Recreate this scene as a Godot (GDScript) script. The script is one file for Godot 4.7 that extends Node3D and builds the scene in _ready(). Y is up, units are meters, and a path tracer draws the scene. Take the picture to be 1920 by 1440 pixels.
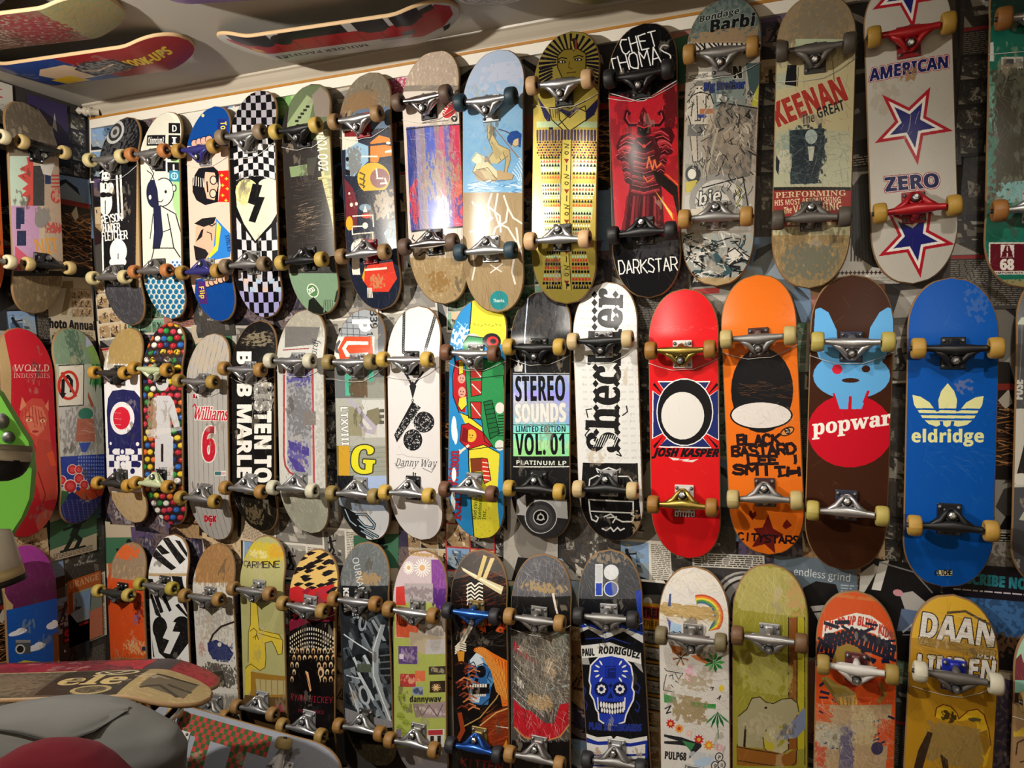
extends Node3D
# A wall of skateboards over a collage of magazine pages. Units metres, y up; the board wall is the plane z = WALL_Z, the corner is at x = CORNER_X.

const WALL_Z := -0.045
const CORNER_X := -2.735
const CEIL_Y := 0.99
const FLOOR_Y := -1.55

var mats := {}
var taken := {}
var deck_meshes := {}
var truck_parts := {}
var wheel_mesh: Mesh
var bearing_mesh: Mesh
var rng := RandomNumberGenerator.new()

# ---------------------------------------------------------------- painter for flat print on decks and pages
class Art:
	static var glyphs := {}
	static var fonts := {}
	const STROKE := {"A": "09 40 89;26 66", "B": "09 00 60 82 64 04;64 86 88 69 09", "C": "81 50 20 02 07 29 59 88", "D": "09 00 50 83 86 59 09", "E": "80 00 09 89;04 64", "F": "80 00 09;04 64", "G": "81 50 20 02 07 29 59 88 85 55", "H": "00 09;80 89;04 84", "I": "40 49", "J": "80 87 59 29 07", "K": "00 09;80 05;35 89", "L": "00 09 89", "M": "09 00 45 80 89", "N": "09 00 89 80", "O": "20 60 82 87 69 29 07 02 20", "P": "09 00 60 82 84 65 05", "Q": "20 60 82 87 69 29 07 02 20;66 89", "R": "09 00 60 82 84 65 05;45 89", "S": "81 50 20 02 24 65 87 69 29 08", "T": "00 80;40 49", "U": "00 07 29 69 87 80", "V": "00 49 80", "W": "00 29 43 69 80", "X": "00 89;80 09", "Y": "00 44 80;44 49", "Z": "00 80 09 89", "!": "40 46;48 49", " ": ""}
	var im: Image
	var ox := 0
	var oy := 0
	var cw := 256
	var ch := 1024
	var xlt := 0.0
	var xrt := 256.0
	var xlb := 0.0
	var xrb := 256.0
	var yt := 0.0
	var yb := 1024.0
	var rng := RandomNumberGenerator.new()
	var noise := FastNoiseLite.new()

	func _init(w: int, h: int, bg, seeded := 1) -> void:
		im = Image.create(w, h, false, Image.FORMAT_RGB8)
		cw = w
		ch = h
		im.fill(c(bg))
		rng.seed = seeded
		noise.seed = seeded
		noise.frequency = 0.03
		noise.fractal_octaves = 3

	static func c(v) -> Color:
		return v if v is Color else Color.html(v)

	# the frame in which coordinates are given: left and right edge at the top and at the bottom, top and bottom
	func F(a: float, b: float, d: float, e: float, t: float, u: float) -> void:
		kn = []
		xlt = a
		xrt = b
		xlb = d
		xrb = e
		yt = t
		yb = u

	# the frame as the photograph shows the deck: left and right edge (x, y, x, y) at nine heights along it
	const AT := [0.0, 0.1, 0.2, 0.3, 0.5, 0.7, 0.8, 0.9, 1.0]
	var kn := []

	func G(k: Array) -> void:
		kn = k
		xlt = k[0]
		xrt = k[2]
		xlb = k[32]
		xrb = k[34]
		yt = k[1]
		yb = k[33]

	func cell(x: int, y: int, w: int, h: int) -> void:
		ox = x
		oy = y
		cw = w
		ch = h
		F(0, w, 0, w, 0, h)

	func m(x: float, y: float) -> Vector2:
		if kn:
			var u := 0.5
			var v := 0.0
			for step in 3:
				var i := 0
				while i < 7 and y > lerpf(kn[i * 4 + 5], kn[i * 4 + 7], u):
					i += 1
				var y0 := lerpf(kn[i * 4 + 1], kn[i * 4 + 3], u)
				var s := (y - y0) / (lerpf(kn[i * 4 + 5], kn[i * 4 + 7], u) - y0)
				v = lerpf(AT[i], AT[i + 1], s)
				var a := lerpf(kn[i * 4], kn[i * 4 + 4], s)
				u = (x - a) / (lerpf(kn[i * 4 + 2], kn[i * 4 + 6], s) - a)
			return Vector2(ox + u * cw, oy + v * ch)
		var t := (y - yt) / (yb - yt)
		var l := lerpf(xlt, xlb, t)
		return Vector2(ox + (x - l) / (lerpf(xrt, xrb, t) - l) * cw, oy + t * ch)

	func span(x0: float, x1: float, y: int, col: Color) -> void:
		var a := maxi(ox, roundi(x0))
		var b := mini(ox + cw, roundi(x1))
		if b <= a:
			return
		if col.a > 0.99:
			im.fill_rect(Rect2i(a, y, b - a, 1), col)
		else:
			var k := Color(col, 1.0)
			for x in range(a, b):
				im.set_pixel(x, y, im.get_pixel(x, y).lerp(k, col.a))

	func fillc(cs: Array, col: Color) -> void:
		var lo := 1e9
		var hi := -1e9
		for q in cs:
			for p in q:
				lo = minf(lo, p.y)
				hi = maxf(hi, p.y)
		for y in range(maxi(oy, floori(lo)), mini(oy + ch, ceili(hi) + 1)):
			var yc := y + 0.5
			var xs := []
			for q in cs:
				var n: int = q.size()
				var a: Vector2 = q[n - 1]
				for i in n:
					var b: Vector2 = q[i]
					if (a.y <= yc) != (b.y <= yc):
						xs.append(a.x + (yc - a.y) / (b.y - a.y) * (b.x - a.x))
					a = b
			xs.sort()
			for i in range(0, xs.size() - 1, 2):
				span(xs[i], xs[i + 1], y, col)

	func P(pts: Array, col) -> void:
		var q := PackedVector2Array()
		for i in range(0, pts.size(), 2):
			q.append(m(pts[i], pts[i + 1]))
		fillc([q], c(col))

	func R(x0: float, y0: float, x1: float, y1: float, col) -> void:
		P([x0, y0, x1, y0, x1, y1, x0, y1], col)

	func E(cx: float, cy: float, rx: float, ry: float, col, rot := 0.0, n := 26) -> void:
		var q := PackedVector2Array()
		for i in n:
			var v := Vector2(cos(TAU * i / n) * rx, sin(TAU * i / n) * ry).rotated(deg_to_rad(rot))
			q.append(m(cx + v.x, cy + v.y))
		fillc([q], c(col))

	func L(pts: Array, w: float, col, closed := false) -> void:
		var v := []
		for i in range(0, pts.size(), 2):
			v.append(Vector2(pts[i], pts[i + 1]))
		if closed:
			v.append(v[0])
		lines(v, w, c(col))

	func lines(v: Array, w: float, k: Color) -> void:
		for i in v.size() - 1:
			var a: Vector2 = v[i]
			var b: Vector2 = v[i + 1]
			var d := (b - a).normalized() * w * 0.5
			var n := Vector2(-d.y, d.x)
			d *= 0.6
			var q := PackedVector2Array()
			for p in [a + n - d, b + n + d, b - n + d, a - n - d]:
				q.append(m(p.x, p.y))
			fillc([q], k)

	func star(cx: float, cy: float, r: float, inner: float, col, rot := 0.0, n := 5) -> void:
		var q := PackedVector2Array()
		for i in n * 2:
			var v := Vector2(0, -(r if i % 2 == 0 else r * inner)).rotated(deg_to_rad(rot) + PI * i / n)
			q.append(m(cx + v.x, cy + v.y))
		fillc([q], c(col))

	static func font(f: String) -> RID:
		if not fonts.has(f):
			var s := SystemFont.new()
			s.font_names = PackedStringArray([{"s": "Droid Serif", "m": "Droid Sans Mono"}.get(f[0], "Droid Sans")])
			s.font_weight = 700 if f.ends_with("b") else 400
			fonts[f] = s
		return fonts[f].get_rids()[0]

	static func glyph(f: String, chr: int) -> Array:
		var key := f + str(chr)
		if glyphs.has(key):
			return glyphs[key]
		var ts := TextServerManager.get_primary_interface()
		var r := font(f)
		var gi := ts.font_get_glyph_index(r, 100, chr, 0)
		var d: Dictionary = ts.font_get_glyph_contours(r, 100, gi)
		var outl := []
		var first := 0
		if d.has("points"):
			for last in d.contours:
				var p := []
				for i in range(first, last + 1):
					p.append(d.points[i])
				first = last + 1
				var full := []      # points with the implied on-curve points put in
				for i in p.size():
					var a: Vector3 = p[i]
					var b: Vector3 = p[(i + 1) % p.size()]
					full.append(a)
					if a.z == 0.0 and b.z == 0.0:
						full.append(Vector3((a.x + b.x) / 2, (a.y + b.y) / 2, 1))
				var q := []
				for i in full.size():
					var a: Vector3 = full[i]
					if a.z != 0.0:
						q.append(Vector2(a.x, a.y))
					else:
						var s: Vector3 = full[i - 1]
						var e: Vector3 = full[(i + 1) % full.size()]
						for t in [0.33, 0.67]:
							var k0: Vector3 = s.lerp(a, t)
							var k := k0.lerp(a.lerp(e, t), t)
							q.append(Vector2(k.x, k.y))
				outl.append(q)
		glyphs[key] = [outl, ts.font_get_glyph_advance(r, 100, gi).x]
		return glyphs[key]

	# text with its baseline from (x, y), w long and h tall (cap height), turned by rot degrees; options: font, slant, outline colour and width, bold, arc
	func T(text: String, x: float, y: float, w: float, h: float, col, rot := 0.0, o := {}) -> void:
		var f: String = o.get("font", "b")
		var total := 0.0
		for i in text.length():
			total += glyph(f, text.unicode_at(i))[1]
		var sx := w / total
		var sy := h / 72.0
		var pen := 0.0
		var turn := deg_to_rad(rot)
		var sets := []
		for i in text.length():
			var g: Array = glyph(f, text.unicode_at(i))
			var lift: float = -o.get("arc", 0.0) * sin(PI * (pen + g[1] / 2) / total)
			for q in g[0]:
				var z := []
				for p in q:
					var v := Vector2((pen + p.x - p.y * o.get("slant", 0.0)) * sx, p.y * sy + lift + o.get("rise", 0.0) * (pen + p.x) / total).rotated(turn)
					z.append(Vector2(x, y) + v)
				sets.append([i, z])
			pen += g[1]
		if o.has("ol"):
			for s in sets:
				lines(s[1] + [s[1][0]], o.get("olw", h * 0.3), c(o.ol))
		var i0 := -1
		var cs := []
		for s in sets + [[-2, []]]:
			if s[0] != i0:
				if cs:
					fillc(cs, c(col))
				cs = []
				i0 = s[0]
			var q := PackedVector2Array()
			for p in s[1]:
				q.append(m(p.x, p.y))
			if q.size():
				cs.append(q)
		if o.has("bold"):
			for s in sets:
				lines(s[1] + [s[1][0]], o.bold, c(col))

	# hand-drawn letters
	func K(text: String, x: float, y: float, w: float, h: float, lw: float, col, rot := 0.0, wobble := 0.04) -> void:
		var n := text.length()
		var turn := deg_to_rad(rot)
		for i in n:
			for stroke in STROKE.get(text[i].to_upper(), "").split(";", false):
				var v := []
				for p in stroke.split(" ", false):
					var u := Vector2((i + int(p[0]) / 8.0 * 0.78 + 0.1 + rng.randf_range(-wobble, wobble)) * w / n, -h + (int(p[1]) / 9.0 + rng.randf_range(-wobble, wobble)) * h)
					v.append(Vector2(x, y) + u.rotated(turn))
				lines(v, lw, c(col))

	# scratches: short thin marks
	func S(x0: float, y0: float, x1: float, y1: float, n: int, length: float, cols: Array, ang := 90.0, spread := 25.0, alpha := 0.7, w := 1) -> void:
		for i in n:
			var p := m(rng.randf_range(x0, x1), rng.randf_range(y0, y1))
			var k := c(cols[rng.randi() % cols.size()])
			var a := deg_to_rad(ang + rng.randf_range(-spread, spread))
			var d := Vector2(cos(a), sin(a))
			var al := alpha * rng.randf_range(0.4, 1.0)
			var bend := rng.randf_range(-0.006, 0.006)
			var ln := int(length * rng.randf_range(0.25, 1.0))
			for s in ln:
				for t in w:
					var px := int(p.x) + t
					var py := int(p.y)
					if px >= ox and px < ox + cw and py >= oy and py < oy + ch:
						im.set_pixel(px, py, im.get_pixel(px, py).lerp(k, al))
				p += d
				d = d.rotated(bend)

	# a worn or stained patch with a ragged outline; freq in marks along and across
	func W(x0: float, y0: float, x1: float, y1: float, col, dens := 0.5, fx := 1.0, fy := 1.0, alpha := 0.85) -> void:
		var a := m(x0, y0)
		var b := m(x1, y1)
		var k := c(col)
		for y in range(maxi(oy, int(a.y)), mini(oy + ch, int(b.y))):
			var v := absf((y - a.y) / (b.y - a.y) * 2 - 1)
			for x in range(maxi(ox, int(a.x)), mini(ox + cw, int(b.x))):
				var u := absf((x - a.x) / (b.x - a.x) * 2 - 1)
				var edge := (u * u + v * v) * 0.75
				var n := noise.get_noise_2d(x * 1.7 * fx + 31.0 * a.y, y * 1.2 * fy) * 0.5 + 0.5
				var s := dens * 1.0 - edge * 0.35 - n + 0.2
				if s > 0.0:
					im.set_pixel(x, y, im.get_pixel(x, y).lerp(k, alpha * minf(1.0, 0.45 + s * 6.0)))

	# worn wooden tip: bare wood, grime and scratches
	func tip(y0: float, y1: float, base, dark, light, n := 160) -> void:
		var l := minf(xlt, xlb) - 20
		var r := maxf(xrt, xrb) + 20
		R(l, y0, r, y1, base)
		W(l - 80, y0 - 60, r + 80, y1 + 60, dark, 0.56, 1.2, 0.5, 0.5)
		S(l, y0, r, y1, n / 2, 90, [dark, light], 85, 30, 0.35)
		S(l, y0, r, y1, n, 60, [dark, light, base], 75, 80, 0.5)
		S(l, y0, r, y1, n / 3, 30, [light], 20, 60, 0.6, 2)

	func finish(n := 60) -> void:
		S(minf(xlt, xlb), yt, maxf(xrt, xrb), yb, n, 50, ["fffaf0", "302a24"], 80, 60, 0.16)

	func checks(x0: float, y0: float, nx: int, ny: int, dx: float, dy: float, col) -> void:
		for j in ny:
			for i in nx:
				if (i + j) % 2 == 0:
					R(x0 + i * dx, y0 + j * dy, x0 + (i + 1) * dx, y0 + (j + 1) * dy, col)

# ---------------------------------------------------------------- nodes and metas
func numbered(called: String) -> String:
	taken[called] = taken.get(called, -1) + 1
	return called if taken[called] == 0 else "%s_%03d" % [called, taken[called]]

func tag(o: Node, label: String, category: String, group := "") -> void:
	o.set_meta("label", label)
	o.set_meta("category", category)
	if group:
		o.set_meta("group", group)

func thing(called: String, label: String, category: String, at := Vector3.ZERO, group := "") -> Node3D:
	var o := Node3D.new()
	o.name = numbered(called)
	add_child(o)
	o.position = at
	tag(o, label, category, group)
	return o

func obj(called: String, mesh: Mesh, material: Material, parent: Node = self, at := Vector3.ZERO) -> MeshInstance3D:
	var o := MeshInstance3D.new()
	o.name = numbered(called) if parent == self else called
	o.mesh = mesh
	if material:
		o.material_override = material
	o.position = at
	parent.add_child(o, true)
	return o

func structure(called: String, mesh: Mesh, material: Material, at := Vector3.ZERO) -> MeshInstance3D:
	var o := obj(called, mesh, material, self, at)
	o.set_meta("kind", "structure")
	return o

func mat(key: String, col, rough := 0.6, metal := 0.0) -> StandardMaterial3D:
	if not mats.has(key):
		var s := StandardMaterial3D.new()
		s.resource_name = key
		s.albedo_color = Art.c(col)
		s.roughness = rough
		s.metallic = metal
		mats[key] = s
	return mats[key]

func printed(key: String, im: Image, rough := 0.4, metal := 0.0, shine := 0.4) -> StandardMaterial3D:
	var s := StandardMaterial3D.new()
	s.resource_name = key
	s.albedo_texture = ImageTexture.create_from_image(im)
	s.roughness = rough
	s.metallic = metal
	s.metallic_specular = shine
	return s

# ---------------------------------------------------------------- shapes
func box(x: float, y: float, z: float) -> BoxMesh:
	var b := BoxMesh.new()
	b.size = Vector3(x, y, z)
	return b

# a box with chamfered edges, added to st around c
func cham(st: SurfaceTool, c: Vector3, s: Vector3, b: float) -> void:
	var h := s / 2
	var ring := func(z: float, k: float) -> Array:
		var x := h.x - k
		var y := h.y - k
		return [Vector3(-x + b, -y, z), Vector3(x - b, -y, z), Vector3(x, -y + b, z), Vector3(x, y - b, z), Vector3(x - b, y, z), Vector3(-x + b, y, z), Vector3(-x, y - b, z), Vector3(-x, -y + b, z)]
	var rings := [ring.call(-h.z, b), ring.call(-h.z + b, 0.0), ring.call(h.z - b, 0.0), ring.call(h.z, b)]
	for k in 3:
		for i in 8:
			var j := (i + 1) % 8
			quad(st, c + rings[k][i], c + rings[k][j], c + rings[k + 1][j], c + rings[k + 1][i])
	for i in range(1, 7):
		tri(st, c + rings[3][0], c + rings[3][i], c + rings[3][i + 1])
		tri(st, c + rings[0][0], c + rings[0][i + 1], c + rings[0][i])

func tri(st: SurfaceTool, a: Vector3, b: Vector3, c: Vector3) -> void:      # a, b, c run counter-clockwise seen from outside
	st.add_vertex(a)
	st.add_vertex(c)
	st.add_vertex(b)

func quad(st: SurfaceTool, a: Vector3, b: Vector3, c: Vector3, d: Vector3) -> void:
	tri(st, a, b, c)
	tri(st, a, c, d)

func begin(smooth := true) -> SurfaceTool:
	var st := SurfaceTool.new()
	st.begin(Mesh.PRIMITIVE_TRIANGLES)
	st.set_smooth_group(0 if smooth else -1)
	return st

func done(st: SurfaceTool) -> ArrayMesh:
	st.generate_normals()
	return st.commit()

# a tube along points with radii, closed at both ends
func tube(st: SurfaceTool, pts: Array, rad: Array, n := 10) -> void:
	var rings := []
	var up := Vector3(0.13, 0.31, 0.94)
	for i in pts.size():
		var d: Vector3 = (pts[mini(i + 1, pts.size() - 1)] - pts[maxi(i - 1, 0)]).normalized()
		var a := up.cross(d).normalized()
		var b := d.cross(a)
		var r := []
		for k in n:
			r.append(pts[i] + (a * cos(TAU * k / n) + b * sin(TAU * k / n)) * rad[mini(i, rad.size() - 1)])
		rings.append(r)
	for i in rings.size() - 1:
		for k in n:
			var j := (k + 1) % n
			quad(st, rings[i][k], rings[i][j], rings[i + 1][j], rings[i + 1][k])
	for k in range(1, n - 1):
		tri(st, rings[0][0], rings[0][k + 1], rings[0][k])
		tri(st, rings[-1][0], rings[-1][k], rings[-1][k + 1])

# a lathe round an axis through c along d; profile of (radius, along)
func lathe(st: SurfaceTool, c: Vector3, d: Vector3, prof: Array, n := 20) -> void:
	var a := (Vector3.UP if absf(d.y) < 0.8 else Vector3.RIGHT).cross(d).normalized()
	var b := d.cross(a)
	for i in prof.size() - 1:
		for k in n:
			var p := []
			for q in [[i, k], [i, k + 1], [i + 1, k + 1], [i + 1, k]]:
				var t: float = TAU * q[1] / n
				p.append(c + d * prof[q[0]].y + (a * cos(t) + b * sin(t)) * prof[q[0]].x)
			if prof[i].x > 0.00001:
				tri(st, p[0], p[1], p[2])
			if prof[i + 1].x > 0.00001:
				tri(st, p[0], p[2], p[3])

# ---------------------------------------------------------------- the skateboard: x across, y along, z away from the wall (underside outwards)
const HALF := 0.40
const KICK := 0.049

func deck_z(y: float) -> float:
	var s := maxf(0.0, absf(y) - 0.222)
	return KICK - (0.325 * s * s / 0.1 if s < 0.05 else 0.325 * (s - 0.025))

func deck_w(y: float, wide: float) -> float:
	var s := maxf(0.0, absf(y) - 0.255) / (HALF - 0.255)
	return wide * pow(maxf(0.0, 1.0 - pow(s, 2.25)), 1.0 / 2.15)

func deck_mesh(wide := 0.1) -> ArrayMesh:
	if deck_meshes.has(wide):
		return deck_meshes[wide]
	var ys := []
	for i in 49:
		var t := -1.0 + 2.0 * i / 48.0
		ys.append(HALF * (0.55 * sin(t * PI / 2) + 0.45 * t) if absf(t) < 1 else HALF * t)
	var nx := 10
	var am := ArrayMesh.new()
	var grid := func(inset: float, dz: float, front: bool) -> SurfaceTool:
		var st := begin()
		var pt := []
		for y in ys:
			var row := []
			var yy: float = y * (HALF - inset) / HALF
			for i in nx + 1:
				var u := -1.0 + 2.0 * i / nx
				u = signf(u) * pow(absf(u), 0.8)
				var x := u * maxf(0.0, deck_w(y, wide) - inset)
				row.append(Vector3(x, yy, deck_z(yy) - 0.006 * pow(absf(x) / 0.1, 2.2) + dz))
			pt.append(row)
		for j in ys.size() - 1:
			for i in nx:
				var q := [pt[j][i], pt[j][i + 1], pt[j + 1][i + 1], pt[j + 1][i]]
				if not front:
					q = [q[3], q[2], q[1], q[0]]
				for k in [0, 2, 1, 0, 3, 2]:
					st.set_uv(Vector2(q[k].x / (2 * wide) + 0.5, 0.5 - q[k].y / (2 * HALF)))
					st.add_vertex(q[k])
		return st
	var edge := begin()
	var rings := []
	for s in [[0.0028, 0.0], [0.0006, -0.002], [0.0, -0.0045], [0.0, -0.0075], [0.0008, -0.0098], [0.0028, -0.0115]]:
		var r := []
		for side in [1, -1]:
			for j in range(0, ys.size() - 1):
				var y: float = ys[j] * side
				var yy: float = y * (HALF - s[0]) / HALF
				var x: float = side * maxf(0.0, deck_w(y, wide) - s[0])
				r.append(Vector3(x, yy, deck_z(yy) - 0.006 * pow(absf(x) / 0.1, 2.2) + s[1]))
		rings.append(r)
	for k in rings.size() - 1:
		var n: int = rings[k].size()
		for j in n:
			var i := (j + 1) % n
			quad(edge, rings[k][j], rings[k + 1][j], rings[k + 1][i], rings[k][i])
	for st in [grid.call(0.0028, 0.0, true), edge, grid.call(0.0028, -0.0115, false)]:
		st.generate_normals()
		st.commit(am)
	deck_meshes[wide] = am
	return am

func make_parts() -> void:
	# truck around its mounting centre; kingpin towards -y
	var st := begin(false)
	cham(st, Vector3(0, 0, 0.003), Vector3(0.054, 0.08, 0.006), 0.0015)
	cham(st, Vector3(0, -0.012, 0.010), Vector3(0.030, 0.034, 0.012), 0.003)
	cham(st, Vector3(0, 0.026, 0.011), Vector3(0.022, 0.020, 0.014), 0.003)
	truck_parts.baseplate = done(st)
	st = begin()
	lathe(st, Vector3(0, 0, 0.006), Vector3(0, 0, 1), [Vector2(0.0052, 0), Vector2(0.0052, 0.003), Vector2(0.003, 0.0035), Vector2(0.003, 0.006), Vector2(0, 0.006)], 8)
	truck_parts.bolt = done(st)
	st = begin()
	var ax := Vector3(0, 0.0125, 0.0465)
	var bar := []
	var br := []
	for x in [-0.0655, -0.063, -0.045, -0.024, 0.0, 0.024, 0.045, 0.063, 0.0655]:
		bar.append(ax + Vector3(x, -0.004 * (1 - absf(x) / 0.069), -0.004 * (1 - absf(x) / 0.069)))
		br.append([0.0145, 0.0125, 0.0105, 0.0085, 0.0075, 0.0065][mini(5, int(absf(x) / 0.014))] + 0.0005)
	tube(st, bar, br, 12)
	var kp := Vector3(0, -0.016, 0.040)
	for s in [-1, 1]:
		tube(st, [ax + Vector3(s * 0.050, -0.002, -0.002), Vector3(s * 0.026, -0.004, 0.045), kp + Vector3(s * 0.014, -0.004, -0.003), kp + Vector3(s * 0.004, -0.016, -0.006)], [0.006, 0.0085, 0.007, 0.005], 8)
	lathe(st, kp + Vector3(0, 0, -0.010), Vector3(0, -0.26, 0.966), [Vector2(0.0130, 0.0), Vector2(0.0180, 0.002), Vector2(0.0185, 0.008), Vector2(0.0165, 0.0115), Vector2(0.0130, 0.011), Vector2(0.0125, 0.002)], 18)
	for zz in [[0.022, 0.038]]:
		var f := [Vector2(-0.050, 0.0165), Vector2(0.050, 0.0165), Vector2(0.045, 0.006), Vector2(0.020, -0.016), Vector2(0.008, -0.030), Vector2(-0.008, -0.030), Vector2(-0.020, -0.016), Vector2(-0.045, 0.006)]
		for i in f.size():
			var a0: Vector2 = f[i]
			var a1: Vector2 = f[(i + 1) % f.size()]
			quad(st, Vector3(a1.x, a1.y, zz[0]), Vector3(a0.x, a0.y, zz[0]), Vector3(a0.x * 0.94, a0.y, zz[1] - 0.006 * absf(a0.x) / 0.05), Vector3(a1.x * 0.94, a1.y, zz[1] - 0.006 * absf(a1.x) / 0.05))
			tri(st, Vector3(0, 0.0, zz[1]), Vector3(a1.x * 0.94, a1.y, zz[1] - 0.006 * absf(a1.x) / 0.05), Vector3(a0.x * 0.94, a0.y, zz[1] - 0.006 * absf(a0.x) / 0.05))
	tube(st, [ax + Vector3(0, -0.004, -0.004), Vector3(0, 0.022, 0.032), Vector3(0, 0.027, 0.016)], [0.013, 0.010, 0.006], 8)
	truck_parts.hanger = done(st)
	st = begin()
	tube(st, [ax + Vector3(-0.1005, 0, 0), ax + Vector3(0.1005, 0, 0)], [0.004, 0.004], 8)
	truck_parts.axle = done(st)
	st = begin()
	var kd := Vector3(0, -0.26, 0.966).normalized()
	lathe(st, kp - kd * 0.030, kd, [Vector2(0.0115, 0), Vector2(0.0135, 0.008), Vector2(0.0115, 0.017), Vector2(0.0115, 0.024), Vector2(0.0105, 0.034), Vector2(0.011, 0.036), Vector2(0, 0.036)], 14)
	truck_parts.bushing = done(st)
	st = begin(false)
	lathe(st, kp + kd * 0.006, kd, [Vector2(0.0085, 0), Vector2(0.0085, 0.007), Vector2(0.0045, 0.0085), Vector2(0.0045, 0.012), Vector2(0, 0.012)], 6)
	truck_parts.kingpin_nut = done(st)
	# wheel round the x axis, outer face towards +x
	st = begin()
	lathe(st, Vector3.ZERO, Vector3.RIGHT, [Vector2(0.011, -0.0125), Vector2(0.020, -0.0155), Vector2(0.0235, -0.0145), Vector2(0.0258, -0.010), Vector2(0.0265, 0.0), Vector2(0.0258, 0.010), Vector2(0.0235, 0.0145), Vector2(0.020, 0.0158), Vector2(0.0125, 0.0135), Vector2(0.0112, 0.009), Vector2(0.0112, -0.009), Vector2(0.011, -0.0125)], 22)
	wheel_mesh = done(st)
	st = begin()
	lathe(st, Vector3.ZERO, Vector3.RIGHT, [Vector2(0.0, -0.009), Vector2(0.0112, -0.009), Vector2(0.0112, 0.0108), Vector2(0.0078, 0.0112), Vector2(0.006, 0.0105), Vector2(0.006, 0.0165), Vector2(0.0042, 0.0185), Vector2(0.0, 0.0185)], 12)
	bearing_mesh = done(st)

func wire_mesh(k: int) -> ArrayMesh:
	var key := "wire%d" % k
	if not truck_parts.has(key):
		var a := [Vector3(-0.1005, 0.185, 0.045), Vector3(-0.07, 0.174, 0.0495), Vector3(-0.03, 0.163, 0.0525), Vector3(0.0, 0.1655, 0.0565), Vector3(0.03, 0.165, 0.0525), Vector3(0.07, 0.181, 0.0495), Vector3(0.1005, 0.196, 0.045)]
		var b := [Vector3(-0.1005, 0.160, 0.045), Vector3(-0.06, 0.156, 0.0505), Vector3(-0.02, 0.1525, 0.0525), Vector3(0.02, 0.154, 0.0525), Vector3(0.06, 0.172, 0.0505), Vector3(0.1005, 0.200, 0.045)]
		var st := begin()
		tube(st, a if k == 0 else b, [0.0009], 6)
		truck_parts[key] = done(st)
	return truck_parts[key]

const TRUCKS := {
	"silver": ["a9a9ab", 0.38, 0.85], "raw": ["8f8d8b", 0.5, 0.8], "dull": ["6d6965", 0.55, 0.6], "chrome": ["cfcfd2", 0.2, 1.0], "black": ["141416", 0.45, 0.1], "dark": ["3a3936", 0.5, 0.4],
	"red": ["a3141d", 0.4, 0.2], "violet": ["34347a", 0.4, 0.3], "brass": ["9a8442", 0.35, 0.9], "lime": ["c8d3a8", 0.4, 0.3], "blue": ["2a57a8", 0.3, 0.7], "white": ["cdcac6", 0.45, 0.1],
}
const PLATES := {"black": "161618", "silver": "a9a9ab", "brown": "3f2320", "navy": "2b2f42", "blue": "1b2aa0", "maroon": "5a2b2e", "white": "c9c6c2", "gold": "8d7a49", "red": "8e1620", "dark": "3a3936", "steel": "8f8d8b"}

func board(called: String, label: String, graphic: Material, at: Vector3, turn: float, size: float, trucks := "", plate := "black", wheels := "c9a866", wire := 0, wide := 0.1, edge := "8a6a45") -> Node3D:
	var t := thing(called, label, "skateboard", at, "skateboards on display around the shop wall")
	t.rotation.z = deg_to_rad(turn)
	t.scale = Vector3.ONE * size / 0.8
	var d := MeshInstance3D.new()
	d.name = "deck"
	d.mesh = deck_mesh(wide)
	d.set_surface_override_material(0, graphic)
	d.set_surface_override_material(1, mat("deck edge " + edge, edge, 0.6))
	d.set_surface_override_material(2, mat("griptape", "1a1a1b", 0.95))
	t.add_child(d, true)
	if trucks == "":
		return t
	var tm: Array = TRUCKS[trucks]
	var hm := mat("hanger " + trucks, tm[0], tm[1], tm[2])
	var pm := mat("baseplate " + plate, PLATES[plate], 0.45, 0.6 if plate in ["silver", "steel", "gold"] else 0.1)
	var wm := mat("wheel " + wheels, wheels, 0.55)
	for s in [1, -1]:
		var k := Node3D.new()
		k.name = "truck"
		t.add_child(k, true)
		k.position = Vector3(0, 0.2085 * s, KICK)
		if s < 0:
			k.rotation.z = PI
		obj("baseplate", truck_parts.baseplate, pm, k)
		for bx in [-0.0206, 0.0206]:
			for by in [-0.031, 0.031]:
				obj("bolt", truck_parts.bolt, mat("steel bolt", "8a8a8c", 0.4, 0.8), k, Vector3(bx, by, 0))
		obj("bushing", truck_parts.bushing, mat("bushing " + plate, {"red": "3a2020", "blue": "20242e"}.get(plate, "2a2522"), 0.6), k)
		obj("hanger", truck_parts.hanger, hm, k)
		obj("axle", truck_parts.axle, mat("axle steel", "8e8e90", 0.35, 0.9), k)
		obj("kingpin_nut", truck_parts.kingpin_nut, mat("nut steel", "b0b0b2", 0.3, 0.9), k)
		for x in [-1, 1]:
			var w := obj("wheel", wheel_mesh, wm, t, Vector3(0.0815 * x, 0.221 * s, KICK + 0.0465))
			if x < 0:
				w.rotation.y = PI
			obj("bearing", bearing_mesh, mat("bearing", "2b2622", 0.45, 0.5), w)
	if wire >= 0:
		obj("hanging_wire", wire_mesh(wire), mat("wire", "d8d6d0", 0.45, 0.2), t)
	return t

# ---------------------------------------------------------------- what is printed on each deck, in the frame given by F
const WOOD := "b1966b"

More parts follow.
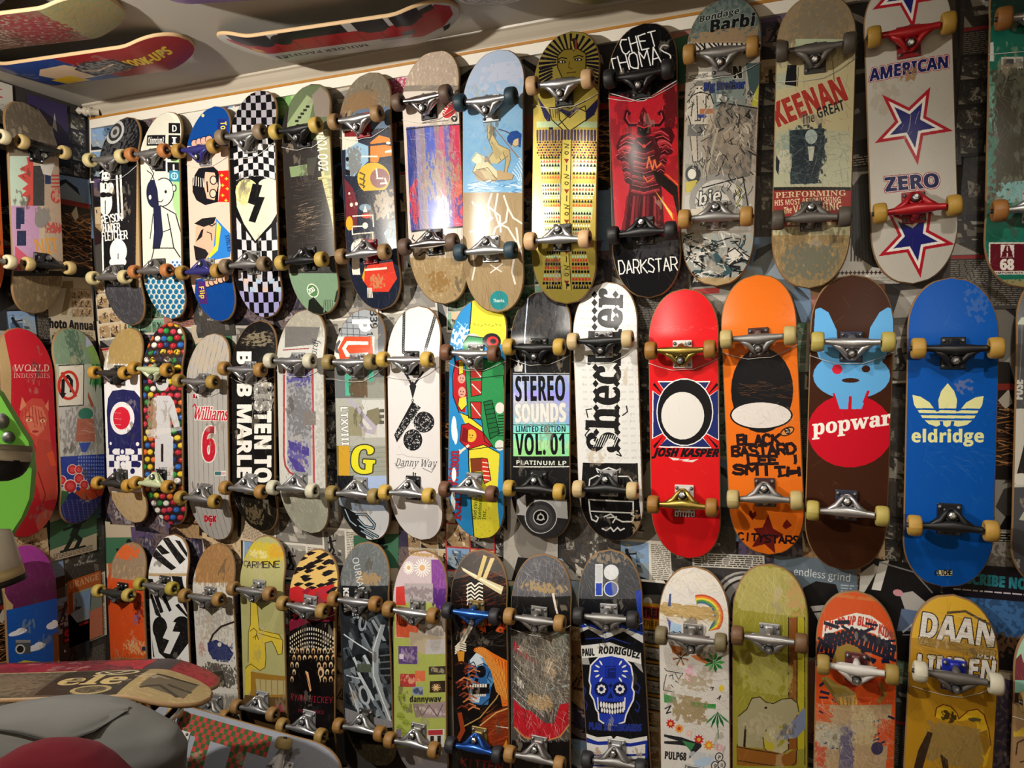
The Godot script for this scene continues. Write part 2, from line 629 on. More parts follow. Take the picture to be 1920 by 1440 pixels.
func art_city(a: Art) -> void:
	a.G([-22.6, 18.9, 290.7, 115.5, 12.5, 147.1, 324.1, 235.5, 44, 276.4, 354.1, 356.5, 51.5, 409.9, 360.7, 481.2, 64.1, 675.9, 371.5, 729.8, 76.6, 940.2, 382.3, 976.9, 81.7, 1071.9, 386.6, 1100, 62.9, 1204.4, 367.6, 1223.9, 40.6, 1335.8, 345.3, 1346.8])
	a.R(0, 0, 500, 1500, "c9b8a0")
	a.tip(60, 395, "7b6f5f", "4f473d", "a5988a")
	a.R(60, 392, 190, 700, "c3d8c6")
	a.P([150, 400, 190, 400, 190, 700, 150, 690, 160, 640, 120, 630, 150, 600, 125, 590, 160, 560, 100, 510, 150, 490, 110, 470, 160, 440], "d4544e")
	a.R(190, 450, 258, 690, "454345")
	a.R(258, 400, 400, 1080, "bda792")
	a.S(258, 400, 400, 1080, 90, 120, ["8a6f62", "d6c9b4", "a14b46"], 88, 5, 0.5)
	a.R(262, 505, 300, 560, "2d3b63")
	for i in 4:
		a.R(302, 505 + i * 22, 380, 515 + i * 22, "c24a44")
	a.P([230, 440, 330, 430, 300, 510, 250, 500], "dcd8d0")
	a.E(340, 630, 42, 45, "c6423a")
	a.W(300, 580, 390, 680, "c9a892", 0.5)
	a.R(70, 690, 225, 1090, "c79cc2")
	for q in [[95, 700, 140, 800], [100, 840, 150, 930], [95, 780, 120, 830]]:
		a.R(q[0], q[1], q[2], q[3], "2b3355")
	a.W(200, 690, 300, 800, "8b8580", 0.6)
	a.E(245, 765, 45, 60, "8f8b86", 20)
	a.W(260, 780, 390, 870, "c04a44", 0.55)
	a.T("NIT", 205, 985, 150, 95, "dfa04c", -4, {"slant": -0.2})
	a.P([90, 930, 250, 1080, 90, 1080], "cf5c72")
	a.S(70, 400, 390, 1080, 90, 60, ["efe6d8", "6b5a52"], 80, 60, 0.4)
	a.tip(1090, 1380, "8d7a5b", "5c4f40", "b09a70")
	a.R(60, 1082, 420, 1112, "2c2722")

func art_thunder(a: Art) -> void:
	a.G([652.1, 174.2, 882.5, 141.1, 620, 289.4, 851.2, 259.2, 592, 407.4, 823.9, 380.1, 594, 533.8, 825.6, 509.9, 600.9, 786, 831.8, 768.9, 607.7, 1036.5, 838, 1026.1, 612.5, 1161.2, 842.5, 1154.1, 646.7, 1287, 875.4, 1283.3, 684.6, 1410.6, 912, 1410.1])
	a.R(500, 100, 900, 1500, "141417")
	a.W(560, 150, 800, 400, "4a4a4c", 0.5)
	for i in 4:
		a.E(695, 250, 52 - i * 13, 75 - i * 19, ["b9b9b6", "2c2c2e", "9f9f9c", "3a3a3c"][i], 25)
	a.S(600, 160, 800, 380, 50, 40, ["d8d8d4"], 60, 50, 0.5)
	a.L([590, 500, 620, 480, 612, 540], 8, "f0efea")
	a.E(640, 515, 30, 28, "f0efea")
	a.E(628, 512, 5, 7, "141417")
	a.E(652, 512, 5, 7, "141417")
	a.E(612, 590, 24, 40, "f0efea", -12)
	a.E(664, 590, 24, 40, "f0efea", 12)
	a.E(636, 580, 20, 30, "f0efea")
	a.L([636, 560, 636, 590], 8, "141417")
	a.E(634, 670, 46, 80, "f0efea")
	a.L([634, 660, 634, 740], 5, "141417")
	a.E(620, 625, 26, 16, "141417")
	a.E(655, 625, 22, 14, "141417")
	for x in [700, 722]:
		a.P([x, 380, x + 12, 380, x + 26, 770, x + 14, 770], "e9e8e3")
	a.K("GREYSON", 592, 800, 150, 44, 7, "f0efea", -8)
	a.K("THUNDER", 604, 850, 125, 44, 7, "f0efea", -5)
	a.K("FLETCHER", 612, 900, 160, 48, 7, "f0efea", -4)
	a.P([608, 880, 620, 880, 640, 1210, 622, 1210], "e9e8e3")
	a.E(715, 965, 52, 75, "f0efea")
	a.L([716, 980, 716, 1010], 5, "141417")
	a.E(690, 1030, 30, 26, "f0efea")
	a.E(738, 1028, 26, 26, "f0efea")
	a.L([670, 1050, 690, 1110, 720, 1100], 10, "f0efea")
	a.S(580, 400, 810, 1150, 60, 60, ["8a8a88"], 80, 40, 0.3)
	a.tip(1180, 1430, "55555a", "2c2c30", "a5a5a8")

func art_robot(a: Art) -> void:
	a.G([893.7, 143.6, 1129, 109.4, 863.6, 257.8, 1099.7, 226.4, 837.4, 374.9, 1074.2, 346.4, 839.3, 500.5, 1075.8, 475.3, 845.6, 751.1, 1081.4, 732.7, 851.8, 1000.1, 1087.1, 988.3, 856.3, 1124.1, 1091.2, 1115.6, 888.2, 1249.5, 1121.8, 1244.3, 923.7, 1372.7, 1155.8, 1370.8])
	a.R(800, 100, 1200, 1500, "e6e3d3")
	a.P([1040, 380, 1200, 330, 1200, 1010, 1100, 1010, 1110, 880, 1040, 690], "a8d391")
	a.E(960, 280, 90, 150, "dcd9c8", 20)
	a.R(885, 268, 1000, 332, "1b1b1e")
	a.T("Chinmcium2", 892, 322, 100, 42, "f0eee6")
	for i in 4:
		var y: float = [195, 268, 350, 430][i]
		a.R(1018 - (0 if i < 2 else 8), y, 1082, y + 62, "17171a")
		a.T("DIOL"[i], 1034, y + 52, 32, 40, "f0eee6")
	a.R(935, 420, 1000, 485, "17171a")
	a.R(1020, 480, 1076, 545, "2f86a3")
	a.E(1048, 512, 20, 22, "bfe0e6")
	a.E(1048, 512, 14, 15, "2f86a3")
	a.L([1048, 494, 1048, 530], 4, "bfe0e6")
	a.L([1032, 512, 1064, 512], 4, "bfe0e6")
	a.L([935, 545, 915, 500, 885, 480], 5, "1b1b22")
	a.L([905, 545, 930, 500, 905, 460], 5, "1b1b22")
	a.E(985, 610, 62, 88, "1b1b22", 6)
	a.E(985, 610, 56, 82, "efecd8", 6)
	a.E(1048, 585, 12, 22, "1b1b22")
	a.E(1046, 585, 8, 17, "efecd8")
	a.E(925, 620, 44, 84, "1e2240", -4)
	a.P([935, 540, 975, 540, 975, 690, 935, 690], "efecd8")
	a.P([935, 540, 952, 600, 960, 690, 930, 690], "1e2240")
	a.E(905, 640, 9, 14, "efecd8")
	a.E(1000, 607, 7, 10, "1b1b22")
	a.L([950, 665, 975, 668, 985, 655], 5, "1b1b22")
	a.P([925, 690, 970, 690, 985, 860, 965, 950, 920, 950, 930, 850], "1e2240")
	a.L([970, 690, 1055, 740, 1075, 820, 1092, 880], 6, "1b1b22")
	a.L([1010, 740, 1030, 850, 1045, 940, 1080, 1000], 6, "1b1b22")
	a.L([980, 850, 1030, 830], 5, "1b1b22")
	a.L([925, 945, 1045, 945], 6, "1b1b22")
	a.L([930, 950, 915, 1010], 6, "1b1b22")
	a.L([905, 890, 925, 740], 5, "1b1b22")
	a.S(870, 500, 1100, 1000, 30, 60, ["b8b49c"], 85, 15, 0.4)
	for j in 9:
		for i in 8:
			a.E(880 + i * 34 + (j % 2) * 16, 1120 + j * 30, 14, 16, "b9c5c8", 15)
			a.E(876 + i * 34 + (j % 2) * 16, 1116 + j * 30, 12, 15, "1d6f9c", 15)
	a.R(1030, 1012, 1110, 1060, "cfdfe8")
	for i in 6:
		a.E(1040 + i * 12, 1030 + (i % 2) * 18, 6, 7, "3d6fa8")

func art_duo(a: Art) -> void:
	a.G([79.9, 145, 332.1, 104.5, 51.8, 263.4, 305, 225.9, 27.4, 384.9, 281.6, 350.4, 30.1, 515.4, 284, 484.6, 38.1, 776, 291.4, 752.5, 46.1, 1035, 298.8, 1018.7, 51.3, 1163.9, 303.7, 1151.2, 83.1, 1294.2, 333.9, 1285.2, 118.2, 1422.3, 367.4, 1416.7])
	a.R(0, 0, 400, 1500, "dfc6b4")
	a.R(0, 0, 400, 365, "0d4593")
	a.E(134, 182, 10, 10, "d9d38a")
	a.P([222, 205, 272, 205, 285, 365, 225, 350], "1c2f7a")
	a.L([222, 205, 272, 205, 285, 365], 4, "3a2a6a")
	a.T("Tom", 238, 218, 92, 34, "f0d84a", 86, {"font": "b"})
	for i in 4:
		a.E(85 + i * 30, 350 - i * 8, 24, 26, "1c2038")
		a.E(85 + i * 30, 352 - i * 8, 20, 23, "e8a898")
	a.S(60, 380, 310, 1080, 90, 60, ["f4e8dc", "b89c8c"], 85, 60, 0.5)
	# two drawn heads lying on their sides
	a.P([70, 560, 110, 500, 200, 490, 230, 520, 225, 700, 150, 720, 95, 690, 70, 640], "15151b")
	for i in 6:
		a.L([80 + i * 14, 545 + i * 4, 76 + i * 16, 600 + i * 3], 5, "d9d4cc")
	a.P([150, 520, 205, 525, 225, 600, 205, 690, 160, 680, 140, 600], "e5b79d")
	a.E(198, 570, 22, 28, "15151b")
	a.E(198, 570, 16, 22, "efc6ac")
	a.E(196, 650, 22, 28, "15151b")
	a.E(196, 650, 16, 22, "efc6ac")
	a.L([160, 580, 165, 640], 8, "15151b")
	a.P([225, 515, 285, 510, 298, 600, 285, 700, 225, 700, 240, 600], "d2211c")
	for q in [[245, 540], [270, 560], [250, 600], [275, 620], [250, 660], [268, 690]]:
		a.star(q[0], q[1], 12, 0.5, "e8c03c", 0, 4)
	a.P([90, 850, 160, 800, 215, 800, 230, 1000, 150, 1050, 85, 950], "e2b296")
	a.P([80, 830, 130, 800, 215, 790, 200, 830, 140, 850], "1a1a1e")
	a.P([90, 940, 125, 870, 140, 860, 130, 910], "15151b")
	a.L([160, 830, 190, 845, 210, 830], 6, "15151b")
	a.L([160, 880, 185, 890, 190, 930], 5, "15151b")
	a.P([75, 960, 150, 985, 170, 1010, 140, 1060, 90, 1050], "1a1a1e")
	a.P([215, 800, 305, 905, 290, 1030, 150, 1060, 200, 980], "2f7fd2")
	a.P([218, 815, 242, 850, 225, 990, 175, 1040, 168, 1030, 210, 960], "e3d438")
	a.T("SYNCKS", 262, 900, 100, 24, "17306a", 80)
	a.P([92, 1165, 340, 1130, 340, 1450, 60, 1450], "0d4593")
	for i in 5:
		a.E(165 + i * 26, 1190 - i * 8, 22, 26, "1c2038")
		a.E(165 + i * 26, 1187 - i * 8, 18, 22, "e3b394")
	a.P([98, 1172, 152, 1178, 165, 1312, 112, 1310], "4b2a6e")
	a.T("Flip", 112, 1205, 78, 30, "f0d84a", 84, {"font": "b"})
	a.S(80, 1170, 320, 1420, 14, 60, ["7fa0d0"], 80, 30, 0.4)

func art_heart(a: Art) -> void:
	a.G([335.3, 53.4, 609.2, 6.1, 308.1, 177.7, 583.3, 133.6, 284.5, 305.3, 561, 264.7, 287.6, 443.2, 563.8, 406.7, 296.3, 718.6, 571.8, 690.3, 305, 992.2, 579.8, 971.9, 310.6, 1128.5, 585, 1112.2, 342.2, 1266.4, 614.8, 1254.2, 377, 1401.8, 647.6, 1393.6])
	a.R(200, -50, 700, 1500, "0f0f12")
	# warped chequerboard
	for j in 22:
		for i in 9:
			if (i + j) % 2 == 0:
				continue
			var q := []
			for e in [[0, 0], [1, 0], [1, 1], [0, 1]]:
				var u: float = (i + e[0]) / 9.0
				var yy: float = j + e[1]
				var dip := (u - 0.5) * (u - 0.5)
				var y: float
				if yy <= 13:
					y = 20 + yy * 44 - dip * 150 * (1.0 - yy / 6.0) * (1.0 if yy < 6 else -1.0 if yy > 7 else 0.0) * 0.6
					if yy > 6:
						y = 20 + yy * 42 + dip * 40 - (0.25 - dip) * 90 * (yy - 6) / 7.0
				else:
					y = 860 + (yy - 13) * 62 - (0.25 - dip) * -40
				var t := (y - 27) / 1370.0
				q.append_array([lerpf(297, 357, t) + u * lerpf(275, 263, t), y])
			a.P(q, "aeaab4" if j < 5 else "d9d9de" if j < 16 else "a9a6dc" if j > 18 else "d5d2e0")
	a.P([320, 575, 460, 545, 600, 575, 600, 790, 450, 950, 330, 790], "0f0f12")
	a.E(398, 640, 72, 78, "e6e2ae")
	a.E(525, 645, 76, 88, "ece8cf")
	a.P([330, 665, 600, 665, 596, 720, 540, 830, 450, 935, 380, 830, 335, 730], "e9e6cc")
	a.W(330, 580, 430, 720, "e2da8a", 0.6)
	a.P([435, 590, 490, 600, 470, 670, 505, 672, 450, 825, 410, 815, 445, 720, 405, 705], "131314")
	a.L([462, 565, 466, 610], 10, "131314")
	for i in 6:
		a.R(380 + i * 38, 1160 + (i % 2) * 50, 410 + i * 38, 1190 + (i % 2) * 50, "e8c8b8" if i % 3 == 0 else "b8d0e8")
	a.S(310, 560, 600, 950, 24, 60, ["c9a0a0"], 60, 60, 0.4)
	a.finish(50)

func art_lizard(a: Art) -> void:
	a.G([641.3, 20.2, 928.1, -36.9, 618.6, 145.6, 907.1, 91.7, 599.3, 274.6, 889.3, 224.2, 604.6, 414.3, 894.4, 368.1, 617.5, 693.6, 906.9, 655.8, 630.3, 971.3, 919.3, 941.9, 637.9, 1109.8, 926.5, 1084.5, 669.3, 1250, 956.1, 1229.1, 703.7, 1387.7, 988.3, 1371.1])
	a.R(600, -50, 1050, 1500, "2b2624")
	a.P([660, 0, 900, 0, 900, 350, 820, 330, 640, 300], "5e6b4f")
	a.P([640, 230, 760, 60, 800, 90, 770, 330, 640, 330], "90a078")
	for i in 5:
		a.R(690 + i * 16, 210 - i * 22, 712 + i * 16, 224 - i * 22, "2b2624")
	a.P([790, 60, 840, 10, 890, 60, 890, 190, 810, 190], "857a70")
	a.P([810, 290, 880, 260, 960, 1020, 935, 1020, 860, 560], "a9a67a")
	a.P([845, 560, 875, 560, 935, 870, 925, 900], "cfc98c")
	a.L([830, 560, 890, 545], 16, "cfc98c")
	a.L([850, 520, 862, 600], 16, "cfc98c")
	a.T("ZOO YORK", 882, 512, 250, 54, "e8e6da", -93, {"font": "b"})
	a.P([650, 490, 760, 475, 765, 540, 660, 552], "7d9268")
	a.P([760, 440, 820, 430, 800, 540, 765, 540], "3f4038")
	a.S(660, 560, 940, 1010, 260, 90, ["4c423c", "6a5a4c", "15120f", "3a322c"], -3, 10, 0.6, 2)
	a.S(660, 580, 920, 960, 50, 60, ["bca68e"], -3, 12, 0.6)
	a.S(670, 720, 800, 880, 40, 60, ["c9b090"], -5, 10, 0.8, 2)
	a.R(640, 1020, 1050, 1130, "3d3c3a")
	a.S(690, 1020, 960, 1130, 50, 60, ["6a6a66"], 80, 30, 0.4)
	a.R(640, 1128, 1050, 1450, "7f9d80")
	a.E(795, 1232, 34, 44, "e4ecdc", -25)
	a.E(795, 1232, 28, 37, "5e8a58", -25)
	a.K("ZOO", 775, 1250, 40, 24, 5, "f0f2ea", -30)
	a.P([770, 1290, 800, 1270, 850, 1330, 900, 1380, 760, 1400], "1d221c")
	for i in 3:
		a.L([868 + i * 18, 1290, 862 + i * 24, 1370], 12, "26302a")
		a.L([868 + i * 18, 1290, 862 + i * 24, 1360], 6, "8fae8c")
	a.P([930, 1240, 960, 1180, 960, 1300, 920, 1300], "26302a")
	a.finish(60)

func art_creatures(a: Art) -> void:
	a.G([72.4, 158.8, 341.3, 100.2, 55.9, 271.6, 326.6, 216, 42.2, 387.9, 314.6, 335.4, 48.4, 514.4, 320.6, 465.8, 62.5, 767.3, 334.5, 726.7, 76.6, 1019, 348.3, 986.2, 84.5, 1144.6, 356.1, 1115.6, 111.7, 1272, 381.3, 1247.2, 141.1, 1397.2, 408.7, 1376.4])
	a.R(0, 0, 500, 1500, "1f2536")
	a.tip(110, 345, "8b8171", "5f574a", "b5ab98")
	a.W(60, 250, 250, 360, "86694a", 0.6)
	a.P([150, 330, 310, 310, 320, 420, 60, 450, 60, 400], "5e6f86")
	a.P([60, 430, 150, 430, 150, 530, 60, 540], "d8d3c4")
	a.R(75, 440, 140, 470, "7a1c20")
	a.P([215, 500, 260, 462, 310, 475, 330, 530, 320, 570, 262, 580, 255, 606, 215, 604], "e2832f")
	a.P([215, 510, 290, 500, 322, 490, 325, 520, 290, 512, 215, 520], "1f2536")
	a.E(305, 502, 11, 8, "f0ece0")
	a.P([290, 545, 322, 535, 322, 552, 290, 555], "f0ece0")
	a.P([80, 540, 150, 500, 205, 520, 205, 600, 160, 640, 130, 680, 80, 675], "8fb4cf")
	a.W(80, 530, 175, 670, "7a7a76", 0.62)
	a.E(90, 588, 9, 12, "15151a")
	a.P([80, 640, 105, 650, 105, 678, 80, 672], "15151a")
	a.E(230, 690, 84, 84, "d9ae2e")
	a.E(262, 690, 48, 52, "8e6262")
	for i in 3:
		a.L([160, 660 + i * 30, 185, 672 + i * 30, 178, 700 + i * 20], 8, "5b4a24")
	for q in [[246, 640, 252, 690], [248, 690, 280, 690], [290, 690, 296, 720], [170, 575, 250, 575], [268, 718, 300, 714]]:
		a.L(q, 8, "efe7d8")
	a.P([72, 690, 120, 740, 150, 830, 140, 960, 85, 960], "6d2630")
	for q in [[100, 770, 6], [112, 830, 9], [140, 825, 8]]:
		a.E(q[0], q[1], q[2], q[2] * 1.2, "e8d8d0")
	a.P([150, 760, 300, 750, 350, 870, 340, 960, 240, 900, 150, 850], "2b2b34")
	a.W(230, 760, 340, 900, "b5a58c", 0.58)
	a.E(188, 845, 32, 20, "7f97a8")
	a.P([188, 830, 200, 870, 176, 870], "f0ece0")
	a.E(195, 888, 28, 14, "c6402e")
	for q in [[120, 890, 230, 885], [228, 885, 232, 945], [120, 945, 180, 943], [115, 945, 118, 988], [118, 986, 230, 976], [228, 980, 230, 1030]]:
		a.L(q, 7, "efe7d8")
	a.E(100, 928, 20, 38, "e0a62c")
	a.E(188, 940, 15, 17, "efe7d8")
	a.P([285, 980, 345, 905, 362, 1060, 320, 1060], "8fb1c2")
	a.P([310, 920, 345, 905, 350, 1010, 290, 1010], "56707c")
	a.L([300, 950, 330, 960, 318, 1000], 6, "2b3440")
	a.E(165, 1060, 56, 52, "efe9dc")
	a.E(190, 1045, 34, 36, "6d2630")
	a.R(118, 1050, 162, 1200, "efe9dc")
	a.P([175, 1230, 200, 1150, 330, 1130, 352, 1220, 310, 1290, 220, 1290], "d8402f")
	a.W(200, 1200, 300, 1270, "c88e62", 0.5)
	a.L([190, 1175, 300, 1165], 12, "efe7d8")
	for i in 4:
		a.L([200 + i * 7, 1270, 202 + i * 8, 1320], 5, "efe7d8")
	a.P([170, 1215, 190, 1150, 182, 1240], "e0a62c")
	a.S(70, 420, 360, 1330, 170, 60, ["c9c2b2", "4a4640", "efe8da"], 60, 70, 0.4)
	a.S(150, 750, 340, 1000, 90, 50, ["b5a58c"], 40, 60, 0.5)

func art_streaks(a: Art) -> void:
	a.G([402.8, 44.2, 701.3, -19.8, 387.4, 163.9, 688.1, 103.2, 374.5, 287.5, 677.2, 230.4, 379.9, 422.9, 682.5, 370.3, 392.5, 693.7, 694.7, 650.1, 405, 962.9, 706.7, 928.3, 412.2, 1097.1, 713.5, 1067, 436.9, 1233.6, 735.8, 1208.2, 463.8, 1367.6, 760, 1346.8])
	a.R(300, 0, 800, 1400, "d3c6ba")
	a.tip(0, 215, "cbb9a6", "8d7e70", "e3d6c8", 220)
	a.R(360, 200, 760, 232, "8a8177")
	a.S(385, 200, 700, 232, 40, 60, ["5d554e"], 0, 10, 0.6)
	a.R(360, 232, 760, 405, "d6cbc1")
	a.E(635, 322, 62, 36, "e9e6e0", -58)
	a.E(635, 322, 56, 31, "c5262a", -58)
	a.T("REAL", 604, 352, 84, 34, "f0ece6", -58, {"font": "b", "slant": 0.2})
	a.E(655, 375, 16, 16, "2a2a2c")
	a.P([655, 385, 646, 368, 664, 368], "d8d0c6")
	a.L([490, 400, 625, 384], 5, "6e665e")
	a.P([400, 420, 702, 402, 724, 940, 430, 968], "3b4699")
	var cols := ["2d3a8e", "3a3f7e", "8b84a8", "8e7f88", "4257bd", "3f56c0", "9a6a88", "c65a7c", "6b63b0", "c23a66", "d23c58", "c9415c"]
	for i in 12:
		var x0 := 400.0 + i * 25.3
		a.P([x0, 420 - i * 1.5, x0 + 26, 418 - i * 1.5, x0 + 50, 966 - i * 2, x0 + 24, 968 - i * 2], cols[i])
	a.W(410, 700, 480, 965, "d23a44", 0.5, 1.5, 0.4)
	a.W(470, 560, 700, 800, "a2907c", 0.5, 1.2, 0.6)
	a.W(560, 780, 650, 960, "d8cfd6", 0.5, 1.4, 0.4)
	a.W(640, 620, 724, 900, "d86a4a", 0.45, 1.4, 0.4)
	a.W(650, 780, 724, 900, "54409a", 0.45, 1.2, 0.6)
	a.S(405, 410, 722, 960, 500, 70, ["d9d4e6", "4a55b8", "c04a70", "2a3284", "cfa8a8", "b09a84"], 88, 14, 0.65)
	a.S(405, 410, 722, 960, 160, 60, ["e8e4ea"], 45, 50, 0.6)
	a.S(480, 600, 700, 800, 120, 50, ["c2ae92"], 10, 60, 0.7)
	a.P([428, 966, 724, 938, 724, 948, 428, 976], "2a2830")
	a.P([398, 428, 702, 398, 702, 404, 398, 434], "2a2830")
	a.L([440, 990, 432, 1010, 448, 1020], 6, "2a2830")
	a.L([470, 1100, 500, 1080, 530, 1100, 560, 1070], 8, "1b1b1e")
	a.tip(1110, 1400, "b49c78", "8a744f", "d8c8ac", 200)
	a.W(500, 1180, 650, 1290, "8f6f42", 0.5)

func art_archer(a: Art) -> void:
	a.G([50.5, 111.5, 353.7, 64.5, 32.7, 229.5, 338, 186.1, 17, 351.3, 324.1, 311.7, 16.4, 484.5, 322.9, 449.5, 16.7, 750.4, 321.9, 724.4, 17, 1014, 320.9, 997, 17.8, 1145.2, 321, 1132.6, 33.6, 1278.1, 333.8, 1270.1, 51.2, 1408.3, 348.1, 1404.6])
	a.R(0, 0, 400, 1500, "7fb0d6")
	a.R(0, 80, 400, 350, "a9b9d2")
	a.W(120, 170, 340, 330, "c3c6da", 0.62, 0.4, 0.8, 0.6)
	a.W(40, 270, 345, 520, "8db5d8", 0.6, 0.4, 0.8, 0.6)
	a.W(40, 480, 345, 800, "6da6d4", 0.5, 0.4, 0.7, 0.5)
	# the spear
	a.L([182, 480, 310, 640], 6, "8a7a70")
	a.P([298, 628, 318, 652, 308, 632], "e8f2f8")
	# figure kneeling on a float
	a.P([148, 470, 178, 470, 180, 520, 205, 565, 258, 590, 250, 620, 200, 660, 140, 655, 178, 600, 150, 530], "c7b884")
	a.P([225, 590, 262, 590, 262, 640, 245, 700, 232, 700, 240, 640], "bca878")
	a.L([148, 470, 150, 530, 178, 600, 140, 655], 3, "6b5c44")
	a.E(285, 540, 26, 34, "d2bb8c", 10)
	a.P([245, 530, 262, 500, 292, 492, 315, 510, 310, 575, 300, 575, 300, 530, 278, 540, 268, 570, 248, 550], "234a94")
	a.L([205, 488, 240, 498, 262, 510], 6, "4a4f6e")
	a.P([62, 640, 90, 600, 130, 620, 140, 650, 90, 660], "d8dcc0")
	a.L([62, 645, 92, 605, 130, 620], 3, "7f9a90")
	a.P([135, 620, 152, 625, 178, 680, 160, 690, 132, 650], "8a7c6a")
	a.P([90, 660, 150, 650, 200, 700, 198, 745, 130, 745, 72, 700], "d5cfa8")
	a.P([75, 700, 130, 680, 200, 735, 180, 755, 100, 745], "a98f66")
	a.P([195, 690, 240, 700, 278, 715, 270, 738, 200, 748], "b79d74")
	a.L([90, 690, 150, 680, 198, 740], 3, "6b5c44")
	for q in [[178, 470, 180, 520, 205, 565, 258, 590], [258, 590, 262, 640, 245, 700], [232, 700, 240, 640, 225, 600], [200, 660, 250, 620], [90, 660, 72, 700, 130, 745, 198, 745], [278, 715, 270, 738, 200, 748], [260, 555, 285, 575, 305, 560], [195, 600, 215, 640]]:
		a.L(q, 3, "6b5c44")
	a.P([165, 540, 200, 580, 225, 610, 195, 640, 178, 610], "b5a474")
	a.P([110, 690, 160, 700, 190, 740, 140, 735], "c0b48c")
	for i in 60:
		var x := a.rng.randf_range(40, 345)
		var y := 742 + a.rng.randf() * 55 + absf(x - 190) * 0.08
		a.L([x, y, x + a.rng.randf_range(15, 50), y + a.rng.randf_range(-8, 8)], a.rng.randf_range(3, 7), ["d6e6f2", "4f8cc0", "a9cbe6"][i % 3])
	for i in 5:
		a.L([270 + i * 8, 700 - i * 14, 290 + i * 9, 720 - i * 6, 300 + i * 7, 745], 4, "cfe4f4")
	# wood grain with pale roots
	a.R(0, 803, 400, 1500, "a08a68")
	a.S(40, 803, 350, 1410, 260, 120, ["8a7452", "b49d79", "6f5d43"], 90, 4, 0.45)
	a.S(40, 803, 350, 1410, 50, 160, ["7a6446"], 88, 8, 0.5, 2)
	for q in [[170, 810, 150, 870, 165, 930, 120, 990, 90, 1040], [200, 810, 185, 900, 205, 960, 250, 980, 290, 1050], [230, 820, 250, 880, 240, 950, 190, 980, 170, 1040], [70, 850, 110, 900, 100, 950, 150, 1000], [290, 980, 300, 1060, 320, 1120], [150, 870, 210, 920, 215, 1000], [250, 880, 275, 930, 320, 960], [60, 1000, 120, 980, 175, 930], [75, 1120, 85, 1180, 70, 1240], [280, 1130, 270, 1200, 285, 1260]]:
		a.L(q, 9, "dcd5cc")
	a.L([165, 1165, 220, 1200], 6, "e2dcd4")
	a.L([225, 1160, 165, 1205], 6, "e2dcd4")
	a.E(207, 1342, 46, 48, "2f8b90")
	a.T("Thanks.", 178, 1352, 58, 17, "eef2ee", 0, {"font": "b"})
	for i in 6:
		a.S(60, 1180, 330, 1400, 4, 200, ["5e4c36"], 85, 5, 0.5)

